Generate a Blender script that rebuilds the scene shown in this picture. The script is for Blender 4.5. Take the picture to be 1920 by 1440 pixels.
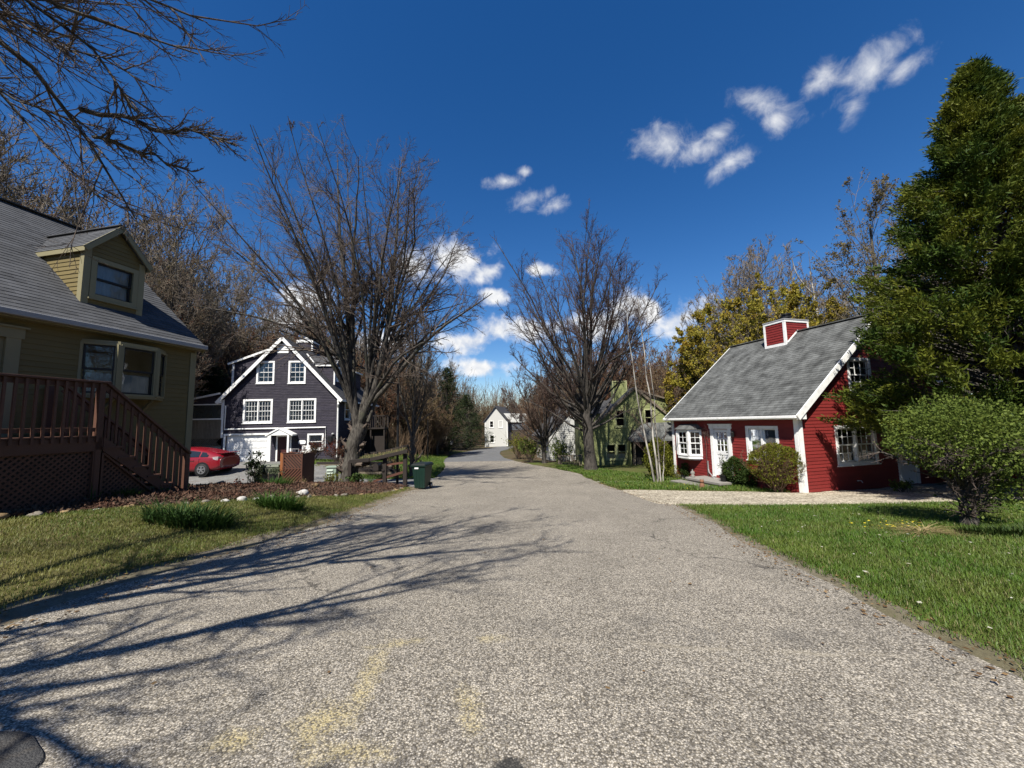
import bpy, math, random
import numpy as np
from mathutils import Vector, Matrix, Euler
for _o in list(bpy.data.objects):
    bpy.data.objects.remove(_o)
rng = np.random.default_rng(11)
random.seed(11)
SC = bpy.context.scene
COL = SC.collection
R = math.radians

# ------------------------------------------------------------------ camera
CAMPOS = Vector((0.0, 0.0, 1.65))
cam_d = bpy.data.cameras.new('camera')
cam = bpy.data.objects.new('camera', cam_d)
COL.objects.link(cam)
cam_d.sensor_width = 36.0
cam_d.lens = 36.0 * 721 / 1920
cam_d.clip_end = 2000
_p, _r = R(5.7), R(1.2)
_f = Vector((0, math.cos(_p), math.sin(_p)))
_u0 = Vector((0, -math.sin(_p), math.cos(_p)))
_r0 = Vector((1, 0, 0))
_rt = _r0 * math.cos(_r) - _u0 * math.sin(_r)
_up = _u0 * math.cos(_r) + _r0 * math.sin(_r)
_m = Matrix((_rt, _up, -_f)).transposed().to_4x4()
_m.translation = CAMPOS
cam.matrix_world = _m
SC.camera = cam

# ------------------------------------------------------------------ sky and sun
SUN_EL, SUN_AZ = R(52), R(22)            # sun stands behind the camera, a little to the left
SUND = Vector((-math.sin(SUN_AZ) * math.cos(SUN_EL), -math.cos(SUN_AZ) * math.cos(SUN_EL), math.sin(SUN_EL)))
sun_d = bpy.data.lights.new('sun', 'SUN')
sun_d.energy = 5.0
sun_d.angle = R(0.5)
sun_d.color = (1.0, 0.95, 0.86)
sun = bpy.data.objects.new('sun', sun_d)
COL.objects.link(sun)
sun.rotation_euler = SUND.to_track_quat('Z', 'Y').to_euler()
SC.view_settings.view_transform = 'Standard'
SC.view_settings.look = 'None'
SC.view_settings.exposure = 0.85
SC.view_settings.gamma = 1.0
SC.view_settings.use_curve_mapping = False

WISPS = [(0.412, 0.61, 0.06, 0.035, -0.286), (0.489, 0.579, 0.055, 0.023, -0.064), (0.548, 0.538, 0.044, 0.021, 0.133), (0.531, 0.598, 0.03, 0.017, 0.203), (0.63, 0.616, 0.059, 0.019, -0.621), (0.647, 0.584, 0.024, 0.026, 0.405), (0.729, 0.614, 0.03, 0.024, 0.224), (0.801, 0.589, 0.048, 0.03, 0.414), (0.773, 0.553, 0.024, 0.02, 0.672), (0.848, 0.572, 0.03, 0.017, 0.321), (-0.01, 0.585, 0.042, 0.014, 0.128), (0.049, 0.603, 0.022, 0.011, -0.054), (0.069, 0.547, 0.049, 0.02, 0.168), (0.129, 0.53, 0.036, 0.018, 0.229),
         (1.5, 0.7, 0.1, 0.04, 0.3), (-1.7, 0.6, 0.1, 0.04, 0.2), (2.6, 0.5, 0.09, 0.05, 0.1), (-2.6, 0.65, 0.1, 0.03, 0.4)]
CUMULUS = [(-0.15, 0.407, 0.111, 0.061, 0.016), (-0.063, 0.383, 0.045, 0.031, -0.006), (-0.247, 0.389, 0.064, 0.05, 0.062), (-0.038, 0.324, 0.051, 0.024, -0.017), (0.003, 0.24, 0.163, 0.041, 0.045), (-0.138, 0.211, 0.109, 0.038, -0.004), (0.078, 0.387, 0.045, 0.022, -0.059), (0.319, 0.271, 0.096, 0.052, -0.123), (0.226, 0.24, 0.089, 0.047, -0.087), (0.434, 0.235, 0.081, 0.042, 0.205), (-0.482, 0.293, 0.102, 0.046, 0.111), (-0.535, 0.239, 0.086, 0.047, 0.105), (-0.083, 0.142, 0.111, 0.03, -0.017), (-0.349, 0.205, 0.088, 0.039, 0.043),
           (1.6, 0.3, 0.15, 0.05, 0.0), (-1.6, 0.28, 0.16, 0.06, 0.0), (2.8, 0.3, 0.15, 0.06, 0.0)]


class NT:
    """thin wrapper that adds and links shader nodes"""
    def __init__(s, tree):
        s.t = tree
        s.t.nodes.clear()

    def n(s, typ, **kw):
        nd = s.t.nodes.new('ShaderNode' + typ)
        ins = kw.pop('ins', {})
        for k, v in kw.items():
            setattr(nd, k, v)
        for k, v in ins.items():
            s.put(nd, k, v)
        return nd

    def put(s, nd, k, v):
        sock = nd.inputs[k]
        if isinstance(v, bpy.types.NodeSocket):
            s.t.links.new(v, sock)
        elif isinstance(v, bpy.types.Node):
            s.t.links.new(v.outputs[0], sock)
        else:
            if isinstance(v, (tuple, list)) and len(v) == 3 and len(getattr(sock, 'default_value', [])) == 4:
                v = (*v, 1.0)
            sock.default_value = v

    def math(s, op, a, b=0.5, c=None, clamp=False):
        nd = s.n('Math', operation=op, use_clamp=clamp)
        s.put(nd, 0, a)
        s.put(nd, 1, b)
        if c is not None:
            s.put(nd, 2, c)
        return nd.outputs[0]

    def mix(s, f, a, b, blend='MIX'):
        nd = s.n('Mix', data_type='RGBA', blend_type=blend)
        s.put(nd, 0, f)
        s.put(nd, 6, a)
        s.put(nd, 7, b)
        return nd.outputs[2]

    def noise(s, vec, scale, detail=4, rough=0.55, dist=0.0):
        nd = s.n('TexNoise')
        if vec is not None:
            s.put(nd, 'Vector', vec)
        nd.inputs['Scale'].default_value = scale
        nd.inputs['Detail'].default_value = detail
        nd.inputs['Roughness'].default_value = rough
        nd.inputs['Distortion'].default_value = dist
        return nd

    def ramp(s, fac, a, b, ca=(0, 0, 0), cb=(1, 1, 1), mode='LINEAR'):
        nd = s.n('ValToRGB')
        nd.color_ramp.interpolation = mode
        e = nd.color_ramp.elements
        e[0].position, e[0].color = a, (*ca, 1)
        e[1].position, e[1].color = b, (*cb, 1)
        s.put(nd, 0, fac)
        return nd.outputs[0]

    def scale(s, vec, v):
        nd = s.n('VectorMath', operation='MULTIPLY')
        s.put(nd, 0, vec)
        s.put(nd, 1, v)
        return nd.outputs[0]


def build_world():
    w = bpy.data.worlds.new('World')
    SC.world = w
    w.use_nodes = True
    t = NT(w.node_tree)
    sky = t.n('TexSky', sky_type='NISHITA', sun_disc=False)
    sky.sun_elevation = SUN_EL
    sky.sun_rotation = math.pi + SUN_AZ
    sky.altitude = 200
    sky.air_density = 1.0
    sky.dust_density = 0.2
    sky.ozone_density = 3.0
    tc = t.n('TexCoord').outputs['Generated']

    def blobs(lst):
        acc = None
        for az, el, ra, rb, rot in lst:
            c = Vector((math.sin(az) * math.cos(el), math.cos(az) * math.cos(el), math.sin(el)))
            right = Vector((math.cos(az), -math.sin(az), 0))
            up = right.cross(c)
            a = right * math.cos(rot) + up * math.sin(rot)
            b = a.cross(c)
            e = Matrix((a, b, -c)).transposed().to_euler()
            mp = t.n('Mapping', vector_type='TEXTURE')
            t.put(mp, 'Vector', tc)
            mp.inputs['Location'].default_value = c
            mp.inputs['Rotation'].default_value = e
            mp.inputs['Scale'].default_value = (ra, abs(rb), 0.4)
            ln = t.n('VectorMath', operation='LENGTH')
            t.put(ln, 0, mp.outputs[0])
            m = t.math('SUBTRACT', 1.0, ln.outputs['Value'])
            acc = m if acc is None else t.math('SMOOTH_MAX', acc, m, 0.25)
        return acc
    # high thin wisps, torn by stretched noise
    n1 = t.noise(tc, 22, 9, 0.62, 0.35)
    n2 = t.noise(tc, 7, 3, 0.5, 0.2)
    wm = blobs(WISPS)
    wd = t.math('ADD', t.math('MULTIPLY_ADD', wm, 1.15, 0.38), t.math('MULTIPLY', t.math('SUBTRACT', n1.outputs[0], 0.5), 3.3))
    wd = t.math('ADD', wd, t.math('MULTIPLY', t.math('SUBTRACT', n2.outputs[0], 0.5), 0.9))
    wa = t.ramp(wd, 0.0, 1.0) if False else t.ramp(t.math('MULTIPLY', wd, 0.42), 0.0, 1.0, mode='EASE')
    # low fair weather cumulus
    n3 = t.noise(tc, 13, 9, 0.6, 0.15)
    cm = blobs(CUMULUS)
    cd = t.math('ADD', cm, t.math('MULTIPLY', t.math('SUBTRACT', n3.outputs[0], 0.5), 2.6))
    sepz = t.n('SeparateXYZ', ins={0: tc}).outputs[2]
    n4 = t.noise(t.scale(tc, (1, 1, 2.2)), 5, 8, 0.58, 0.1)
    low = t.math('SUBTRACT', t.math('MULTIPLY', t.math('SUBTRACT', n4.outputs[0], 0.53), 6.0), t.math('MULTIPLY', t.math('ABSOLUTE', t.math('SUBTRACT', sepz, 0.12)), 9.0))
    cd = t.math('MAXIMUM', cd, low)
    ca = t.ramp(cd, 0.02, 0.85, mode='EASE')
    alpha = t.math('MAXIMUM', t.math('MULTIPLY', wa, 0.95), ca, clamp=True)
    shade = t.ramp(t.noise(tc, 26, 6, 0.6).outputs[0], 0.35, 0.62, (0.70, 0.74, 0.82), (1, 1, 1))
    skyc = t.n('HueSaturation', ins={'Saturation': SKY_SAT, 'Hue': SKY_HUE, 'Value': 1.0, 'Color': sky.outputs[0]}).outputs[0]
    b1 = t.n('Background', ins={'Color': skyc, 'Strength': SKY_STR})
    b2 = t.n('Background', ins={'Color': t.mix(1.0, shade, (1.0, 1.0, 1.0), 'MULTIPLY'), 'Strength': 0.55})
    mx = t.n('MixShader', ins={0: alpha, 1: b1.outputs[0], 2: b2.outputs[0]})
    out = t.n('OutputWorld')
    t.t.links.new(mx.outputs[0], out.inputs[0])


SKY_SAT, SKY_HUE, SKY_STR = 1.34, 0.508, 0.069
build_world()

# ------------------------------------------------------------------ ground height
GY = [-400, -60, 0, 4, 8, 12, 16, 20, 27, 35, 50, 80, 120, 400]
GZ = [0, 0, 0, -.10, -.40, -.75, -1.0, -1.2, -1.55, -1.9, -2.4, -3.1, -3.6, -3.6]


def sm(a, b, x):
    t = np.clip((x - a) / (b - a), 0, 1)
    return t * t * (3 - 2 * t)


def G(x, y):
    x = np.asarray(x, float)
    y = np.asarray(y, float)
    z = (np.interp(y - .7, GY, GZ) + np.interp(y, GY, GZ) + np.interp(y + .7, GY, GZ)) / 3
    z = z + .55 * sm(-2.8, -7.5, x) * sm(1, 5, y) * (1 - sm(10, 19, y))
    z = z + .85 * sm(-7, -14, x) * sm(17, 25.5, y)
    z = z + 2.5 * sm(-24, -60, x) * sm(14, 30, y) + 1.0 * sm(16, 40, x) * sm(14, 40, y)
    return z


def g(x, y):
    return float(G(x, y))


# ------------------------------------------------------------------ object helpers
def link(o, parent=None):
    COL.objects.link(o)
    if parent is not None:
        o.parent = parent
    return o


def tag(o, label, cat=None, group=None):
    o['label'] = label
    if cat:
        o['category'] = cat
    if group:
        o['group'] = group
    return o


def thing(name, label, cat, loc=(0, 0, 0), rz=0.0, group=None):
    o = bpy.data.objects.new(name, None)
    o.empty_display_size = 0.2
    link(o)
    o.location = loc
    o.rotation_euler = (0, 0, rz)
    return tag(o, label, cat, group)


def mesh_np(name, V, F, mat, smooth=False, col=None):
    """mesh from a vertex array and one face array (all faces the same size)"""
    me = bpy.data.meshes.new(name)
    V = np.asarray(V, np.float32).reshape(-1, 3)
    F = np.asarray(F, np.int32)
    n, k = F.shape
    me.vertices.add(len(V))
    me.vertices.foreach_set('co', V.ravel())
    me.loops.add(n * k)
    me.loops.foreach_set('vertex_index', F.ravel())
    me.polygons.add(n)
    me.polygons.foreach_set('loop_start', np.arange(0, n * k, k, dtype=np.int32))
    me.polygons.foreach_set('loop_total', np.full(n, k, np.int32))
    if smooth:
        me.polygons.foreach_set('use_smooth', np.ones(n, bool))
    if mat is not None:
        me.materials.append(mat)
    if col is not None:
        a = me.attributes.new('tint', 'FLOAT', 'POINT')
        a.data.foreach_set('value', np.asarray(col, np.float32))
    me.update(calc_edges=True)
    return me


def ob_np(name, V, F, mat, parent=None, smooth=False, kind=None, col=None):
    o = link(bpy.data.objects.new(name, mesh_np(name, V, F, mat, smooth, col)), parent)
    if kind:
        o['kind'] = kind
    return o


class MB:
    """collects simple solids, then links them as ONE mesh object"""
    def __init__(s):
        s.v, s.f, s.m = [], [], []

    def add(s, verts, faces, mi=0):
        b = len(s.v)
        s.v += [tuple(v) for v in verts]
        s.f += [tuple(i + b for i in f) for f in faces]
        s.m += [mi] * len(faces)
        return s

    def hexa(s, p, mi=0):
        return s.add(p, [(0, 3, 2, 1), (4, 5, 6, 7), (0, 1, 5, 4), (1, 2, 6, 5), (2, 3, 7, 6), (3, 0, 4, 7)], mi)

    def box(s, x0, x1, y0, y1, z0, z1, mi=0):
        return s.hexa([(x0, y0, z0), (x1, y0, z0), (x1, y1, z0), (x0, y1, z0), (x0, y0, z1), (x1, y0, z1), (x1, y1, z1), (x0, y1, z1)], mi)

    def fbox(s, O, U, N, u0, u1, v0, v1, n0, n1, mi=0, W=Vector((0, 0, 1))):
        """box in a wall frame: along U, up W, out N"""
        P = lambda u, v, n: O + U * u + W * v + N * n
        return s.hexa([P(u0, v0, n1), P(u1, v0, n1), P(u1, v0, n0), P(u0, v0, n0), P(u0, v1, n1), P(u1, v1, n1), P(u1, v1, n0), P(u0, v1, n0)], mi)

    def bar(s, a, b, w, h, up=(0, 0, 1), mi=0):
        """square bar from a to b"""
        a, b = Vector(a), Vector(b)
        d = (b - a).normalized()
        x = d.cross(Vector(up))
        if x.length < 1e-4:
            x = d.cross(Vector((1, 0, 0)))
        x.normalize()
        y = x.cross(d)
        x, y = x * w / 2, y * h / 2
        return s.hexa([a - x - y, a + x - y, b + x - y, b - x - y, a - x + y, a + x + y, b + x + y, b - x + y], mi)

    def prism(s, poly, off, mi=0):
        """flat polygon (3-D points) swept by vector off"""
        n = len(poly)
        off = Vector(off)
        P = [Vector(p) for p in poly]
        nrm = Vector((0, 0, 0))
        for i in range(n):
            nrm += P[i].cross(P[(i + 1) % n])
        if nrm.dot(off) < 0:
            P.reverse()
        v = P + [p + off for p in P]
        return s.add(v, [tuple(range(n - 1, -1, -1)), tuple(range(n, 2 * n))] + [(i, (i + 1) % n, n + (i + 1) % n, n + i) for i in range(n)], mi)

    def tube(s, pts, rad, n=8, mi=0, cap=True):
        pts = [Vector(p) for p in pts]
        if not isinstance(rad, (list, tuple)):
            rad = [rad] * len(pts)
        b = len(s.v)
        x = None
        for i, p in enumerate(pts):
            d = (pts[min(i + 1, len(pts) - 1)] - pts[max(i - 1, 0)]).normalized()
            if x is None:
                x = d.cross(Vector((0, 0, 1)))
                if x.length < 1e-3:
                    x = d.cross(Vector((1, 0, 0)))
            x = (x - d * x.dot(d)).normalized()
            y = d.cross(x)
            for k in range(n):
                t = 2 * math.pi * k / n
                s.v.append(tuple(p + (x * math.cos(t) + y * math.sin(t)) * rad[i]))
        for i in range(len(pts) - 1):
            for k in range(n):
                a, c = b + i * n + k, b + i * n + (k + 1) % n
                s.f.append((a, c, c + n, a + n))
                s.m.append(mi)
        if cap:
            s.f.append(tuple(b + k for k in range(n - 1, -1, -1)))
            s.f.append(tuple(b + (len(pts) - 1) * n + k for k in range(n)))
            s.m += [mi, mi]
        return s

    def lathe(s, c, prof, n=16, mi=0, ax='z'):
        """profile (r, h) spun about an axis through c"""
        c = Vector(c)
        b = len(s.v)
        for r, h in prof:
            for k in range(n):
                t = 2 * math.pi * k / n
                q = (r * math.cos(t), r * math.sin(t), h)
                if ax == 'y':
                    q = (q[0], q[2], q[1])
                elif ax == 'x':
                    q = (q[2], q[0], q[1])
                s.v.append(tuple(c + Vector(q)))
        for i in range(len(prof) - 1):
            for k in range(n):
                a, d = b + i * n + k, b + i * n + (k + 1) % n
                s.f.append((a, d, d + n, a + n))
                s.m.append(mi)
        s.f.append(tuple(b + k for k in range(n - 1, -1, -1)))
        s.f.append(tuple(b + (len(prof) - 1) * n + k for k in range(n)))
        s.m += [mi, mi]
        return s

    def build(s, name, mats, parent=None, smooth=False, label=None, kind=None, bevel=0):
        me = bpy.data.meshes.new(name)
        me.from_pydata(s.v, [], s.f)
        for m in (mats if isinstance(mats, (list, tuple)) else [mats]):
            me.materials.append(m)
        me.polygons.foreach_set('material_index', s.m)
        if smooth:
            me.polygons.foreach_set('use_smooth', [True] * len(s.f))
        me.update()
        o = link(bpy.data.objects.new(name, me), parent)
        if label:
            o['label'] = label
        if kind:
            o['kind'] = kind
        if bevel:
            md = o.modifiers.new('bevel', 'BEVEL')
            md.width = bevel
            md.segments = 2
            md.limit_method = 'ANGLE'
        return o


def copy_tree(o, parent=None):
    c = o.copy()
    COL.objects.link(c)
    if parent is not None:
        c.parent = parent
    for ch in list(o.children):
        copy_tree(ch, c)
    return c


# ------------------------------------------------------------------ materials
def new_mat(name):
    m = bpy.data.materials.new(name)
    m.use_nodes = True
    return m, NT(m.node_tree)


ALB = 0.64          # base colours below are written for exposure 0; the picture is exposed 0.85 stop up


def finish(t, color, rough=0.7, bump=None, bstr=0.3, bdist=0.02, spec=0.5, metal=0.0, sss=None, trans=None, alb=ALB):
    if isinstance(color, tuple):
        color = tuple(c * alb for c in color)
    elif alb != 1:
        color = t.n('VectorMath', operation='SCALE', ins={0: color, 'Scale': alb}).outputs[0]
    p = t.n('BsdfPrincipled')
    t.put(p, 'Base Color', color)
    t.put(p, 'Roughness', rough)
    p.inputs['Specular IOR Level'].default_value = spec
    p.inputs['Metallic'].default_value = metal
    if bump is not None:
        b = t.n('Bump', ins={'Strength': bstr, 'Distance': bdist, 'Height': bump})
        t.put(p, 'Normal', b.outputs[0])
    out = t.n('OutputMaterial')
    sh = p.outputs[0]
    if trans:
        tr = t.n('BsdfTranslucent')
        t.put(tr, 'Color', color)
        sh = t.n('MixShader', ins={0: trans, 1: sh, 2: tr.outputs[0]}).outputs[0]
    t.t.links.new(sh, out.inputs[0])
    return p


def mat_plain(name, col, rough=0.6, var=0.15, scale=3.0, bump=0.0, bscale=60, spec=0.4, metal=0.0, stretch=(1, 1, 1), dirt=None, dirtamt=0.0, alb=ALB):
    """one paint or timber colour with uneven wear; each object also differs a little"""
    m, t = new_mat(name)
    tc = t.n('TexCoord').outputs['Object']
    v = t.scale(tc, stretch)
    nz = t.noise(v, scale, 5, 0.6)
    rnd = t.n('ObjectInfo').outputs['Random']
    f = t.math('ADD', t.math('MULTIPLY', t.math('SUBTRACT', nz.outputs[0], 0.5), 2 * var), t.math('MULTIPLY', t.math('SUBTRACT', rnd, 0.5), var))
    f = t.math('ADD', f, 1.0)
    c = t.n('VectorMath', operation='SCALE', ins={0: col, 'Scale': f}).outputs[0]
    if dirt is not None:
        n2 = t.noise(v, scale * 2.3, 6, 0.65)
        c = t.mix(t.math('MULTIPLY', t.ramp(n2.outputs[0], 0.5, 0.68), dirtamt), c, dirt)
    bn = t.noise(v, bscale, 3, 0.6).outputs[0] if bump else None
    finish(t, c, rough, bn, bump, 0.01, spec, metal, alb=alb)
    return m


def mat_leaf(name, c0, c1, c2=None, rough=0.55, trans=0.25, pscale=0.8):
    """leaf colour: each leaf has its own tint (mesh attribute), larger patches differ too"""
    m, t = new_mat(name)
    tint = t.n('Attribute', attribute_name='tint').outputs['Fac']
    c = t.mix(tint, c0, c1)
    if c2 is not None:
        pos = t.n('NewGeometry').outputs['Position']
        nz = t.noise(pos, pscale, 3, 0.6)
        c = t.mix(t.ramp(nz.outputs[0], 0.42, 0.66), c, c2)
    finish(t, c, max(rough, .6), spec=0.12, trans=trans)
    return m


def mat_bark(name, c0, c1, scale=9.0, bstr=0.6, moss=None):
    m, t = new_mat(name)
    tc = t.n('TexCoord').outputs['Object']
    v = t.scale(tc, (1, 1, 0.22))
    nz = t.noise(v, scale, 7, 0.65, 0.4)
    n2 = t.noise(tc, 1.7, 3, 0.5)
    c = t.mix(t.ramp(nz.outputs[0], 0.38, 0.62), c0, c1)
    if moss:
        c = t.mix(t.ramp(n2.outputs[0], 0.55, 0.7), c, moss)
    finish(t, c, 0.9, nz.outputs[0], bstr, 0.03, 0.2)
    return m


def mat_glass(name, tint=(0.75, 0.8, 0.82), refl=0.02):
    m, t = new_mat(name)
    nz = t.noise(t.n('TexCoord').outputs['Object'], 2.5, 2, 0.5)
    b = t.n('Bump', ins={'Strength': 0.05, 'Distance': 0.02, 'Height': nz.outputs[0]})
    tr = t.n('BsdfTransparent', ins={'Color': tint})
    gl = t.n('BsdfGlossy', ins={'Roughness': 0.02, 'Color': (0.9, 0.95, 1.0), 'Normal': b.outputs[0]})
    fr = t.n('Fresnel', ins={'IOR': 1.5})
    f = t.math('ADD', fr.outputs[0], refl, clamp=True)
    mx = t.n('MixShader', ins={0: f, 1: tr.outputs[0], 2: gl.outputs[0]})
    t.t.links.new(mx.outputs[0], t.n('OutputMaterial').inputs[0])
    return m


def mat_curtain(name, col):
    m, t = new_mat(name)
    tc = t.n('TexCoord').outputs['Object']
    n = t.noise(t.scale(tc, (14, 14, 1.5)), 3, 4, 0.6)
    c = t.n('VectorMath', operation='SCALE', ins={0: col, 'Scale': t.math('ADD', t.math('MULTIPLY', n.outputs[0], 0.35), 0.75)}).outputs[0]
    finish(t, c, 0.9, spec=0.1)
    return m
ZUP = Vector((0, 0, 1))


def bounds_at(poly, v):
    """left and right u of a convex (u, v) polygon at height v"""
    us = []
    n = len(poly)
    for i in range(n):
        (u0, v0), (u1, v1) = poly[i], poly[(i + 1) % n]
        if v0 == v1:
            if abs(v - v0) < 1e-9:
                us += [u0, u1]
            continue
        t = (v - v0) / (v1 - v0)
        if -1e-9 <= t <= 1 + 1e-9:
            us.append(u0 + (u1 - u0) * t)
    return (min(us), max(us)) if us else None


def row_pieces(poly, v0, v1, openings):
    """trapezoids (ul0, ur0, ul1, ur1) of the row v0..v1 of a polygon less its openings"""
    e = 1e-4
    a, b = bounds_at(poly, v0 + e), bounds_at(poly, v1 - e)
    if a is None or b is None:
        return []
    segs = [(a[0], a[1], b[0], b[1])]
    for (o0, o1, p0, p1) in openings:
        if min(p1, v1) - max(p0, v0) < 0.25 * (v1 - v0):
            continue
        out = []
        for (l0, r0, l1, r1) in segs:
            if o1 <= min(l0, l1) + .01 or o0 >= max(r0, r1) - .01:
                out.append((l0, r0, l1, r1))
                continue
            if o0 > max(l0, l1) + .01:
                out.append((l0, min(r0, o0), l1, min(r1, o0)))
            if o1 < min(r0, r1) - .01:
                out.append((max(l0, o1), r0, max(l1, o1), r1))
        segs = [q for q in out if max(q[1] - q[0], q[3] - q[2]) > .03]
    return segs


def wall(root, O, U, N, poly, openings, mat, expo=0.11, clap=True, thick=0.12, name='wall', board='clapboard'):
    """sheathed wall with real clapboards, each board an object under the wall"""
    O, U, N = Vector(O), Vector(U), Vector(N)
    vs = sorted({round(v, 4) for _, v in poly} | {round(x, 4) for o in openings for x in (o[2], o[3])})
    vmin, vmax = min(v for _, v in poly), max(v for _, v in poly)
    vs = [v for v in vs if vmin <= v <= vmax]
    mb = MB()
    P = lambda u, v, n: O + U * u + ZUP * v + N * n
    for v0, v1 in zip(vs, vs[1:]):
        if v1 - v0 < 1e-3:
            continue
        for (l0, r0, l1, r1) in row_pieces(poly, v0, v1, [o for o in openings if o[2] < v1 - 1e-3 and o[3] > v0 + 1e-3]):
            mb.hexa([P(l0, v0, 0), P(r0, v0, 0), P(r0, v0, -thick), P(l0, v0, -thick), P(l1, v1, 0), P(r1, v1, 0), P(r1, v1, -thick), P(l1, v1, -thick)])
    w = mb.build(name, mat, root)
    if not clap:
        return w
    v = vmin
    ops = [(o[0] - .02, o[1] + .02, o[2] - .02, o[3] + .02) for o in openings]
    while v < vmax - .03:
        v1 = min(v + expo, vmax)
        for (l0, r0, l1, r1) in row_pieces(poly, v, v1, ops):
            j = random.uniform(0, .004)
            m2 = MB()
            lo, hi = .026 + j, .012
            e = -.012 if v > vmin else 0
            m2.hexa([P(l0, v + e, lo), P(r0, v + e, lo), P(r0, v + e, .004), P(l0, v + e, .004), P(l1, v1, hi), P(r1, v1, hi), P(r1, v1, .004), P(l1, v1, .004)])
            m2.build(board, mat, w)
        v = v1
    return w


def window(root, O, U, N, u0, u1, v0, v1, M, units=1, grid=(0, 0), cas=.09, dh=True, curtain=None, name='window', panes=False, sill=True, head=0.0, proud=.045, room=True, sash_mat=None):
    """casing + sashes + panes; opening spans u0..u1, v0..v1 of a wall frame"""
    O, U, N = Vector(O), Vector(U), Vector(N)
    tr, gl = M['trim'], M['glass']
    mb = MB()
    fb = lambda *a, m=mb: m.fbox(O, U, N, *a)
    p = proud
    fb(u0 - cas, u0, v0 - cas, v1 + cas, -.04, p)
    fb(u1, u1 + cas, v0 - cas, v1 + cas, -.04, p)
    fb(u0, u1, v1, v1 + cas + head, -.04, p + .003)
    fb(u0, u1, v0 - cas, v0, -.04, p + .003)
    if sill:
        fb(u0 - cas - .03, u1 + cas + .03, v0 - cas - .035, v0 - cas, -.0, p + .04)
    w = mb.build(name, tr, root)
    wu = (u1 - u0) / units
    mull = .035
    s = MB()
    fs = lambda *a: s.fbox(O, U, N, *a)
    panes_l = []
    for k in range(units):
        a, b = u0 + wu * k + (mull if k else 0), u0 + wu * (k + 1) - (mull if k < units - 1 else 0)
        if k < units - 1:
            fs(b, b + 2 * mull, v0, v1, -.05, p - .008)
        parts = [(v0, (v0 + v1) / 2 + .015, -.045), ((v0 + v1) / 2 - .015, v1, -.015)] if dh else [(v0, v1, -.02)]
        for (c, d, n) in parts:
            st = .04
            fs(a, a + st, c, d, n - .028, n)
            fs(b - st, b, c, d, n - .028, n)
            fs(a + st, b - st, c, c + st, n - .028, n)
            fs(a + st, b - st, d - st, d, n - .028, n)
            ga, gb, gc, gd = a + st, b - st, c + st, d - st
            nx, ny = grid
            for i in range(1, nx):
                x = ga + (gb - ga) * i / nx
                fs(x - .009, x + .009, gc, gd, n - .024, n - .004)
            for i in range(1, ny):
                y = gc + (gd - gc) * i / ny
                fs(ga, gb, y - .009, y + .009, n - .025, n - .003)
            if panes and nx:
                for i in range(nx):
                    for j in range(ny):
                        panes_l.append((ga + (gb - ga) * i / nx, ga + (gb - ga) * (i + 1) / nx, gc + (gd - gc) * j / ny, gc + (gd - gc) * (j + 1) / ny, n - .016))
            else:
                panes_l.append((ga, gb, gc, gd, n - .016))
    s.build('sash', sash_mat or tr, w)
    for (a, b, c, d, n) in panes_l:
        m = MB()
        t = [random.uniform(-.002, .002) for _ in range(3)]
        P = lambda u, v, k: O + U * u + ZUP * v + N * (n + k)
        m.add([P(a, c, t[0]), P(b, c, t[1]), P(b, d, t[2]), P(a, d, t[0] + t[2] - t[1])], [(0, 1, 2, 3)])
        m.build('pane', gl, w)
    if curtain:
        for (ca, cb, cc, cd) in curtain:     # fractions of the opening
            a, b = u0 + (u1 - u0) * ca, u0 + (u1 - u0) * cb
            c, d = v0 + (v1 - v0) * cc, v0 + (v1 - v0) * cd
            n = max(6, int((b - a) / .05))
            V, F = [], []
            for i in range(n + 1):
                u = a + (b - a) * i / n
                k = -.11 + .007 * math.sin(i * 2.1) + .003 * math.sin(i * 5.3)
                V += [O + U * u + ZUP * c + N * k, O + U * u + ZUP * d + N * k]
            F = [(2 * i, 2 * i + 2, 2 * i + 3, 2 * i + 1) for i in range(n)]
            MB().add(V, F).build('curtain', M['curtain'], w)
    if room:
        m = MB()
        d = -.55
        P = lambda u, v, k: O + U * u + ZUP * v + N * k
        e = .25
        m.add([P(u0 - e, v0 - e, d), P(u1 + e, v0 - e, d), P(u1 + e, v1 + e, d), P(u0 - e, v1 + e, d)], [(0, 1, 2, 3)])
        m.build('room_dark', M['room'], w)  # dark sheet painting the unlit room behind the glass
    return w


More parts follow.
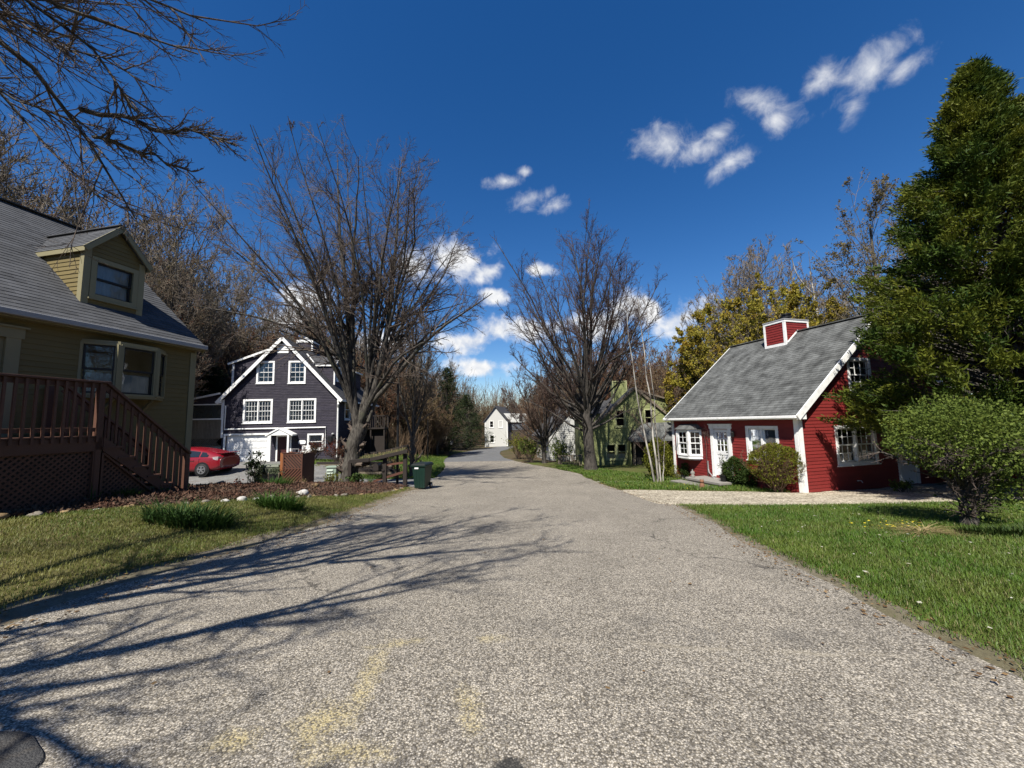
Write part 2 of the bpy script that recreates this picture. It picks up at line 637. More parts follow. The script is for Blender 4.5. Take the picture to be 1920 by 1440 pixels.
def slope_roof(root, O, U, S, poly, mat, deck_mat, expo=.14, tab=.30, thick=.07, n_single=0, name='roof', world=None):
    """roof slope: a deck slab with overlapping shingles; poly is (u, s) with s up the slope.
    The shingles that show largest are objects of their own, the rest one part."""
    O, U, S = Vector(O), Vector(U).normalized(), Vector(S).normalized()
    N = U.cross(S).normalized()
    if N.z < 0:
        N = -N
    mb = MB()
    mb.prism([O + U * u + S * s for u, s in poly], -N * thick)
    roof = mb.build(name, deck_mat, root)
    smin, smax = min(s for _, s in poly), max(s for _, s in poly)
    cells = []
    k, s = 0, smin
    while s < smax - .02:
        s1 = min(s + expo, smax)
        bd0, bd1 = bounds_at(poly, s + 1e-4), bounds_at(poly, s1 - 1e-4)
        if bd0 and bd1:
            lo, hi = min(bd0[0], bd1[0]), max(bd0[1], bd1[1])
            u = lo - tab * ((k * .5) % 1.0) - random.uniform(0, .04)
            while u < hi:
                a, b = u + .004, u + tab - .004
                a0, b0 = max(a, bd0[0] - .01), min(b, bd0[1] + .01)
                a1, b1 = max(a, bd1[0] - .01), min(b, bd1[1] + .01)
                if max(b0 - a0, b1 - a1) > .03:
                    a0, b0 = (a0, b0) if b0 > a0 else ((a0 + b0) / 2,) * 2
                    a1, b1 = (a1, b1) if b1 > a1 else ((a1 + b1) / 2,) * 2
                    cells.append((s, s1, a0, b0, a1, b1))
                u += tab
        s = s1
        k += 1
    mw = world or Matrix.Identity(4)

    def verts(c):
        s0, s1, a0, b0, a1, b1 = c
        j = random.uniform(0, .004)
        t0, t1 = .013 + j, .005
        P = lambda u, s, n: O + U * u + S * s + N * n
        return [P(a0, s0 - .015, t0), P(b0, s0 - .015, t0), P(b0, s0 - .015, 0.001), P(a0, s0 - .015, 0.001), P(a1, s1, t1), P(b1, s1, t1), P(b1, s1, .001), P(a1, s1, .001)]
    if n_single:
        def key(c):
            p = mw @ (O + U * ((c[2] + c[3]) / 2) + S * c[0])
            q = p - CAMPOS
            z = q.dot(_f)
            if z < .5 or abs(q.dot(_rt)) > z * 1.36 or abs(q.dot(_up)) > z * 1.02:
                return 1e9
            return q.length
        cells.sort(key=key)
    for c in cells[:n_single]:
        MB().hexa(verts(c)).build('shingle', mat, roof)
    if len(cells) > n_single:
        m = MB()
        for c in cells[n_single:]:
            m.hexa(verts(c))
        m.build('shingles', mat, roof, kind='stuff')
    return roof


def root_matrix(o):
    return Matrix.Translation(o.location) @ o.rotation_euler.to_matrix().to_4x4()


# ------------------------------------------------------------------ vegetation engine (numpy)
def unit(v):
    return v / np.maximum(np.linalg.norm(v, axis=-1, keepdims=True), 1e-9)


def grow(P0, D0, L, Rd, S, wob, trop, end=0.35, env=None, rs=None):
    """grow N branches at once: returns points (N,S+1,3) and radii (N,S+1)"""
    rs = rs or rng
    N = len(P0)
    P = np.zeros((N, S + 1, 3))
    P[:, 0] = P0
    d = unit(D0.copy())
    if env is not None:
        c, a, sc = env
        o = (P0 - c) / a
        dd = d / a
        A = (dd ** 2).sum(1)
        B = (o * dd).sum(1)
        Cq = (o ** 2).sum(1) - 1
        disc = np.maximum(B * B - A * Cq, 0)
        t = (-B + np.sqrt(disc)) / A
        t = np.where((Cq > 0) & ((B * B - A * Cq <= 0) | (t <= 0)), L * .35, t)
        L = np.minimum(L, np.maximum(t * sc * rs.uniform(.8, 1.05, N), .12 * L))
    step = (L / S)[:, None]
    for i in range(S):
        d = unit(d + rs.normal(0, wob, (N, 3)) + np.asarray(trop) / S)
        P[:, i + 1] = P[:, i] + d * step
    tt = np.linspace(0, 1, S + 1)
    Rr = Rd[:, None] * (1 - (1 - end) * tt[None, :])
    return P, Rr


def sprout(P, Rr, cnt, t0, t1, ang, asd, lf, rf, rs=None, rmin=.003, flat=None):
    """children of N branches: starts, directions, lengths, radii"""
    rs = rs or rng
    N, S1, _ = P.shape
    blen = np.linalg.norm(np.diff(P, axis=1), axis=2).sum(1)
    cnt = np.asarray(cnt)
    k = np.full(N, cnt) if cnt.ndim == 0 else cnt
    idx = np.repeat(np.arange(N), k)
    M = len(idx)
    t = t0 + (t1 - t0) * rs.uniform(0, 1, M)
    f = t * (S1 - 1)
    i = np.minimum(f.astype(int), S1 - 2)
    w = (f - i)[:, None]
    p = P[idx, i] * (1 - w) + P[idx, i + 1] * w
    d = unit(P[idx, i + 1] - P[idx, i])
    r = Rr[idx, i] * (1 - w[:, 0]) + Rr[idx, i + 1] * w[:, 0]
    a = rs.normal(ang, asd, M)
    x = unit(np.cross(d, rs.normal(0, 1, (M, 3))))
    dirs = d * np.cos(a)[:, None] + x * np.sin(a)[:, None]
    L = blen[idx] * lf * (1 - .45 * t) * rs.uniform(.65, 1.25, M)
    return p, dirs, L, np.maximum(r * rf, rmin)


def tubes(P, Rr, n):
    """tube quads for N branches"""
    N, S1, _ = P.shape
    T = np.empty_like(P)
    T[:, 1:-1] = P[:, 2:] - P[:, :-2]
    T[:, 0] = P[:, 1] - P[:, 0]
    T[:, -1] = P[:, -1] - P[:, -2]
    T = unit(T)
    ref = np.where(np.abs(T[:, :1, 2:3]) > .9, np.array([1., 0, 0]), np.array([0, 0, 1.]))
    X = unit(np.cross(T, np.broadcast_to(ref, T.shape)))
    Y = np.cross(T, X)
    th = 2 * np.pi * np.arange(n) / n
    V = P[:, :, None] + Rr[:, :, None, None] * (X[:, :, None] * np.cos(th)[None, None, :, None] + Y[:, :, None] * np.sin(th)[None, None, :, None])
    b = (np.arange(N) * S1 * n)[:, None, None] + (np.arange(S1 - 1) * n)[None, :, None] + np.arange(n)[None, None, :]
    c = (np.arange(N) * S1 * n)[:, None, None] + (np.arange(S1 - 1) * n)[None, :, None] + ((np.arange(n) + 1) % n)[None, None, :]
    F = np.stack([b, c, c + n, b + n], -1).reshape(-1, 4)
    return V.reshape(-1, 3), F


def join(parts):
    V, F, o = [], [], 0
    for v, f in parts:
        V.append(v)
        F.append(f + o)
        o += len(v)
    return np.concatenate(V), np.concatenate(F)


def resample(pts, n):
    pts = np.asarray(pts, float)
    s = np.r_[0, np.cumsum(np.linalg.norm(np.diff(pts, axis=0), axis=1))]
    t = np.linspace(0, s[-1], n)
    # smooth through the points
    q = np.stack([np.interp(t, s, pts[:, k]) for k in range(3)], 1)
    for _ in range(2):
        q[1:-1] = (q[:-2] + 2 * q[1:-1] + q[2:]) / 4
    return q


def leaves(C, size, up=0.3, rs=None, aspect=1.6, droop=0.0, out=None):
    """folded leaf quads (2 triangles + fold) at centres C"""
    rs = rs or rng
    N = len(C)
    d = rs.normal(0, 1, (N, 3))
    if out is not None:
        d = d * .7 + out * 1.0
    d[:, 2] += up - droop
    d = unit(d)
    x = unit(np.cross(d, rs.normal(0, 1, (N, 3))))
    s = (size * rs.uniform(.6, 1.3, N))[:, None]
    w = s / aspect
    a = C
    m1 = C + d * s * .5 + x * w * .5
    m2 = C + d * s * .5 - x * w * .5
    e = C + d * s
    V = np.stack([a, m1, e, m2], 1).reshape(-1, 3)
    b = np.arange(N)[:, None] * 4
    return V, b + np.array([[0, 1, 2, 3]]), np.repeat(rs.uniform(0, 1, N), 4)


def blades(C, h, w, bend, rs=None, lean=None, segs=2):
    """grass or strap leaves: tapered strips that bend over; returns V, F(quads), tint"""
    rs = rs or rng
    N = len(C)
    az = rs.uniform(0, 2 * np.pi, N)
    H = h * rs.uniform(.6, 1.25, N) if np.ndim(h) == 0 else h
    out = np.stack([np.cos(az), np.sin(az), np.zeros(N)], 1) if lean is None else lean
    side = np.stack([-out[:, 1], out[:, 0], np.zeros(N)], 1)
    side = unit(side + 1e-6)
    bd = bend * rs.uniform(.3, 1.3, N)
    V = []
    for i in range(segs + 1):
        t = i / segs
        ww = w * (1 - t * .92)
        up = H * (t - .35 * bd * t * t)
        ho = H * bd * t ** 1.7
        c = C + out * ho[:, None] + np.array([0, 0, 1.]) * up[:, None]
        ws = (ww * np.ones(N))[:, None] * .5
        V += [c - side * ws, c + side * ws]
    V = np.stack(V, 1)
    K = 2 * (segs + 1)
    b = (np.arange(N) * K)[:, None, None]
    q = np.array([[2 * i, 2 * i + 1, 2 * i + 3, 2 * i + 2] for i in range(segs)])
    F = (b + q[None]).reshape(-1, 4)
    return V.reshape(-1, 3), F, np.repeat(rs.uniform(0, 1, N), K)


def tree_mesh(rs, H, trunk_r, trunk_h, env, nl=12, l_ang=.55, l_asd=.18, up=.35, c2=14, c3=7, c4=4, rt=.006, leafy=0, leaf=.12, n3=3, lfs=(.42, .40, .45), limbs=None, straight=False, n4=2, s2=.12, lr=(.3, .52), ts=.72, l2ang=.6, wob=.08):
    """bare broadleaf tree at the origin: returns (trunk V,F), (crown V,F), optional leaf arrays"""
    parts_t, parts_c = [], []
    if limbs is None:
        th = H * .8 if straight else trunk_h
        path = resample([(0, 0, -.15), (rs.normal(0, .04 * H * .1), rs.normal(0, .04 * H * .1), th * .5), (rs.normal(0, .015 * H), rs.normal(0, .015 * H), th)], 9)
        tr = np.linspace(trunk_r, trunk_r * (.3 if straight else .75), 9)
        tr[0] *= 1.45
        tr[1] *= 1.08
        parts_t.append(tubes(path[None], tr[None], 9))
        P0 = path[None]
        s = (trunk_h / H) if straight else ts
        p, d, L, r = sprout(P0, tr[None], nl, s, 1.0, l_ang, l_asd, 1.0, .62, rs)
        L = np.full(len(L), H * 1.2)
        r = np.maximum(trunk_r * rs.uniform(*lr, len(r)), .02) if not straight else np.maximum(r * .5, .015)
        # spread azimuths evenly
        az = np.arange(len(r)) * 2.39996 + rs.uniform(0, .7, len(r))
        a = np.clip(rs.normal(l_ang, l_asd, len(r)), .08, 1.5) if l_asd > 0 else l_ang * rs.uniform(.0, 1, len(r)) ** .75
        d = np.stack([np.sin(a) * np.cos(az), np.sin(a) * np.sin(az), np.cos(a)], 1)
        P1, R1 = grow(p, d, L, r, 9, wob, (0, 0, up), .16, env, rs)
    else:
        Ps, Rs = [], []
        for pts, r0, r1 in limbs:
            q = resample(pts, 10)
            q[1:] += rs.normal(0, .035, (9, 3)) * np.linspace(.5, 1.2, 9)[:, None]
            Ps.append(q)
            Rs.append(np.linspace(r0, r1, 10))
        P1, R1 = np.array(Ps), np.array(Rs)
    parts_t.append(tubes(P1, R1, 6))
    p, d, L, r = sprout(P1, R1, c2, s2, 1.0, l2ang, .2, lfs[0], .5, rs, .011)
    P2, R2 = grow(p, d, L, r, 5, wob * 1.3, (0, 0, up * .9), .3, env, rs)
    parts_c.append(tubes(P2, R2, 4))
    p, d, L, r = sprout(P2, R2, c3, .1, 1.0, .62, .22, lfs[1], .6, rs, rt * 1.3)
    P3, R3 = grow(p, d, L, r, n3, wob * 1.6, (0, 0, up * .7), .4, env, rs)
    parts_c.append(tubes(P3, R3, 3))
    tips = P3
    if c4:
        p, d, L, r = sprout(P3, R3, c4, .1, 1.0, .65, .25, lfs[2], .7, rs, rt)
        P4, R4 = grow(p, d, L, r, n4, wob * 1.8, (0, 0, up * .5), .5, None, rs)
        parts_c.append(tubes(P4, R4, 3))
        tips = P4
    lv = None
    if leafy:
        n = tips.shape[0]
        k = rs.integers(0, n, leafy)
        t = rs.integers(1, tips.shape[1], leafy)
        lv = leaves(tips[k, t] + rs.normal(0, .05, (leafy, 3)), leaf, .2, rs)
    return join(parts_t), join(parts_c), lv


def tree(name, label, group, loc, meshes, mats, rz=0.0, sc=1.0, cat='tree'):
    o = thing(name, label, cat, loc, rz, group)
    if group is None and 'group' in o:
        del o['group']
    o.scale = (sc, sc, sc)
    names = ('trunk', 'crown', 'leaves')
    for nm, me in zip(names, meshes):
        if me is not None:
            link(bpy.data.objects.new(nm, me), o)
    return o


def tree_meshes(kind, data, mt, mc, ml=None):
    (tv, tf), (cv, cf), lv = data
    a = mesh_np(kind + '_trunk', tv, tf, mt, True)
    b = mesh_np(kind + '_crown', cv, cf, mc, False)
    c = mesh_np(kind + '_leaves', lv[0], lv[1], ml, False, lv[2]) if lv is not None else None
    return (a, b, c)
# ------------------------------------------------------------------ house materials
X, Y = Vector((1, 0, 0)), Vector((0, 1, 0))
GLASS = mat_glass('window_glass')
M_SHADE = mat_plain('shade_black', (.03, .028, .026), .9)  # near-black colour standing in for the darkness of unlit places
CURT = mat_curtain('curtain_cloth', (.62, .62, .6))
M_WHITE = mat_plain('white_trim_paint', (.74, .74, .72), .5, .10, 3, .1, alb=1.0, dirt=(.40, .39, .35), dirtamt=.35)
M_RED = mat_plain('red_clapboard_paint', (.275, .030, .027), .6, .16, 2.2, .25, 40, .35, stretch=(1, 1, 6), dirt=(.10, .02, .02), dirtamt=.35)
M_NAVY = mat_plain('purple_black_clapboard_stain', (.031, .027, .045), .75, .4, 1.3, .3, 40, .3, stretch=(.7, .7, 16), dirt=(.17, .15, .17), dirtamt=.6)
M_GREEN = mat_plain('green_clapboard_stain', (.29, .32, .13), .75, .2, 2.0, .25, 40, .3, stretch=(1, 1, 8), dirt=(.09, .10, .04), dirtamt=.5)
M_TAN = mat_plain('mustard_clapboard_paint', (.21, .162, .062), .65, .12, 2.2, .2, 40, .3, stretch=(1, 1, 6), dirt=(.2, .16, .07), dirtamt=.3)
M_TANTRIM = mat_plain('khaki_trim_paint', (.32, .285, .16), .6, .1, 4, .1)
M_GTRIM = mat_plain('pale_green_trim_paint', (.50, .52, .26), .6, .1, 4, .1)
M_FASCIA = mat_plain('grey_fascia_metal', (.42, .42, .42), .5, .12, 5)
M_DECK = mat_plain('red_brown_deck_stain', (.135, .064, .043), .6, .22, 3, .3, 50, .35, stretch=(1, 1, 1))
M_DARKWOOD = mat_plain('weathered_dark_timber', (.030, .022, .018), .85, .3, 4, .5, 40)
M_OLDWOOD = mat_plain('weathered_tan_timber', (.22, .18, .13), .85, .25, 4, .4, 40)
M_DECKING = mat_plain('roof_sheathing', (.10, .10, .10), .9)
M_STONE = mat_plain('grey_step_stone', (.30, .28, .25), .85, .25, 5, .5, 30)
M_CONC = mat_plain('concrete_foundation', (.33, .31, .26), .9, .2, 4, .3, 30)
M_DOORW = mat_plain('white_door_paint', (.70, .70, .69), .45, .06, alb=1.0)
M_BLACK = mat_plain('black_metal', (.012, .012, .013), .45, .1)
M_DKSASH = mat_plain('dark_bronze_sash', (.02, .018, .016), .5, .1)


def mat_shingle(name, c, streak):
    """asphalt shingles: grain, each tab its own shade, weather streaks down the slope"""
    m, t = new_mat(name)
    geo = t.n('NewGeometry')
    tc = t.n('TexCoord').outputs['Object']
    gr = t.noise(tc, 160, 2, 0.6).outputs[0]
    big = t.noise(t.scale(tc, (1.6, 1.6, .35)), 1.6, 6, 0.62).outputs[0]
    rnd = t.math('ADD', t.math('MULTIPLY', t.n('ObjectInfo').outputs['Random'], .3), t.math('MULTIPLY', geo.outputs['Random Per Island'], .0))
    isl = geo.outputs['Random Per Island']
    f = t.math('ADD', t.math('MULTIPLY', isl, .28), t.math('MULTIPLY', gr, .5))
    f = t.math('ADD', t.math('ADD', f, rnd), .42)
    f = t.math('MULTIPLY', f, t.math('ADD', t.math('MULTIPLY', t.ramp(big, .35, .65), streak), 1 - streak * .6))
    col = t.n('VectorMath', operation='SCALE', ins={0: c, 'Scale': f}).outputs[0]
    finish(t, col, .9, gr, .35, .006, .25)
    return m


M_SH_GREY = mat_shingle('grey_asphalt_shingle', (.105, .108, .115), .3)
M_SH_OLD = mat_shingle('weathered_grey_shingle', (.145, .15, .146), .8)
M_SH_DARK = mat_shingle('dark_grey_shingle', (.085, .085, .09), .3)

TW = dict(trim=M_WHITE, glass=GLASS, curtain=CURT, room=M_SHADE)
TT = dict(trim=M_TANTRIM, glass=GLASS, curtain=CURT, room=M_SHADE)
TG = dict(trim=M_GTRIM, glass=GLASS, curtain=CURT, room=M_SHADE)


# ------------------------------------------------------------------ red house (right)
def red_house():
    A = math.atan2(.2815, .9596)
    h = thing('red_house', 'red clapboard cape house with white trim, grey shingle roof and red boxed chimney', 'house', (9.2, 12.5, -.86), A)
    z = .86
    W, L = 8.0, 5.95
    ev, pk = 1.84 + z, 5.16 + z
    op_g = [(1.66, 3.40, .10 + z, 1.22 + z)]
    op_up = [(2.56, 3.5, 2.55 + z, 3.55 + z)]
    gable = [(0, 0), (W, 0), (W, ev), (W / 2, pk), (0, ev)]
    door2 = [(4.55, 5.4, .05, 1.22 + z)]
    wall(h, (0, 0, 0), X, -Y, gable, op_g + op_up + door2, M_RED, .108)
    win_o = (.78, 1.86, .22 + z, 1.24 + z)
    door_o = (2.78, 3.52, .22, 1.2 + z)
    bay_o = (4.3, 5.5, .1 + z, 1.1 + z)
    wall(h, (0, 0, 0), Y, -X, [(0, 0), (L, 0), (L, ev), (0, ev)], [win_o, door_o, bay_o], M_RED, .108)
    wall(h, (W, 0, 0), Y, X, [(0, 0), (L, 0), (L, ev), (0, ev)], [], M_RED, clap=False)
    wall(h, (0, L, 0), X, Y, gable, [], M_RED, clap=False)
    MB().box(-.02, W + .02, -.02, L + .02, -.35, .02).build('foundation', M_CONC, h)
    # roof
    sl = math.atan2(pk - ev, W / 2)
    S1, S2 = Vector((math.cos(sl), 0, math.sin(sl))), Vector((-math.cos(sl), 0, math.sin(sl)))
    ov = .36
    sl_len = W / 2 / math.cos(sl)
    off = Vector((0, 0, .10))
    mw = root_matrix(h)
    slope_roof(h, off + Vector((0, -.22, ev)), Y, S1, [(0, -ov), (L + .44, -ov), (L + .44, sl_len), (0, sl_len)], M_SH_OLD, M_DECKING, .135, .30, n_single=300, world=mw)
    slope_roof(h, off + Vector((W, -.22, ev)), Y, S2, [(0, -ov), (L + .44, -ov), (L + .44, sl_len), (0, sl_len)], M_SH_OLD, M_DECKING, .16, .33)
    MB().bar(off + Vector((W / 2, -.2, pk + .03)), off + Vector((W / 2, L + .2, pk + .03)), .22, .03).build('ridge_cap', M_SH_OLD, h)
    # trim: rakes, fascia, gutter, corner boards
    for yy, sgn in ((-.235, 1), (L + .205, 1)):
        for S, xx in ((S1, 0), (S2, W)):
            a = Vector((xx, yy, ev)) + S * (-ov) + Vector((0, 0, .0))
            b = Vector((xx, yy, ev)) + S * sl_len
            MB().bar(a, b, .035, .20, up=(0, 0, 1)).build('rake_board', M_WHITE, h)
    gx = -ov * math.cos(sl)
    gz = ev - ov * math.sin(sl)
    MB().box(gx - .10, gx - .012, -.22, L + .22, gz - .02, gz + .075).build('gutter', M_WHITE, h, bevel=.015)
    MB().box(gx - .008, -.03, -.2, L + .2, gz - .05, gz - .02).build('soffit', M_WHITE, h)
    MB().prism([(gx, -.21, gz - .05), (.12, -.21, gz - .05), (.12, -.21, ev + .1), (gx, -.21, gz + .06)], (0, .03, 0)).build('cornice_return', M_WHITE, h)
    MB().box(-.04, .13, -.045, -.0, 0, ev - .02).box(-.045, -.0, 0, .12, 0, ev - .06).build('corner_board', M_WHITE, h)
    MB().box(-.045, 0, L - .11, L + .03, 0, ev - .06).build('corner_board', M_WHITE, h)
    # windows
    window(h, (0, 0, 0), X, -Y, *op_g[0], TW, 2, (3, 2), .10, True, None, panes=True)
    window(h, (0, 0, 0), X, -Y, *op_up[0], TW, 1, (3, 2), .10, True, [(0, 1, .5, 1)])
    window(h, (0, 0, 0), Y, -X, *win_o, TW, 2, (0, 0), .10, False, None)
    # bay window
    b = MB()
    pts = [(0, 5.62), (-.40, 5.22), (-.40, 4.56), (0, 4.16)]
    b.prism([(x, y, -.06 + z) for x, y in pts], (0, 0, .14))
    b.prism([(x, y, 1.12 + z) for x, y in pts], (0, 0, .07))
    for x, y in pts[1:3]:
        b.box(x - .02, x + .07, y - .05, y + .05, .08 + z, 1.12 + z)
    b.prism([(0, 5.5, -.06 + z), (-.30, 5.2, -.06 + z), (-.30, 4.58, -.06 + z), (0, 4.28, -.06 + z)], (0, 0, -.06))
    bay = b.build('bay_window', M_WHITE, h)
    for (p, q) in ((pts[0], pts[1]), (pts[1], pts[2]), (pts[2], pts[3])):
        p3, q3 = Vector((p[0], p[1], 0)), Vector((q[0], q[1], 0))
        U = (q3 - p3).normalized()
        N = Vector((-abs(U.y), U.x * (1 if U.y < 0 else -1), 0))
        N = Vector((U.y, -U.x, 0))
        if N.x > 0:
            N = -N
        ln = (q3 - p3).length
        window(h, p3, U, N, .07, ln - .07, .10 + z, 1.10 + z, TW, 1, (2, 2), .05, True, None, name='bay_sash', sill=False, proud=.02, room=False)
    r = MB()
    r.add([(.02, 5.75, 1.19 + z), (-.50, 5.26, 1.19 + z), (-.50, 4.52, 1.19 + z), (.02, 4.02, 1.19 + z), (.02, 5.45, 1.42 + z), (.02, 4.32, 1.42 + z), (-.2, 5.2, 1.40 + z), (-.2, 4.55, 1.40 + z)],
          [(0, 1, 6, 4), (1, 2, 7, 6), (2, 3, 5, 7), (4, 6, 7, 5), (3, 2, 1, 0)])
    r.build('bay_roof', M_SH_OLD, h)
    # front door
    u0, u1, v0, v1 = door_o
    F = lambda *a, m: m.fbox(Vector((0, 0, 0)), Y, -X, *a)
    fr = MB()
    F(u0 - .15, u0, v0 - .06, v1 + .02, -.02, .05, m=fr)
    F(u1, u1 + .15, v0 - .06, v1 + .02, -.02, .05, m=fr)
    F(u0 - .19, u1 + .19, v1 + .02, v1 + .18, -.02, .06, m=fr)
    F(u0 - .22, u1 + .22, v1 + .18, v1 + .215, -.02, .09, m=fr)
    fr.build('door_frame', M_WHITE, h)
    d = MB()
    st = .11
    F(u0, u0 + st, v0, v1, -.05, -.012, m=d)
    F(u1 - st, u1, v0, v1, -.05, -.012, m=d)
    gy0 = v0 + .98
    for a, bb in ((v0, v0 + .2), (gy0 - .14, gy0), (v1 - .12, v1)):
        F(u0 + st, u1 - st, a, bb, -.05, -.012, m=d)
    F((u0 + u1) / 2 - .035, (u0 + u1) / 2 + .035, v0 + .2, gy0 - .14, -.05, -.014, m=d)
    F(u0 + st, u1 - st, v0 + .2, gy0 - .14, -.045, -.028, m=d)
    for i in (1, 2):
        x = u0 + st + (u1 - u0 - 2 * st) * i / 3
        F(x - .011, x + .011, gy0, v1 - .12, -.045, -.016, m=d)
        yv = gy0 + (v1 - .12 - gy0) * i / 3
        F(u0 + st, u1 - st, yv - .011, yv + .011, -.044, -.017, m=d)
    dr = d.build('door', M_DOORW, h)
    for i in range(3):
        for j in range(3):
            a = u0 + st + (u1 - u0 - 2 * st) * i / 3
            c = gy0 + (v1 - .12 - gy0) * j / 3
            m = MB()
            F(a, a + (u1 - u0 - 2 * st) / 3, c, c + (v1 - .12 - gy0) / 3, -.034, -.031, m=m)
            m.build('pane', GLASS, dr)
    MB().lathe((-.03, u0 + .06, v0 + .95), [(.012, 0), (.012, -.03), (.028, -.035), (.028, -.06), (.0, -.065)], 10, ax='x').build('handle', M_BLACK, dr)
    MB().box(.35, .38, u0 - .2, u1 + .2, v0, v1 + .1).build('hall_dark', M_SHADE, h)  # dark sheet in place of the unlit hall behind the door
    # lantern beside the door, doorbell plate
    lt = MB().lathe((-.11, u0 - .30, 1.02 + z), [(.0, -.12), (.05, -.10), (.065, .06), (.03, .12), (.0, .16)], 8)
    lt.box(-.10, 0, u0 - .31, u0 - .29, 1.1 + z, 1.12 + z).build('wall_lantern', M_BLACK, h)
    # boxed chimney astride the ridge
    cx0, cx1, cy0, cy1, ct = 3.3, 4.6, 2.7, 3.6, 5.76 + z
    zr = lambda x: ev + .12 + math.tan(sl) * min(x, W - x)
    wall(h, (cx0, cy0, 0), X, -Y, [(0, zr(cx0) - .1), (cx1 - cx0, zr(cx0) - .1), (cx1 - cx0, ct), (0, ct)], [], M_RED, .108, name='chimney', thick=.05)
    wall(h, (cx0, cy0, 0), Y, -X, [(0, zr(cx0) - .1), (cy1 - cy0, zr(cx0) - .1), (cy1 - cy0, ct), (0, ct)], [], M_RED, .108, name='chimney', thick=.05)
    MB().box(cx0 + .05, cx1, cy0 + .05, cy1, zr(cx0) - .3, ct).build('chimney_core', M_RED, h)
    c = MB()
    for (xx, yy) in ((cx0, cy0), (cx1, cy0), (cx0, cy1)):
        c.box(xx - .04, xx + .05, yy - .04, yy + .05, zr(xx) - .1, ct)
    c.box(cx0 - .045, cx1 + .045, cy0 - .045, cy0 + .03, ct - .09, ct + .004)
    c.box(cx0 - .045, cx0 + .03, cy0 + .03, cy1 + .045, ct - .09, ct + .004)
    c.box(cx0 - .047, cx0 + .02, cy0 + .05, cy1 - .04, zr(cx0) - .05, zr(cx0) + .07)
    c.bar((cx0 + .06, cy0 - .03, zr(cx0) + .08), (W / 2, cy0 - .03, zr(W / 2) + .04), .04, .05)
    c.build('chimney_trim', M_WHITE, h)
    MB().box(cx0 - .06, cx1 + .06, cy0 - .06, cy1 + .06, ct, ct + .05).build('chimney_cap', M_FASCIA, h)
    MB().lathe(((cx0 + cx1) / 2 + .1, (cy0 + cy1) / 2, ct + .05), [(.12, 0), (.12, .16), (.2, .17), (.2, .24), (.14, .25), (.14, .29), (.19, .30), (.19, .36), (.0, .40)], 14).build('flue_cap', M_BLACK, h)
    # side door, its steps and rail (in the shade of the big evergreen)
    u0, u1, v0, v1 = door2[0]
    dm = MB().box(u0 - .1, u0, -.05, .02, v0, v1 + .1).box(u1, u1 + .1, -.05, .02, v0, v1 + .1).box(u0, u1, -.05, .02, v1, v1 + .1)
    dm.build('side_door_frame', M_WHITE, h)
    MB().box(u0, u1, .01, .05, v0, v1).box(u0 + .1, u1 - .1, -.005, .01, v0 + .15, v0 + .8).box(u0 + .1, u1 - .1, -.005, .01, v0 + .95, v1 - .15).build('side_door', M_DOORW, h)
    MB().box(u0 - .2, u1 + .5, -1.0, -.05, -.2, .02).box(u1 + .5, u1 + .8, -1.0, -.05, -.3, -.12).build('side_step', M_CONC, h)
    rl = MB()
    a, b = Vector((u1 + .1, -1.0, .95)), Vector((u1 + .95, -1.0, .55))
    rl.bar(a, b, .06, .05)
    rl.bar(a - Vector((0, 0, .72)), b - Vector((0, 0, .62)), .05, .05)
    rl.bar(a - Vector((0, 0, 1.0)), a + Vector((0, 0, .06)), .09, .09)
    rl.bar(b - Vector((0, 0, .9)), b + Vector((0, 0, .06)), .09, .09)
    rail = rl.build('side_rail', M_WHITE, h)
    for i in range(1, 6):
        p = a.lerp(b, i / 6)
        MB().bar(p - Vector((0, 0, .7)), p, .03, .03).build('baluster', M_WHITE, rail)
    MB().bar((1.9 + .5, -.06, .32), (1.9 + .5, -.02, .32), .1, .02).tube([(2.38, -.02, .33), (2.38, -.14, .34), (2.38, -.17, .28)], .015, 6).build('garden_tap', M_FASCIA, h)
    MB().tube([(-.03, 3.9, .75), (-.03, 3.9, .42), (-.12, 3.78, .3), (-.3, 3.3, .1)], .022, 6).build('downpipe', M_FASCIA, h)
    return h


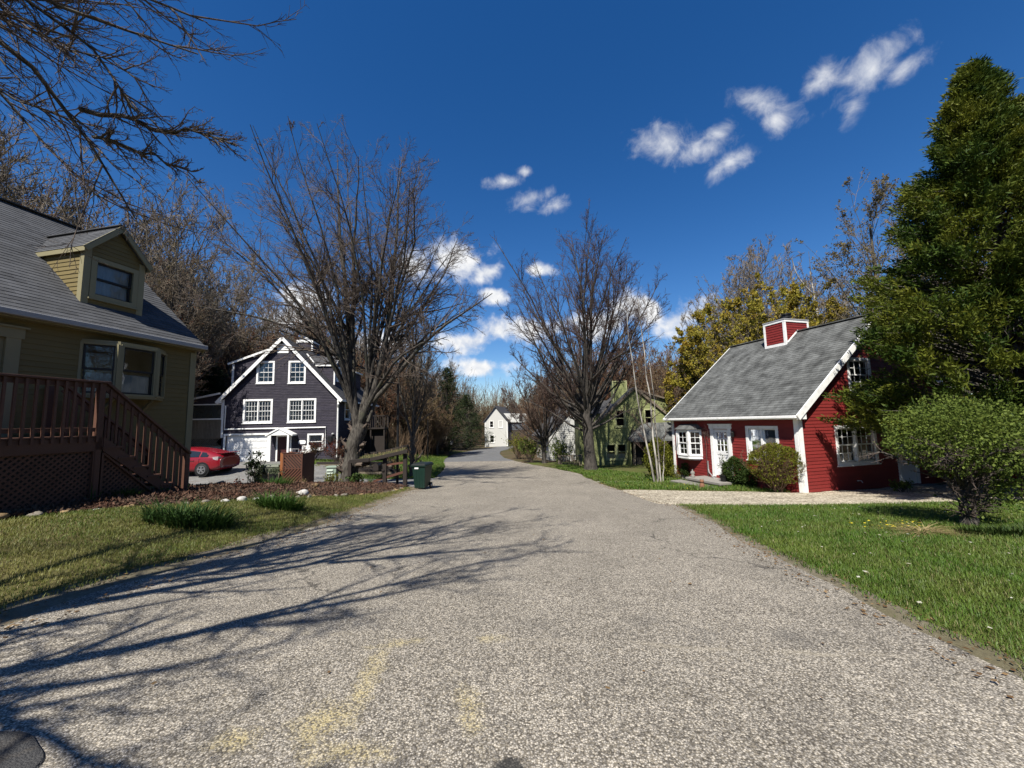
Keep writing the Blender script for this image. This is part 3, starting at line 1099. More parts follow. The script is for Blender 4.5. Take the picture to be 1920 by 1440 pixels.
# ------------------------------------------------------------------ mustard house (left)
def mustard_house():
    A = math.atan2(-.2007, .9796)
    zb = .12
    h = thing('mustard_house', 'shaded mustard clapboard house with grey shingle roof, gabled dormer and bay window', 'house', (-9.085, 10.853, zb), A)
    z = -zb
    L, W = 10.6, 8.0
    ev, pk = 4.10 + z, 7.66 + z
    bay_o = (-2.35, -.9, 2.5 + z, 3.62 + z)
    door_o = (-4.75, -3.62, 1.57 + z, 3.5 + z)
    win_far = (-6.9, -5.7, 2.3 + z, 3.5 + z)
    wall(h, (0, 0, 0), Y, X, [(-L, 0), (0, 0), (0, ev), (-L, ev)], [bay_o, door_o, win_far], M_TAN, .115)
    gable = [(-W, 0), (0, 0), (0, ev), (-W / 2, pk), (-W, ev)]
    wall(h, (0, 0, 0), X, Y, gable, [], M_TAN, .115, clap=False)
    wall(h, (0, -L, 0), X, -Y, gable, [], M_TAN, clap=False)
    wall(h, (-W, 0, 0), Y, -X, [(-L, 0), (0, 0), (0, ev), (-L, ev)], [], M_TAN, clap=False)
    sl = math.atan2(pk - ev, W / 2)
    S1, S2 = Vector((-math.cos(sl), 0, math.sin(sl))), Vector((math.cos(sl), 0, math.sin(sl)))
    ov = .30
    ln = W / 2 / math.cos(sl)
    off = Vector((0, 0, .12))
    mw = root_matrix(h)
    slope_roof(h, off + Vector((0, 0, ev)), Y, S1, [(-L - .2, -ov), (.10, -ov), (.10, ln), (-L - .2, ln)], M_SH_GREY, M_DECKING, .135, .33, n_single=300, world=mw)
    slope_roof(h, off + Vector((-W, 0, ev)), Y, S2, [(-L - .2, -ov), (.10, -ov), (.10, ln), (-L - .2, ln)], M_SH_GREY, M_DECKING, .2, .5)
    MB().bar(off + Vector((-W / 2, -L - .2, pk + .03)), off + Vector((-W / 2, .10, pk + .015)), .24, .02).build('ridge_cap', M_SH_GREY, h)
    MB().box(-W / 2 + .55, -W / 2 + .9, -4.6, -4.2, pk - .6, pk - .25).build('roof_vent', M_BLACK, h)
    gx, gz = ov * math.cos(sl), ev - ov * math.sin(sl)
    MB().box(gx + .012, gx + .12, -L - .2, .12, gz + .0, gz + .12).build('gutter', M_FASCIA, h, bevel=.015)
    MB().box(.02, gx + .008, -L - .15, .09, gz - .03, gz).build('soffit', M_TANTRIM, h)
    for S, xx in ((S1, 0), (S2, -W)):
        MB().bar(Vector((xx, .105, ev - .03)) + S * (-ov), Vector((xx, .105, ev - .03)) + S * ln, .035, .16).build('rake_board', M_TANTRIM, h)
    MB().box(-.1, .04, .0, .04, 0, ev - .04).box(0, .045, -.12, 0, 0, ev - .3).build('corner_board', M_TANTRIM, h)
    MB().box(-W, .01, -L, -.01, -.6, .12).build('foundation', M_CONC, h)
    # bay window with three facets
    pts = [(0, -2.52), (.42, -2.02), (.42, -1.22), (0, -.72)]
    b = MB()
    b.prism([(x, y, 2.40 + z) for x, y in pts], (0, 0, .07))
    b.prism([(x, y, 3.62 + z) for x, y in pts], (0, 0, .09))
    for x, y in pts[1:3]:
        b.box(x - .07, x + .02, y - .05, y + .05, 2.47 + z, 3.62 + z)
    b.bar((.02, -2.0, 2.15 + z), (.3, -2.0, 2.38 + z), .05, .05).bar((.02, -1.2, 2.15 + z), (.3, -1.2, 2.38 + z), .05, .05)
    b.build('bay_window', M_TANTRIM, h)
    for p, q in zip(pts, pts[1:]):
        p3, q3 = Vector((p[0], p[1], 0)), Vector((q[0], q[1], 0))
        U = (q3 - p3).normalized()
        N = Vector((U.y, -U.x, 0))
        if N.x < 0:
            N = -N
        d = (q3 - p3).length
        window(h, p3, U, N, .07, d - .07, 2.50 + z, 3.60 + z, TT, 1, (0, 0), .05, True, [(.02, .98, 0, .42)], name='bay_sash', sill=False, proud=.02, room=False, sash_mat=M_DKSASH)
    # door with a wide flat frame
    u0, u1, v0, v1 = door_o
    F = lambda *a, m: m.fbox(Vector((0, 0, 0)), Y, X, *a)
    fr = MB()
    F(u0 - .16, u0, v0, v1, -.02, .05, m=fr)
    F(u1, u1 + .2, v0, v1, -.02, .05, m=fr)
    F(u0 - .2, u1 + .24, v1, v1 + .2, -.02, .06, m=fr)
    F(u0 - .24, u1 + .29, v1 + .2, v1 + .24, -.02, .10, m=fr)
    fr.build('door_frame', M_TANTRIM, h)
    d = MB()
    F(u0, u0 + .16, v0, v1, -.06, -.015, m=d)
    F(u1 - .16, u1, v0, v1, -.06, -.015, m=d)
    for a, bb in ((v0, v0 + .25), (v0 + .85, v0 + 1.0), (v0 + 1.28, v0 + 1.33), (v1 - .16, v1)):
        F(u0 + .16, u1 - .16, a, bb, -.06, -.015, m=d)
    F(u0 + .16, u1 - .16, v0 + .25, v0 + .85, -.05, -.03, m=d)
    dr = d.build('door', M_TANTRIM, h)
    for a, bb in ((v0 + 1.0, v0 + 1.28), (v0 + 1.33, v1 - .16)):
        m = MB()
        F(u0 + .16, u1 - .16, a, bb, -.04, -.036, m=m)
        m.build('pane', GLASS, dr)
    MB().box(-.5, -.46, u0 - .3, u1 + .3, v0 - .2, v1 + .2).build('hall_dark', M_SHADE, h)  # dark sheet for the unlit hall behind the door panes
    window(h, (0, 0, 0), Y, X, *win_far, TT, 2, (0, 0), .1, True, None)
    # dormer
    dx = -.50                                   # front plane
    y0, y1 = -2.27, -1.08
    base = ev + .12 + math.tan(sl) * .5
    de, dp = 6.02 + z, 6.72 + z
    ym = (y0 + y1) / 2
    dw = (y0 + .22, y1 - .22, 4.92 + z, 5.72 + z)
    wall(h, (dx, 0, 0), Y, X, [(y0, base - .05), (y1, base - .05), (y1, de), (ym, dp - .06), (y0, de)], [dw], M_TAN, .105, name='dormer', thick=.08)
    back_e = -(de - .12 - ev) / math.tan(sl)
    for yy, N_ in ((y0, -Y), (y1, Y)):
        wall(h, (0, yy, 0), X, N_, [(dx, base - .02), (dx, de), (back_e, de)], [], M_TAN, .105, name='dormer_cheek', thick=.05)
    window(h, (dx, 0, 0), Y, X, *dw, TT, 1, (0, 0), .11, True, [(0, 1, 0, 1)], room=False, sash_mat=M_DKSASH)
    for q in (y0 - .035, y1 - .10):
        MB().box(dx - .10, dx + .035, q, q + .135, base - .05, de).build('dormer_corner_board', M_TANTRIM, h)
    back_p = -(dp - .12 - ev) / math.tan(sl)
    half = (y1 - y0) / 2
    ds = math.atan2(dp - de, half)
    for sg, yy in ((1, y0), (-1, y1)):
        Sd = Vector((0, sg * math.cos(ds), math.sin(ds)))
        o2 = .14
        ll = half / math.cos(ds)
        zo = .07
        xe = -(de + zo - o2 * math.sin(ds) - .12 - ev) / math.tan(sl) - .0
        xp = -(dp + zo - .12 - ev) / math.tan(sl)
        slope_roof(h, Vector((0, yy, de + zo)), X, Sd, [(dx + .16, -o2), (dx + .16, ll), (xp - .05, ll), (xe - .05, -o2)], M_SH_GREY, M_DECKING, .12, .3, name='dormer_roof', thick=.05)
        MB().bar(Vector((dx + .15, yy, de + .01)) + Sd * (-o2), Vector((dx + .15, yy, de + .01)) + Sd * (ll + .02), .035, .12).build('dormer_rake', M_TANTRIM, h)
        eb = Vector((0, yy, de + .0)) + Sd * (-o2)
        MB().box(xe + .05, dx + .14, eb.y - .012, eb.y + .012, eb.z - .05, eb.z + .06).build('dormer_fascia', M_TANTRIM, h)
    MB().bar((xp, ym, dp + .085), (dx + .17, ym, dp + .085), .16, .02).build('dormer_ridge', M_SH_GREY, h)
    MB().box(dx - .9, dx - .85, y0 + .06, y1 - .06, base, de).build('dormer_dark', M_SHADE, h)  # dark sheet for the unlit space behind the dormer window
    # ---- deck: a thing of its own that stands against the house
    dk = thing('deck', 'raised red-brown wooden deck with railing, lattice skirt and stairs against mustard house', 'deck', tuple(mw @ Vector((1.6, -2.93, -.1 + .0))), A)
    o = Vector((1.6, -3.08, 0))                 # local origin in house coordinates
    zd = zb - dk.location.z
    fz = 1.56 - dk.location.z                   # floor height above the deck origin
    x0, x1, ya, yb = .06 - 1.6, 0.0, -6.2, 0.0
    n = int((yb - ya) / .145)
    fl = MB().box(x0, x1 - .04, ya, yb - .02, fz - .26, fz - .03).build('floor_frame', M_DECK, dk)
    for i in range(n):
        yy = ya + i * .145
        MB().box(x0, x1 + .02, yy, yy + .138, fz - .028, fz + random.uniform(-.001, .001)).build('plank', M_DECK, fl)
    MB().box(-.038, .0, ya, yb, fz - .27, fz - .035).build('rim_joist', M_DECK, dk)
    MB().box(x0, -.042, yb - .04, yb, fz - .27, fz - .035).build('rim_joist', M_DECK, dk)
    rt = 2.63 - dk.location.z
    for yy in (yb - .06, yb - 2.2, yb - 4.4):
        MB().box(-.10, -.0, yy - .06, yy + .04, -.35, rt - .03).build('post', M_DECK, dk)
    MB().box(x0 + .02, x0 + .12, yb - .1, yb, -.3, rt - .03).build('post', M_DECK, dk)
    MB().box(-.12, .05, ya, yb + .03, rt - .04, rt).box(-.05, -.01, ya, yb, rt - .14, rt - .045).box(-.05, -.01, ya, yb, fz + .08, fz + .16).build('railing', M_DECK, dk, bevel=.006)
    yy = ya + .05
    while yy < yb - .12:
        MB().box(.0, .036, yy, yy + .036, fz - .12, rt - .05).build('baluster', M_DECK, dk)
        yy += .128
    # stairs run along the house, down to the far end
    nst, rise, run = 6, (fz + .02) / 7, 1.66 / 6
    for i in range(nst):
        zz = fz - rise * (i + 1)
        MB().box(-1.15, .04, run * i - .02, run * (i + 1) + .02, zz - .04, zz).build('tread', M_DECK, dk)
    for xx in (-1.15, -.02):
        MB().prism([(xx, 0, fz - .02), (xx, run * nst, fz - rise * 6.9), (xx, run * nst, fz - rise * 6.9 - .2), (xx, 0, fz - .30)], (.04, 0, 0)).build('stringer', M_DECK, dk)
    a, b = Vector((.0, -.02, rt - .02)), Vector((.0, 1.7, rt - .02 - rise * 6.9))
    for xx in (-.02, -1.15):
        q = Vector((xx, 0, 0))
        MB().bar(a + q, b + q, .14, .04).bar(a + q - Vector((0, 0, .1)), b + q - Vector((0, 0, .1)), .035, .09).build('stair_rail', M_DECK, dk)
        MB().bar(b + q + Vector((0, -.06, -1.2)), b + q + Vector((0, -.06, -.03)), .09, .09).build('newel', M_DECK, dk)
        for i in range(13):
            t = (i + .6) / 13.2
            p = a.lerp(b, t) + q + Vector((.03, 0, -.06))
            MB().bar(p - Vector((0, 0, .98)), p, .036, .036, up=(0, 1, 0)).build('baluster', M_DECK, dk)
    # lattice skirt: crossed diagonal slats clipped to the panel outline
    def lattice(poly, nm):
        bk = MB()
        bk.prism([(-.075, p[0], p[1]) for p in poly], (-.01, 0, 0)).build('skirt_shade', M_SHADE, dk)  # near-black sheet painting the shade under the deck
        fr = MB()
        for (p, q) in zip(poly, poly[1:] + poly[:1]):
            fr.bar((-.03, p[0], p[1]), (-.03, q[0], q[1]), .03, .06, up=(1, 0, 0))
        pn = fr.build(nm, M_DECK, dk)
        ymin, ymax = min(p[0] for p in poly), max(p[0] for p in poly)
        zmin, zmax = min(p[1] for p in poly), max(p[1] for p in poly)
        for sg, xx in ((1, -.05), (-1, -.058)):
            c = ymin - (zmax - zmin)
            while c < ymax + (zmax - zmin):
                # line y = c + sg*(z - zmin) ; clip by convex poly
                t0, t1 = -1e9, 1e9
                P0, D = np.array([c, zmin if sg > 0 else zmax]), np.array([1., sg * 1.]) * .7071
                area = sum(p[0] * q[1] - q[0] * p[1] for p, q in zip(poly, poly[1:] + poly[:1]))
                ok = True
                for p, q in zip(poly, poly[1:] + poly[:1]):
                    e = np.array(q) - np.array(p)
                    nn = np.array([-e[1], e[0]]) * (1 if area > 0 else -1)
                    den, num = nn @ D, nn @ (np.array(p) - P0)
                    if abs(den) < 1e-9:
                        if num > 0:
                            ok = False
                    elif den > 0:
                        t0 = max(t0, num / den)
                    else:
                        t1 = min(t1, num / den)
                if ok and t1 - t0 > .06:
                    s, e = P0 + D * t0, P0 + D * t1
                    MB().bar((xx, s[0], s[1]), (xx, e[0], e[1]), .034, .007, up=(1, 0, 0)).build('slat', M_DECK, pn)
                c += .10
    lattice([(ya + 2.4, -.3), (-2.25, -.3), (-2.25, fz - .28), (ya + 2.4, fz - .28)], 'lattice_panel')
    lattice([(-2.15, -.25), (-.12, -.15), (-.12, fz - .28), (-2.15, fz - .28)], 'lattice_panel')
    lattice([(.02, -.15), (1.35, -.1), (.02, fz - .34)], 'lattice_panel')
    MB().box(-1.2, .08, 1.68, 2.1, -.1, .06).box(-1.2, .1, 1.95, 2.4, -.2, -.02).build('landing', M_STONE, dk)
    return h


# ------------------------------------------------------------------ dark house
def dark_house():
    A = R(4)
    h = thing('dark_house', 'tall purple-black clapboard house with white trim and garage in its base', 'house', (-20.31, 27.0, -.74), A)
    z = .74
    W, D = 7.85, 9.0
    ev, pk = 3.72 + z, 7.95 + z
    uL, uR = (2.27, 3.26, 4.88 + z, 6.26 + z), (4.45, 5.42, 4.86 + z, 6.26 + z)
    lL, lR = (1.48, 3.22, 2.09 + z, 3.53 + z), (4.5, 6.2, 2.09 + z, 3.53 + z)
    gw = (5.90, 6.80, .12 + z, 1.05 + z)
    gar = (.27, 3.10, 0, 1.15 + z)
    ent = (3.78, 4.62, 0.05, .98 + z)
    gable = [(0, 0), (W, 0), (W, ev), (W / 2, pk), (0, ev)]
    wall(h, (0, 0, 0), X, -Y, gable, [uL, uR, lL, lR, gw, gar, ent], M_NAVY, .118)
    rw = (1.3, 2.3, 2.2 + z, 3.55 + z)
    wall(h, (W, 0, 0), Y, X, [(0, 0), (D, 0), (D, ev), (0, ev)], [rw], M_NAVY, .118)
    wall(h, (0, 0, 0), Y, -X, [(0, 0), (D, 0), (D, ev), (0, ev)], [], M_NAVY, clap=False)
    wall(h, (0, D, 0), X, Y, gable, [], M_NAVY, clap=False)
    sl = math.atan2(pk - ev, W / 2)
    S1, S2 = Vector((math.cos(sl), 0, math.sin(sl))), Vector((-math.cos(sl), 0, math.sin(sl)))
    ln = W / 2 / math.cos(sl)
    ov = .42
    off = Vector((0, 0, .12))
    for S, xx in ((S1, 0), (S2, W)):
        slope_roof(h, off + Vector((xx, -.25, ev)), Y, S, [(0, -ov), (D + .5, -ov), (D + .5, ln), (0, ln)], M_SH_DARK, M_DECKING, .18, .4)
        MB().bar(Vector((xx, -.27, ev + .04)) + S * (-ov - .05), Vector((xx, -.27, ev + .04)) + S * (ln + .04), .04, .22).build('rake_board', M_WHITE, h)
    for xx, sg in ((0, -1), (W, 1)):
        gx, gz = xx + sg * ov * math.cos(sl), ev - ov * math.sin(sl)
        MB().box(min(gx, gx + sg * .1), max(gx, gx + sg * .1), -.25, D + .25, gz - .02, gz + .1).build('gutter', M_WHITE, h)
        MB().prism([(gx, -.24, gz - .02), (xx, -.24, gz - .02), (xx, -.24, ev + .1), (gx, -.24, gz + .1)], (0, .03, 0)).build('cornice_return', M_WHITE, h)
    # windows
    for o in (uL, uR):
        window(h, (0, 0, 0), X, -Y, *o, TW, 1, (3, 2), .12, True, [(0, .45, .5, 1), (.55, 1, .5, 1), (.3, .7, 0, .3)])
    for o in (lL, lR):
        window(h, (0, 0, 0), X, -Y, *o, TW, 2, (4, 2), .13, True, [(0, 1, 0, 1)])
    window(h, (0, 0, 0), X, -Y, *gw, TW, 1, (0, 0), .11, True, [(0, 1, 0, 1)])
    window(h, (W, 0, 0), Y, X, *rw, TW, 1, (0, 0), .11, True, None)
    # louvered gable vent
    v = MB()
    F = lambda *a, m: m.fbox(Vector((0, 0, 0)), X, -Y, *a)
    F(3.52, 3.60, 6.95 + z, 7.62 + z, .0, .06, m=v); F(4.22, 4.30, 6.95 + z, 7.62 + z, .0, .06, m=v)
    F(3.60, 4.22, 6.95 + z, 7.02 + z, .0, .06, m=v); F(3.60, 4.22, 7.55 + z, 7.62 + z, .0, .06, m=v)
    F(3.60, 4.22, 7.02 + z, 7.55 + z, .01, .03, m=v)
    vt = v.build('gable_vent', M_WHITE, h)
    for i in range(7):
        zz = 7.03 + z + i * .074
        MB().hexa([(3.6, -.055, zz), (4.22, -.055, zz), (4.22, -.035, zz + .06), (3.6, -.035, zz + .06), (3.6, -.05, zz + .008), (4.22, -.05, zz + .008), (4.22, -.03, zz + .068), (3.6, -.03, zz + .068)]).build('louver', M_WHITE, vt)
    # white pipe band, corner boards and downspout
    MB().tube([(.2, -.07, 3.24 + z), (.2, -.07, 1.58 + z), (7.05, -.07, 1.58 + z), (7.05, -.07, .1 + z)], .05, 8).build('white_pipe', M_WHITE, h)
    MB().box(-.1, .08, -.05, 0, 1.0 + z, ev - .06).build('corner_board', M_WHITE, h)
    MB().tube([(W + .1, -.3, ev - .5), (W + .02, -.1, ev - .75), (W + .02, -.1, .2)], .055, 8).box(W - .06, W + .05, -.05, 0, .6, ev - .06).build('downspout', M_WHITE, h)
    # garage door: sectional, four rows of raised panels
    g_ = MB()
    F(gar[0] - .12, gar[0], 0, gar[3] + .12, 0, .05, m=g_); F(gar[1], gar[1] + .12, 0, gar[3] + .12, 0, .05, m=g_); F(gar[0], gar[1], gar[3], gar[3] + .12, 0, .05, m=g_)
    g_.build('garage_frame', M_WHITE, h)
    gd = MB()
    F(gar[0], gar[1], 0, gar[3], -.16, -.12, m=gd)
    gdo = gd.build('garage_door', M_DOORW, h)
    for r_ in range(4):
        hh = gar[3] / 4
        for c_ in range(4):
            ww = (gar[1] - gar[0]) / 4
            m = MB()
            F(gar[0] + ww * c_ + .07, gar[0] + ww * (c_ + 1) - .07, hh * r_ + .08, hh * (r_ + 1) - .08, -.12, -.105, m=m)
            m.build('panel', M_DOORW, gdo)
        m = MB()
        F(gar[0], gar[1], hh * r_ + .005, hh * r_ + .02, -.119, -.108, m=m)
        m.build('joint_strip', M_FASCIA, gdo)
    # small gabled hood over the entrance
    e = MB()
    px0, px1, pe, pp = 3.42, 4.98, 1.10 + z, 1.52 + z
    pm = (px0 + px1) / 2
    for a, b in (((px0 - .12, pe - .06), (pm, pp)), ((px1 + .12, pe - .06), (pm, pp))):
        e.hexa([(a[0], -.75, a[1]), (b[0], -.75, b[1]), (b[0], 0, b[1]), (a[0], 0, a[1]), (a[0], -.75, a[1] + .11), (b[0], -.75, b[1] + .11), (b[0], 0, b[1] + .11), (a[0], 0, a[1] + .11)])
    e.prism([(px0 + .1, -.70, pe), (px1 - .1, -.70, pe), (pm, -.70, pp)], (0, .05, 0))
    for xx in (px0 + .12, px1 - .24):
        e.box(xx, xx + .12, -.7, -.58, 0, pe)
    e.build('entrance_hood', M_WHITE, h)
    en = MB()
    F(ent[0] - .1, ent[0], 0, ent[3] + .1, 0, .04, m=en); F(ent[1], ent[1] + .1, 0, ent[3] + .1, 0, .04, m=en); F(ent[0], ent[1], ent[3], ent[3] + .1, 0, .04, m=en)
    en.build('entrance_frame', M_WHITE, h)
    M_DD = mat_plain('dark_red_door_paint', (.07, .016, .014), .5)
    dd = MB()
    F(ent[0], ent[1], 0, ent[3], -.06, -.02, m=dd); F(ent[0], ent[1], .82, .88, -.02, -.005, m=dd)
    dd.build('entrance_door', M_DD, h)
    pl = MB()
    pl.prism([(5.2, -.03, .5 + z), (5.28, -.03, .44 + z), (5.62, -.03, .44 + z), (5.7, -.03, .5 + z), (5.7, -.03, .64 + z), (5.6, -.03, .71 + z), (5.3, -.03, .71 + z), (5.2, -.03, .64 + z)], (0, -.03, 0))
    pl.build('name_board', M_WHITE, h)
    for xx in (3.3, 5.05):
        MB().lathe((xx, -.12, .72 + z), [(0, -.1), (.05, -.08), (.07, .06), (.02, .13), (0, .15)], 8).box(xx - .02, xx + .02, -.12, 0, .76 + z, .79 + z).build('wall_lantern', M_BLACK, h)
    MB().lathe((7.55, -.08, 1.1 + z), [(0, -.09), (.08, -.05), (.1, 0), (.08, .05), (0, .09)], 10).build('electric_meter', M_FASCIA, h)
    MB().box(7.2, 7.5, -.15, 0, .5 + z, .95 + z).box(7.55, 7.75, -.12, 0, .6 + z, .95 + z).build('meter_box', M_BLACK, h)
    MB().tube([(2.0, -.1, 6.7 + z), (2.0, -.25, 6.75 + z)], .06, 8).build('flood_lamp', M_WHITE, h)
    # shed dormer on the left slope
    yc = .55
    zl = lambda x: ev + .14 + (x) * math.tan(sl)
    cheek = [(.22, zl(.22)), (.22, 6.28 + z), (2.95, 7.30 + z), (3.3, zl(3.3) + .02)]
    wall(h, (0, yc, 0), X, -Y, [(.22, zl(.22)), (.22, 6.28 + z), (3.22, 7.42 + z)], [], M_NAVY, .118, name='shed_dormer', thick=.06)
    wall(h, (.22, 0, 0), Y, -X, [(yc, 4.2 + z), (7.5, 4.2 + z), (7.5, 6.28 + z), (yc, 6.28 + z)], [], M_NAVY, clap=False, name='shed_dormer_front')
    sd = Vector((3.0, 0, 1.14)).normalized()
    slope_roof(h, Vector((.0, yc - .15, 6.30 + z)), Y, sd, [(0, -.1), (7.3, -.1), (7.3, 3.5), (0, 3.5)], M_SH_DARK, M_DECKING, .2, .4, name='shed_dormer_roof')
    MB().bar(Vector((-.1, yc - .17, 6.25 + z)), Vector((3.2, yc - .17, 7.48 + z)), .04, .14).box(.14, .28, yc - .06, yc, zl(.22) - .05, 6.25 + z).build('shed_dormer_trim', M_WHITE, h)
    # gabled dormer on the right slope
    y0, y1, xf = 1.3, 2.9, W - .82
    zr = lambda x: ev + .14 + (W - x) * math.tan(sl)
    de, dp = 6.22 + z, 7.02 + z
    xe = W - (de - .14 - ev) / math.tan(sl)
    for yy, N_ in ((y0, -Y), (y1, Y)):
        wall(h, (0, yy, 0), X, N_, [(xf, zr(xf) - .02), (xf, de), (xe, de)], [], M_NAVY, .118, name='gable_dormer_cheek', thick=.05, clap=(yy == y0))
    dw = (y0 + .4, y1 - .4, 5.15 + z, 6.1 + z)
    wall(h, (xf, 0, 0), Y, X, [(y0, zr(xf) - .02), (y1, zr(xf) - .02), (y1, de), ((y0 + y1) / 2, dp), (y0, de)], [dw], M_NAVY, .118, name='gable_dormer', thick=.06)
    window(h, (xf, 0, 0), Y, X, *dw, TW, 1, (0, 0), .1, True, None, room=False)
    half = (y1 - y0) / 2
    ds = math.atan2(dp - de, half)
    for sg, yy in ((1, y0), (-1, y1)):
        Sd = Vector((0, sg * math.cos(ds), math.sin(ds)))
        xp = W - (dp + .06 - .14 - ev) / math.tan(sl)
        ll = half / math.cos(ds)
        slope_roof(h, Vector((0, yy, de + .06)), X, Sd, [(xf + .15, -.12), (xf + .15, ll), (xp, ll), (xe, -.12)], M_SH_DARK, M_DECKING, .18, .4, name='gable_dormer_roof', thick=.05)
        MB().bar(Vector((xe, yy - sg * .11, de - .02)), Vector((xf + .15, yy - sg * .11, de - .02)), .03, .1).bar(Vector((xf + .15, yy - sg * .12, de - .03)), Vector((xf + .15, (y0 + y1) / 2, dp + .03)), .03, .12).build('gable_dormer_trim', M_WHITE, h)
    MB().bar((xe - .1, y0 - .06, zr(xe - .1) + .08), (xp, y0 + .25, zr(xp) + .1), .05, .07).build('gable_dormer_flashing', M_WHITE, h)
    MB().box(xf - .04, xf + .05, y0 - .05, y0 + .1, zr(xf), de).build('gable_dormer_corner', M_WHITE, h)
    # second, farther dormer
    MB().box(W - 2.0, W - .75, 5.6, 7.2, 4.9 + z, 6.2 + z).build('far_dormer', M_NAVY, h)
    MB().box(W - 2.3, W - .6, 5.45, 7.35, 6.2 + z, 6.3 + z).build('far_dormer_roof', M_WHITE, h)
    # chimney
    c0, c1, e0, e1, ct = 2.95, 4.25, 3.9, 5.1, 8.72 + z
    MB().box(c0 + .02, c1 - .02, e0 + .02, e1, 6.6 + z, ct).build('chimney', M_NAVY, h)
    t = MB()
    for xx in (c0, c1 - .12):
        t.box(xx, xx + .12, e0 - .02, e0 + .1, 7.0 + z, ct)
    t.box(c0 - .02, c1 + .02, e0 - .03, e0 + .05, ct - .16, ct + .01).box(c1 - .05, c1 + .03, e0 + .05, e1, ct - .16, ct + .01).box(c0 + .0, c1 - .0, e0 + .05, e1, ct, ct + .06)
    t.build('chimney_trim', M_WHITE, h)
    MB().lathe(((c0 + c1) / 2 - .1, e0 + .6, ct + .06), [(.12, 0), (.12, .18), (.2, .2), (.16, .3), (.0, .36)], 12).build('flue_cap', M_FASCIA, h)
    # screened porch on the left
    xl = -2.3
    pz = lambda x: 4.05 + z + .20 * x
    sp = MB()
    sp.hexa([(xl - .1, -.25, pz(xl)), (-.05, -.25, pz(0)), (-.05, 5, pz(0)), (xl - .1, 5, pz(xl)), (xl - .1, -.25, pz(xl) + .1), (-.05, -.25, pz(0) + .1), (-.05, 5, pz(0) + .1), (xl - .1, 5, pz(xl) + .1)])
    sp.build('porch_roof', M_SH_DARK, h)
    MB().bar((xl - .1, -.27, pz(xl) + .04), (-.08, -.27, pz(0) + .04), .03, .12).box(xl, -.05, -.04, .03, 3.30 + z, 3.37 + z).box(xl, -.05, -.05, .04, 2.28 + z, 2.36 + z).box(xl - .02, xl + .1, -.05, .05, 0, 3.6 + z).build('porch_trim', M_WHITE, h)
    MB().prism([(xl, 0, 3.37 + z), (-.02, 0, 3.37 + z), (-.02, 0, pz(0)), (xl, 0, pz(xl))], (0, .05, 0)).build('porch_fascia', M_NAVY, h)
    m_scr, t_ = new_mat('porch_screen_mesh')
    tr, df = t_.n('BsdfTransparent', ins={'Color': (.8, .8, .8)}), t_.n('BsdfDiffuse', ins={'Color': (.06, .065, .06)})
    mx = t_.n('MixShader', ins={0: .6, 1: tr.outputs[0], 2: df.outputs[0]})
    t_.t.links.new(mx.outputs[0], t_.n('OutputMaterial').inputs[0])
    MB().box(xl, -.02, .0, .012, 2.36 + z, 3.30 + z).build('porch_screen', m_scr, h)
    MB().box(xl, .0, 2.5, 2.6, .5, 3.9 + z).build('porch_back_wall', M_NAVY, h)
    MB().box(xl, 0, 0, 5, .95 + z, 1.05 + z).build('porch_floor', M_OLDWOOD, h)
    pr = MB().box(xl, -.02, -.03, .0, 1.05 + z, 1.12 + z).box(xl, -.02, -.03, .0, 2.2 + z, 2.28 + z).build('porch_railing', M_OLDWOOD, h)
    k = xl + .02
    while k < -.08:
        MB().box(k, k + .075, -.055, -.032, 1.0 + z, 2.26 + z).build('slat', M_OLDWOOD, pr)
        k += .098
    lt = MB()
    k = xl - .6
    while k < 0:
        for sg in (1, -1):
            a = Vector((k + (0 if sg > 0 else .6), -.01 - .012 * sg, .42 + z))
            b = Vector((k + (.6 if sg > 0 else 0), -.01 - .012 * sg, 1.0 + z))
            if a.x < xl or b.x < xl:
                continue
            if max(a.x, b.x) < 0:
                lt.bar(a, b, .035, .008, up=(0, 1, 0))
        k += .13
    lt.build('porch_lattice', M_OLDWOOD, h, kind='stuff')
    MB().box(xl + .02, -.02, .05, 4.9, -.4, .42 + z).build('porch_foundation', M_CONC, h)
    MB().box(.02, W - .02, .02, D - .02, -.5, .05).build('foundation', M_CONC, h)
    # timber side stair on the right
    s = MB()
    sx, sy = W + .15, 3.2
    s.box(sx, sx + 2.3, sy, sy + 1.3, 1.35 + z, 1.47 + z)
    for xx in (sx + .05, sx + 1.15, sx + 2.2):
        for yy in (sy + .05, sy + 1.2):
            s.box(xx, xx + .1, yy, yy + .1, -.4, 2.4 + z)
    s.box(sx, sx + 2.3, sy - .02, sy + .03, 2.36 + z, 2.44 + z).box(sx + 2.25, sx + 2.3, sy, sy + 1.3, 2.36 + z, 2.44 + z)
    s.box(sx + .3, sx + 2.2, sy + .4, sy + .45, -.3, 1.35 + z)
    ss = s.build('side_deck', M_DARKWOOD, h)
    for i in range(14):
        MB().box(sx + .1 + i * .155, sx + .14 + i * .155, sy, sy + .03, 1.47 + z, 2.36 + z).build('baluster', M_DARKWOOD, ss)
    return h


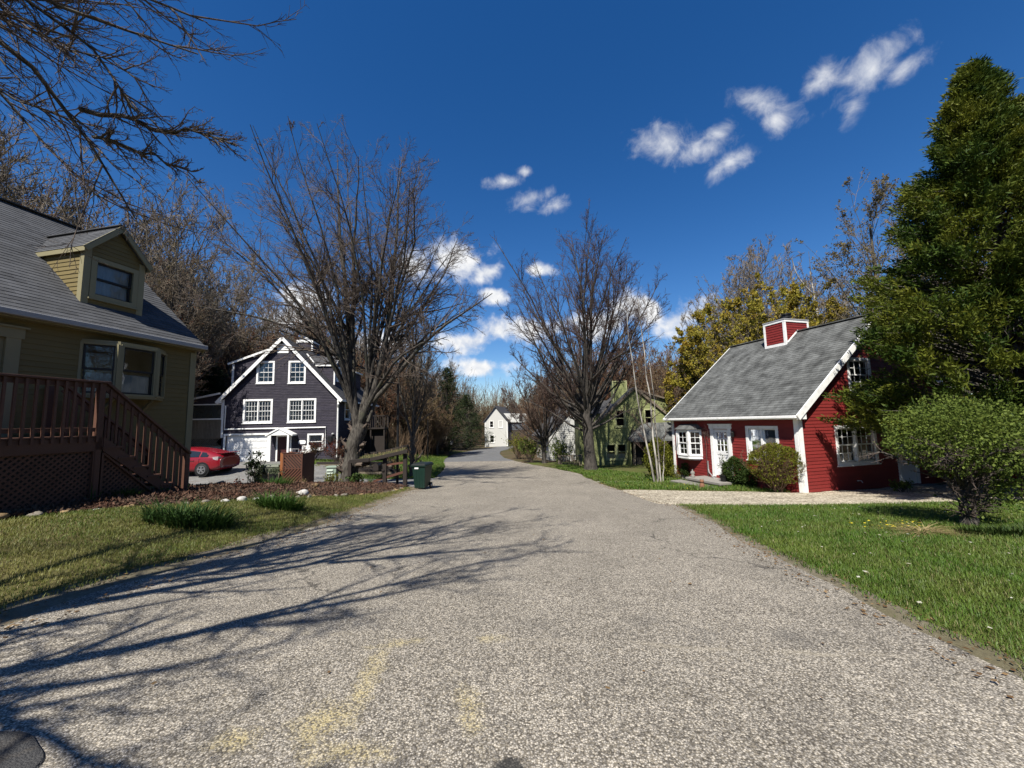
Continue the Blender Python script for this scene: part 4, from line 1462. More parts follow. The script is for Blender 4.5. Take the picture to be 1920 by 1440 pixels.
# ------------------------------------------------------------------ green house
def green_house():
    A = R(-4)
    O = (5.75, 29.0, -2.05)
    h = thing('green_house', 'olive green clapboard house with pale green window trim and dark porch roof', 'house', O, A)
    z = 2.05
    W, D = 6.9, 8.0
    px, pk, evl = 3.42, 4.0 + z, .95 + z
    tl = (pk - evl) / px
    gable = [(0, 0), (W, 0), (W, evl), (px, pk), (0, evl)]
    ops = [(1.98, 2.58, 1.22 + z, 2.36 + z), (4.1, 4.7, 1.22 + z, 2.36 + z), (1.2, 1.82, -1.18 + z, -.15 + z), (1.98, 2.58, -1.18 + z, -.15 + z)]
    wall(h, (0, 0, 0), X, -Y, gable, ops, M_GREEN, .118)
    wall(h, (0, 0, 0), Y, -X, [(0, 0), (D, 0), (D, evl), (0, evl)], [], M_GREEN, .2)
    wall(h, (W, 0, 0), Y, X, [(0, 0), (D, 0), (D, evl), (0, evl)], [], M_GREEN, clap=False)
    wall(h, (0, D, 0), X, Y, gable, [], M_GREEN, clap=False)
    for o in ops:
        window(h, (0, 0, 0), X, -Y, *o, TG, 1, (0, 0), .09, True, [(0, 1, .0, .35)] if o[2] < z else None)
    sl = math.atan2(pk - evl, px)
    for S, xx, ln in ((Vector((math.cos(sl), 0, math.sin(sl))), 0, px / math.cos(sl)), (Vector((-math.cos(sl), 0, math.sin(sl))), 2 * px, px / math.cos(sl))):
        slope_roof(h, Vector((xx, -.15, evl + .1)), Y, S, [(0, -.35), (D + .3, -.35), (D + .3, ln), (0, ln)], M_SH_DARK, M_DECKING, .2, .4)
        MB().bar(Vector((xx, -.17, evl + .03)) + S * (-.35), Vector((xx, -.17, evl + .03)) + S * ln, .04, .16).build('rake_board', M_OLDWOOD, h)
    # rear shed dormer with its own pitch, to the right
    wall(h, (0, .5, 0), X, -Y, [(3.75, 3.78 + z), (6.75, .95 + z + .15), (6.75, 2.8 + z)], [], M_GREEN, .118, name='shed_dormer')
    sd = Vector((-2.9, 0, 1.0)).normalized()
    slope_roof(h, Vector((6.9, .3, 2.85 + z)), Y, sd, [(0, -.1), (6, -.1), (6, 3.3), (0, 3.3)], M_SH_DARK, M_DECKING, .2, .4, name='shed_dormer_roof')
    MB().bar((6.95, .28, 2.80 + z), (3.7, .28, 3.90 + z), .04, .12).build('shed_dormer_trim', M_OLDWOOD, h)
    # left wing: dormer body with dark roof
    MB().box(-.6, 1.4, 1.5, 6, -.0, 2.2 + z).build('left_wing', M_GREEN, h)
    MB().hexa([(-.9, 1.3, 2.2 + z), (2.0, 1.3, 2.2 + z), (2.0, 6.2, 2.2 + z), (-.9, 6.2, 2.2 + z), (-.6, 3.2, 3.3 + z), (2.0, 3.2, 3.3 + z), (2.0, 4.2, 3.3 + z), (-.6, 4.2, 3.3 + z)]).build('left_wing_roof', M_SH_DARK, h)
    # chimney
    MB().box(2.15, 3.2, 1.6, 2.6, 2.6 + z, 4.68 + z).build('chimney', M_GREEN, h)
    MB().box(2.1, 3.25, 1.55, 2.65, 4.68 + z, 4.76 + z).box(2.1, 2.2, 1.57, 1.7, 2.9 + z, 4.68 + z).box(3.15, 3.25, 1.57, 1.7, 3.2 + z, 4.68 + z).build('chimney_trim', M_GTRIM, h)
    # entrance porch on the right under a low dark roof
    r = MB()
    r.add([(2.75, -.9, .05 + z), (6.6, -1.1, .15 + z), (6.9, 0, 1.35 + z), (3.9, 0, 1.25 + z), (2.75, -.9, .2 + z), (6.6, -1.1, .3 + z), (6.9, 0, 1.5 + z), (3.9, 0, 1.4 + z), (2.75, 0, .15 + z), (2.75, 0, .3 + z)],
          [(4, 5, 6, 7), (3, 2, 1, 0), (0, 1, 5, 4), (1, 2, 6, 5), (4, 7, 9), (0, 8, 3), (0, 4, 9, 8)])
    r.build('porch_roof', M_SH_OLD, h)
    for xx in (2.95, 4.15, 6.3):
        MB().box(xx, xx + .13, -.85, -.72, -.3, .12 + z).build('porch_post', M_OLDWOOD, h)
    MB().box(3.0, 6.8, -.06, -.03, .3, .9 + z).build('porch_shade', M_SHADE, h)  # near-black sheet over the green wall, standing in for porch shade
    MB().prism([(2.72, -.85, .1 + z), (2.72, -.03, .1 + z), (2.72, -.03, 0), (2.72, -.9, 0)], (.06, 0, 0)).build('porch_side', M_GREEN, h)
    MB().box(2.8, 6.7, -1.0, 0, -.3, .18).build('porch_floor', M_CONC, h)
    MB().box(.0, W, .0, D, -.5, .02).build('foundation', M_CONC, h)
    # little grey deck with pickets on the left
    d = MB().box(-2.45, -.7, -.3, -.22, 1.12, 1.2).box(-2.45, -.7, -.28, -.24, .35, .42).box(-2.45, -.7, -.3, 1.6, .12, .2)
    for xx in (-2.45, -.8):
        d.box(xx, xx + .1, -.3, -.2, -.3, 1.25)
    dd = d.build('picket_deck', M_OLDWOOD, h)
    for i in range(13):
        xx = -2.33 + i * .118
        MB().box(xx, xx + .05, -.32, -.30, -.1, 1.12).build('picket', M_OLDWOOD, dd)
    return h


# ------------------------------------------------------------------ far white houses and red annexe
def far_houses():
    M_FW = mat_plain('white_house_paint', (.72, .72, .68), .6, .06)
    h = thing('white_house', 'white gabled house with dark garage opening at the far end of the road', 'house', (-5.6, 78, -3.25), R(-12))
    W, D = 4.6, 9
    wall(h, (0, 0, 0), X, -Y, [(0, 0), (W, 0), (W, 5.2), (W / 2, 8.0), (0, 5.2)], [(1.0, 1.7, 4.0, 5.2), (1.0, 1.8, 1.0, 2.4)], M_FW, clap=False)
    window(h, (0, 0, 0), X, -Y, 1.0, 1.7, 4.0, 5.2, TW, 1, (0, 0), .1)
    window(h, (0, 0, 0), X, -Y, 1.0, 1.8, 1.0, 2.4, TW, 1, (0, 0), .1)
    wall(h, (W, 0, 0), Y, X, [(0, 0), (D, 0), (D, 5.2), (0, 5.2)], [], M_FW, clap=False)
    MB().prism([(-.3, -.3, 4.95), (W / 2, -.3, 8.05), (W / 2, -.3, 8.3), (-.5, -.3, 4.95)], (0, D + .6, 0)).prism([(W + .3, -.3, 4.95), (W / 2, -.3, 8.05), (W / 2, -.3, 8.3), (W + .5, -.3, 4.95)], (0, D + .6, 0)).build('roof', M_SH_DARK, h)
    MB().box(W + .01, W + 4.4, 1.5, 8, 0, 5.0).build('garage_wing', mat_plain('blue_grey_siding', (.10, .12, .15), .7), h)
    MB().prism([(W, 1.2, 4.9), (W + 4.7, 1.2, 4.9), (W + 4.0, 1.2, 6.6), (W - 1.6, 1.2, 6.8)], (0, 7, 0)).build('garage_roof', M_FW, h)
    MB().box(W + .4, W + 3.9, 1.38, 1.5, 0, 3.4).build('garage_dark', M_SHADE, h)  # near-black slab painting the shaded recess; nothing is cut open
    for q in (5.6, 7.2):
        window(h, (W, 0, 0), Y, X, q - 4.6, q - 3.8, 3.4, 4.6, TW, 1, (0, 0), .1)
    window(h, (0, 0, 0), X, -Y, 2.9, 3.6, 4.0, 5.2, TW, 1, (0, 0), .1, room=False)
    MB().box(-.06, .1, -.05, 0, 0, 5.2).box(W - .1, W + .06, -.05, 0, 0, 5.2).build('corner_trim', M_WHITE, h, kind='stuff')
    MB().box(W + .2, W + .9, 1.35, 1.5, 5.1, 6.6).box(W + 2.2, W + 2.9, 1.1, 1.3, 5.1, 6.4).build('dormer_window', M_BLACK, h)
    k = thing('white_cottage', 'white gabled house half hidden behind the linden trunk and shrubs', 'house', (3.4, 37, -2.3), R(8))
    wall(k, (0, 0, 0), X, -Y, [(0, 0), (4.2, 0), (4.2, 3.2), (2.8, 5.4), (0, 2.6)], [(2.9, 3.7, .9, 2.3)], M_FW, .2)
    window(k, (0, 0, 0), X, -Y, 2.9, 3.7, .9, 2.3, TW, 1, (0, 0), .1)
    MB().box(.02, 4.18, .03, 6, 0, 2.6).build('rear_body', M_FW, k)
    MB().prism([(-.4, -.2, 2.35), (2.8, -.2, 5.5), (2.8, -.2, 5.7), (-.5, -.2, 2.5)], (0, 6.4, 0)).prism([(4.5, -.2, 3.0), (2.8, -.2, 5.5), (2.8, -.2, 5.7), (4.6, -.2, 3.1)], (0, 6.4, 0)).build('roof', M_SH_DARK, k)
    MB().box(.9, 1.05, -1.6, -1.45, 0, 2.3).box(1.6, 1.72, -1.6, -1.48, 0, 1.3).box(.9, 1.72, -1.62, -1.5, 1.1, 1.2).build('porch_post', M_WHITE, k)
    a = thing('red_shed', 'low dark red clapboard shed in the shade under the evergreen', 'shed', (16.6, 12.9, -.75), R(10))
    wall(a, (0, 0, 0), X, -Y, [(0, 0), (5, 0), (5, 2.0), (0, 2.0)], [(1.6, 2.3, .9, 1.6)], M_RED, .13)
    window(a, (0, 0, 0), X, -Y, 1.6, 2.3, .9, 1.6, TW, 1, (2, 2), .07)
    MB().box(.02, 5, .02, 4, 0, 2.0).build('body', M_RED, a)
    MB().box(-.3, 5.3, -.4, 4.3, 2.0, 2.15).build('roof', M_SH_DARK, a)
    MB().box(-.05, .08, -.05, 0, 0, 2.0).build('corner_board', M_WHITE, a)


red_house()
mustard_house()
dark_house()
green_house()
far_houses()
# ------------------------------------------------------------------ ground materials
def mat_road():
    m, t = new_mat('chip_seal_road')
    pos = t.n('NewGeometry').outputs['Position']
    sep = t.n('SeparateXYZ', ins={0: pos})
    px, py = sep.outputs[0], sep.outputs[1]
    vo = t.n('TexVoronoi', ins={'Vector': pos, 'Scale': 92.0, 'Randomness': 1.0})
    cell = t.n('SeparateXYZ', ins={0: vo.outputs['Color']}).outputs[0]
    edge = t.ramp(vo.outputs['Distance'], .28, .62, (1, 1, 1), (.46, .44, .40))
    chip = t.n('ValToRGB')
    e = chip.color_ramp.elements
    e[0].position, e[0].color = 0, (.15, .135, .115, 1)
    e[1].position, e[1].color = 1, (.76, .69, .58, 1)
    for p_, c_ in ((.3, (.30, .275, .24)), (.55, (.43, .395, .34)), (.8, (.57, .52, .44))):
        q = e.new(p_)
        q.color = (*c_, 1)
    t.put(chip, 0, cell)
    c = t.mix(1.0, chip.outputs[0], edge, 'MULTIPLY')
    n1 = t.noise(pos, .7, 5, .6).outputs[0]
    n2 = t.noise(pos, 5.0, 5, .65).outputs[0]
    n3 = t.noise(t.scale(pos, (1, .25, 1)), 1.6, 4, .6).outputs[0]
    f = t.math('ADD', t.math('MULTIPLY', n1, .75), t.math('MULTIPLY', n2, .5))
    f = t.math('ADD', t.math('ADD', f, t.math('MULTIPLY', n3, .45)), .24)
    c = t.n('VectorMath', operation='SCALE', ins={0: c, 'Scale': f}).outputs[0]
    # wheel-worn darker bands, tar showing through
    wob = t.math('MULTIPLY', t.math('SUBTRACT', n2, .5), .5)
    dy = t.math('SUBTRACT', py, t.math('ADD', t.math('MULTIPLY', px, -.125), 3.28))
    dyw = t.math('ADD', dy, t.math('MULTIPLY', t.math('SUBTRACT', n1, .5), .5))
    band = t.math('MULTIPLY', t.ramp(t.math('ABSOLUTE', t.math('SUBTRACT', t.math('ADD', dyw, wob), .24)), .10, .26, (1, 1, 1), (0, 0, 0)), t.ramp(t.math('ABSOLUTE', t.math('SUBTRACT', px, .3)), 1.0, 2.6, (1, 1, 1), (0, 0, 0)))
    band = t.math('MULTIPLY', band, t.math('MULTIPLY', t.ramp(n3, .38, .64), t.ramp(t.noise(pos, 3.0, 6, .7).outputs[0], .38, .62)))
    c = t.mix(t.math('MULTIPLY', band, .5), c, (.07, .068, .066))
    # pale joint where two coats meet, with a thin crack beside it
    seam = t.math('MULTIPLY', t.ramp(t.math('ABSOLUTE', dyw), .008, .035, (1, 1, 1), (0, 0, 0)), t.math('MULTIPLY', t.ramp(n3, .40, .60), .45))
    c = t.mix(seam, c, (.42, .37, .28))
    # cracks
    wv = t.n('VectorMath', operation='ADD', ins={0: pos, 1: t.n('VectorMath', operation='SCALE', ins={0: t.noise(pos, 1.8, 4, .6).outputs['Color'], 'Scale': .9}).outputs[0]}).outputs[0]
    vc = t.n('TexVoronoi', feature='DISTANCE_TO_EDGE', ins={'Vector': wv, 'Scale': .28})
    crack = t.math('MULTIPLY', t.ramp(vc.outputs['Distance'], .0016, .0055, (1, 1, 1), (0, 0, 0)), t.ramp(t.noise(pos, .5, 2, .5).outputs[0], .46, .56))
    c = t.mix(t.math('MULTIPLY', crack, .8), c, (.035, .033, .03))
    # yellow pollen washed into a streak
    def spot(cx, cy, rx, ry, rot):
        mp = t.n('Mapping', vector_type='TEXTURE')
        t.put(mp, 'Vector', pos)
        mp.inputs['Location'].default_value = (cx, cy, 0)
        mp.inputs['Rotation'].default_value = (0, 0, rot)
        mp.inputs['Scale'].default_value = (rx, ry, 100)
        ln = t.n('VectorMath', operation='LENGTH', ins={0: mp.outputs[0]})
        return t.math('SUBTRACT', 1.0, ln.outputs['Value'])
    pol = None
    for s_ in ((-1.02, 2.75, .12, .55, .05), (-1.15, 2.42, .2, .25, .0), (-1.55, 2.3, .18, .12, 0), (-.2, 3.3, .15, .08, 0), (-.95, 3.25, .25, .08, .2), (-.3, 2.5, .1, .3, .3), (-.9, 2.2, .3, .12, 0)):
        b = spot(*s_)
        pol = b if pol is None else t.math('MAXIMUM', pol, b)
    pm = t.ramp(t.math('ADD', pol, t.math('MULTIPLY', t.math('SUBTRACT', t.noise(pos, 9, 5, .7).outputs[0], .5), 2.4)), -.05, 1.9)
    c = t.mix(t.math('MULTIPLY', t.math('MULTIPLY', pm, t.ramp(cell, .35, .6, (.08, .08, .08), (.55, .55, .55))), t.math('GREATER_THAN', pol, -.6)), c, (.62, .50, .20))
    tar = t.ramp(t.math('ADD', spot(-.08, 2.06, .14, .10, .2), t.math('MULTIPLY', t.math('SUBTRACT', n2, .5), 1.5)), .1, .3)
    c = t.mix(t.math('MULTIPLY', tar, .85), c, (.03, .03, .03))
    hgt = t.math('SUBTRACT', 1.0, vo.outputs['Distance'])
    finish(t, c, .9, hgt, .55, .008, .25)
    return m


def mat_gravel(name, c0, c1, sc=38, bs=.8):
    m, t = new_mat(name)
    pos = t.n('NewGeometry').outputs['Position']
    vo = t.n('TexVoronoi', ins={'Vector': pos, 'Scale': sc})
    cell = t.n('SeparateXYZ', ins={0: vo.outputs['Color']}).outputs[0]
    c = t.mix(cell, c0, c1)
    n1 = t.noise(pos, .9, 5, .62).outputs[0]
    n2 = t.noise(pos, 3.5, 5, .62).outputs[0]
    c = t.n('VectorMath', operation='SCALE', ins={0: c, 'Scale': t.math('ADD', t.math('MULTIPLY', n1, .9), .52)}).outputs[0]
    c = t.mix(t.math('MULTIPLY', t.ramp(n2, .5, .66), .45), c, (.16, .12, .075))
    finish(t, c, .9, t.math('SUBTRACT', 1.0, vo.outputs['Distance']), bs, .02, .2)
    return m


def mat_soil(name, cols, sc=6, bump=.6):
    m, t = new_mat(name)
    pos = t.n('NewGeometry').outputs['Position']
    n1 = t.noise(pos, sc, 7, .7).outputs[0]
    n2 = t.noise(pos, sc * .12, 4, .6).outputs[0]
    n3 = t.noise(pos, sc * 6, 3, .6).outputs[0]
    c = t.mix(t.ramp(n1, .35, .65), cols[0], cols[1])
    c = t.mix(t.ramp(n2, .42, .62), c, cols[2])
    c = t.n('VectorMath', operation='SCALE', ins={0: c, 'Scale': t.math('ADD', t.math('MULTIPLY', n3, .9), .55)}).outputs[0]
    finish(t, c, .95, n1, bump, .05, .15)
    return m


M_ROAD = mat_road()
M_GRAVEL = mat_gravel('pale_gravel', (.20, .17, .12), (.90, .80, .62), 27, 1.0)
M_ASPH = mat_gravel('grey_driveway_asphalt', (.20, .20, .20), (.30, .295, .28), 60, .3)
M_FARROAD = mat_gravel('grey_far_asphalt', (.15, .155, .16), (.22, .225, .23), 40, .3)
M_PATCH = mat_gravel('dark_asphalt_patch', (.055, .055, .057), (.085, .084, .083), 110, .5)
M_TURF = mat_soil('turf_soil', ((.085, .115, .022), (.11, .14, .03), (.13, .12, .045)), 5)
M_TURFL = mat_soil('dry_turf_soil', ((.13, .12, .04), (.10, .10, .03), (.17, .14, .06)), 5)
M_LITTER = mat_soil('leaf_litter', ((.11, .075, .045), (.17, .12, .075), (.09, .085, .035)), 3)
M_MULCH = mat_soil('bark_mulch', ((.065, .036, .026), (.12, .068, .048), (.12, .09, .06)), 14, 1.0)
M_EDGE = mat_soil('gritty_verge', ((.20, .17, .125), (.30, .26, .20), (.17, .15, .09)), 9)


def edge(tab, y, jit=0.0, seed=0):
    v = np.interp(y, [p[0] for p in tab], [p[1] for p in tab])
    if jit:
        v = v + jit * (np.sin(y * 2.3 + seed) + .6 * np.sin(y * 5.1 + seed * 2) + .5 * np.sin(y * 11.7 + seed * 3) + .35 * np.sin(y * 23 + seed))
    return v


def sheet(name, A, B, y0, y1, dz, mat, step=.3, nx=24, jit=(0, 0), axis='y', kind='structure', bump=None):
    """draped ground sheet between two edge curves"""
    n = max(3, int((y1 - y0) / step) + 1)
    ys = np.linspace(y0, y1, n)
    a, b = edge(A, ys, jit[0], 1.3), edge(B, ys, jit[1], 2.9)
    s = np.linspace(0, 1, nx)
    xx = a[:, None] * (1 - s) + b[:, None] * s
    yy = np.repeat(ys[:, None], nx, 1)
    if axis == 'x':
        xx, yy = yy, xx
    zz = G(xx, yy) + dz
    if bump is not None:
        zz = zz + bump(xx, yy)
    if name not in ('road', 'road_far'):          # edges dip under the neighbouring surface
        rim = np.zeros_like(zz, bool)
        rim[0] = rim[-1] = True
        rim[:, 0] = rim[:, -1] = True
        zz = np.where(rim, G(xx, yy) - .02, zz)
    V = np.stack([xx, yy, zz], -1).reshape(-1, 3)
    i = np.arange(n - 1)[:, None] * nx + np.arange(nx - 1)[None]
    F = np.stack([i, i + 1, i + nx + 1, i + nx], -1).reshape(-1, 4)
    if axis == 'x':
        F = F[:, ::-1]
    return ob_np(name, V, F, mat, None, True, kind)


RL = [(-20, -5.6), (-6, -4.9), (0, -4.55), (3.5, -4.42), (5, -4.15), (8, -3.9), (10, -3.88), (13, -3.95), (16, -4.05), (20, -4.25), (22, -4.35), (27.6, -4.95), (31, -5.45), (36, -6.5), (42, -7.4), (51, -8.0), (58, -7.4), (66, -5.6), (74, -3.4), (82, -.5)]
RR = [(-20, 3.0), (0, 3.2), (3.5, 3.27), (5, 3.38), (6.5, 3.6), (8, 3.9), (10, 4.2), (13, 4.1), (16, 3.75), (20, 3.6), (22, 3.7), (27.6, 2.55), (31, 1.5), (36, .3), (42, -1.0), (51, -1.8), (58, -1.9), (66, -.6), (74, 1.8), (82, 4.5)]


def build_ground():
    xs = np.unique(np.concatenate([np.linspace(-400, -60, 18), np.linspace(-60, 60, 161), np.linspace(60, 400, 18)]))
    ys = np.unique(np.concatenate([np.linspace(-200, -10, 14), np.linspace(-10, 60, 141), np.linspace(60, 420, 40)]))
    xx, yy = np.meshgrid(xs, ys)
    zz = G(xx, yy) - .05 + .04 * np.sin(xx * .9) * np.sin(yy * .7) * sm(40, 60, yy)
    zz[(np.abs(xx) < 60) & (yy < 60)] -= 0
    V = np.stack([xx, yy, zz], -1).reshape(-1, 3)
    nx, n = len(xs), len(ys)
    i = np.arange(n - 1)[:, None] * nx + np.arange(nx - 1)[None]
    F = np.stack([i, i + 1, i + nx + 1, i + nx], -1).reshape(-1, 4)
    ob_np('ground', V, F, M_LITTER, None, True, 'structure')
    off = lambda tab, d: [(a, b + d) for a, b in tab]
    sheet('road', off(RL, 0), off(RR, 0), -20, 37.2, .0, M_ROAD, .25, 40, (.035, .03))
    sheet('road_far', off(RL, 0), off(RR, 0), 37.2, 82, .0, M_FARROAD, .5, 14)
    sheet('verge_left', off(RL, -.45), off(RL, .08), -8, 17, -.003, M_EDGE, .25, 5, (.05, .0))
    sheet('verge_right', off(RR, -.06), off(RR, .3), -8, 13, -.003, M_EDGE, .25, 5, (.0, .05))
    sheet('lawn_right', off(RR, .16), [(-8, 20), (30, 20)], -8, 10.3, .004, M_TURF, .3, 50, (.05, 0))
    sheet('lawn_left', [(-8, -16), (30, -16)], off(RL, -.24), -8, 16.6, .004, M_TURFL, .3, 40, (0, .06))
    sheet('lawn_middle', [(20, -12.6), (46, -18)], off(RL, -.05), 21.2, 60, .012, M_TURF, .4, 20, (0, .08))
    sheet('lawn_cottage', off(RR, .05), [(10, 24), (40, 24)], 12.9, 34, .002, M_TURF, .3, 40, (.08, 0))
    # gravel drive of the red house runs in from the road
    gn = [(3.6, 10.9), (4.5, 10.35), (6, 9.95), (8, 9.75), (11, 9.75), (14, 9.8), (26, 9.6)]
    gf = [(3.6, 14.6), (4.6, 14.35), (6, 13.85), (8.8, 12.75), (9.4, 12.6), (14, 13.9), (26, 16)]
    sheet('gravel_drive', gn, gf, 3.75, 26, .022, M_GRAVEL, .3, 20, (.06, .06), axis='x')
    # paved drive in front of the dark house
    dn = [(-26, 16.6), (-16, 17.1), (-13, 17.9), (-10, 18.5), (-6, 18.0), (-3.9, 17.0)]
    df = [(-26, 27.1), (-12.9, 27.1), (-12.2, 25.0), (-9.5, 22.3), (-6, 21.0), (-3.9, 21.4)]
    sheet('driveway', dn, df, -23.5, -3.95, .012, M_ASPH, .3, 24, (.04, .06), axis='x')
    sheet('stone_path', [(20, 0)] and [(3.6, 17.55), (6.5, 16.7), (8.3, 16.55)], [(3.6, 17.95), (6.5, 17.1), (8.3, 16.95)], 3.7, 8.2, .018, M_CONC, .3, 4, (.04, .04), axis='x')
    sheet('concrete_walk', [(-15.6, 16.2), (-12, 17.6), (-10.6, 18.3)], [(-15.6, 17.0), (-12, 18.3), (-10.6, 18.6)], -15.6, -10.7, .05, M_CONC, .3, 4, (.02, .02), axis='x')
    # planting bed along the mustard house
    BL = [(4.8, -10.4), (7.6, -9.6), (11, -9.6), (13, -10.5), (16, -13.0), (18, -13.2)]
    BR = [(4.8, -8.95), (6, -8.2), (7, -7.75), (7.8, -7.05), (9.5, -6.25), (10.5, -5.8), (12, -5.25), (13.8, -4.65), (15.5, -4.5), (17.2, -4.7)]
    mound = lambda x, y: .13 * sm(0, 1.0, edge(BR, y) - x) * sm(5, 7, y) * (1 - sm(16.3, 17.6, y)) + .03 * np.sin(x * 5) * np.sin(y * 4)
    sheet('mulch_bed', BL, BR, 4.8, 17.7, .035, M_MULCH, .22, 30, (0, .06), bump=mound)
    # loose bark chips on the bed
    N = 26000
    yy = 5 + 12.5 * rng.uniform(0, 1, N)
    u = rng.uniform(0, 1, N) ** .8
    a, b = edge(BL, yy), edge(BR, yy)
    xx = a + (b - a) * u + rng.normal(0, .04, N)
    C = np.stack([xx, yy, G(xx, yy) + .04 + mound(xx, yy) + rng.uniform(0, .03, N)], 1)
    V, F, T = leaves(C, .075, .25, rng, 2.6)
    ob_np('mulch_chips', V, F, mat_leaf('bark_chip', (.045, .021, .014), (.19, .10, .068), (.17, .115, .08), .9, 0.0, 2.0), None, False, 'stuff', T)
    # rounded patch of newer asphalt at the near left
    p = MB()
    n = 72
    ring = []
    for k in range(n):
        th = 2 * math.pi * k / n
        r = .52 * (1 + .05 * math.sin(3 * th + 1) + .03 * math.sin(7 * th))
        ring.append((-3.02 + r * math.cos(th), 2.08 + r * .62 * math.sin(th) + .0))
    top = [(x, y, g(x, y) + .012) for x, y in ring]
    bot = [(x + (x + 3.02) * .04, y + (y - 2.08) * .04, g(x, y) - .01) for x, y in ring]
    p.add(top + bot, [tuple(range(n))] + [(k, n + k, n + (k + 1) % n, (k + 1) % n) for k in range(n)])
    p.build('road_patch', M_PATCH, None, kind='structure')
    return BL, BR, mound


BED_L, BED_R, MOUND = build_ground()

# ------------------------------------------------------------------ grass blades
def mat_grass(name, c0, c1, dry, dead_amt):
    m, t = new_mat(name)
    tint = t.n('Attribute', attribute_name='tint').outputs['Fac']
    pos = t.n('NewGeometry').outputs['Position']
    n1 = t.noise(pos, .8, 5, .62).outputs[0]
    n2 = t.noise(pos, 3.5, 4, .6).outputs[0]
    c = t.mix(tint, c0, c1)
    c = t.mix(t.math('MULTIPLY', t.ramp(n1, .42, .66), dead_amt), c, dry)
    c = t.n('VectorMath', operation='SCALE', ins={0: c, 'Scale': t.math('ADD', t.math('MULTIPLY', n2, .9), .55)}).outputs[0]
    c = t.mix(t.math('MULTIPLY', t.math('GREATER_THAN', tint, .93), .8), c, (.36, .30, .14))
    finish(t, c, .5, spec=.25, trans=.3)
    return m


def scatter(n, x0, x1, y0, y1, ok, dens):
    xx = rng.uniform(x0, x1, n)
    yy = rng.uniform(y0, y1, n)
    d = np.hypot(xx, yy)
    keep = ok(xx, yy) & (rng.uniform(0, 1, n) < dens(d)) & (np.abs(xx) < yy * 1.45 + .8)
    return xx[keep], yy[keep]


def grass(name, pts, h, w, mat, dz=.01):
    xx, yy = pts
    d = np.hypot(xx, yy)
    C = np.stack([xx, yy, G(xx, yy) + dz], 1)
    sc = 1 + d / 14
    ln = h * rng.uniform(.55, 1.3, len(xx)) * (1 + .05 * d)
    V, F, T = blades(C, ln, w * 1.0, .7, rng)
    # widen with distance so far grass keeps its cover
    K = 6
    Vr = V.reshape(-1, K, 3)
    mid = (Vr[:, 0::2] + Vr[:, 1::2]) / 2
    sw = sc[:, None, None]
    Vr[:, 0::2] = mid + (Vr[:, 0::2] - mid) * sw
    Vr[:, 1::2] = mid + (Vr[:, 1::2] - mid) * sw
    ob_np(name, Vr.reshape(-1, 3), F, mat, None, False, 'stuff', T)


M_GR = mat_grass('lawn_grass', (.060, .135, .012), (.15, .265, .034), (.25, .27, .06), .45)
M_GL = mat_grass('sparse_lawn_grass', (.075, .12, .016), (.20, .25, .045), (.36, .32, .10), .65)
gn_ = [(3.6, 10.9), (4.5, 10.35), (6, 9.95), (8, 9.75), (11, 9.75), (14, 9.8), (26, 9.6)]
grass('grass', scatter(520000, 3, 17, 1.5, 10.4, lambda x, y: (x > edge(RR, y) + .0 + .28 * rng.uniform(0, 1, len(x)) ** .7 + .05 * np.sin(y * 9) + .04 * np.sin(y * 23)) & (y < edge(gn_, x) + rng.normal(0, .05, len(x))), lambda d: np.clip(8.0 / d ** 1.1, .1, 1)), .042, .0055, M_GR)
grass('grass', scatter(360000, -12, -3.7, 1.5, 16.5, lambda x, y: (x < edge(RL, y) - .15 - rng.uniform(0, .2, len(x)) - .06 * np.sin(y * 7)) & ((x > edge(BED_R, y) - .05) | (y < 4.9)), lambda d: np.clip(7.0 / d, .1, .95)), .032, .0055, M_GL)
grass('grass', scatter(90000, -14, -4, 21, 46, lambda x, y: (x < edge(RL, y)) & (x > -13 - (y - 21) * .3) & ((y > 24.5) | (x > -9)), lambda d: np.full_like(d, .8)), .06, .012, M_GR)
gf_ = [(3.6, 14.6), (4.6, 14.35), (6, 13.85), (8.8, 12.75), (9.2, 12.6), (9.21, 30)]
grass('grass', scatter(110000, 3, 12, 12.6, 29, lambda x, y: (x > edge(RR, y) + .1) & (y > edge(gf_, x) + .05) & (x < 9.2 - (y - 12.5) * .293 - .15) & ~((y > edge([(3.6, 17.5), (8.3, 16.5)], x)) & (y < edge([(3.6, 17.95), (8.3, 17)], x))), lambda d: np.full_like(d, .85)), .06, .010, M_GR)
# ------------------------------------------------------------------ tree materials
B_MAPLE = mat_bark('maple_bark', (.035, .030, .026), (.15, .135, .115), 14, .9, (.10, .10, .07))
B_GREY = mat_bark('grey_bark', (.05, .045, .038), (.19, .17, .145), 12, .7)
B_LINDEN = mat_bark('linden_bark', (.04, .035, .03), (.13, .115, .10), 16, .7)
B_BIRCH = mat_bark('birch_bark', (.10, .085, .07), (.72, .68, .60), 5, .3)


def mat_twig(name, c, c2):
    m, t = new_mat(name)
    pos = t.n('TexCoord').outputs['Object']
    f = t.noise(pos, .5, 4, .6).outputs[0]
    rnd = t.n('ObjectInfo').outputs['Random']
    col = t.mix(t.ramp(t.math('ADD', f, t.math('MULTIPLY', t.math('SUBTRACT', rnd, .5), .25)), .38, .62), c, c2)
    finish(t, col, .8, spec=.2)
    return m


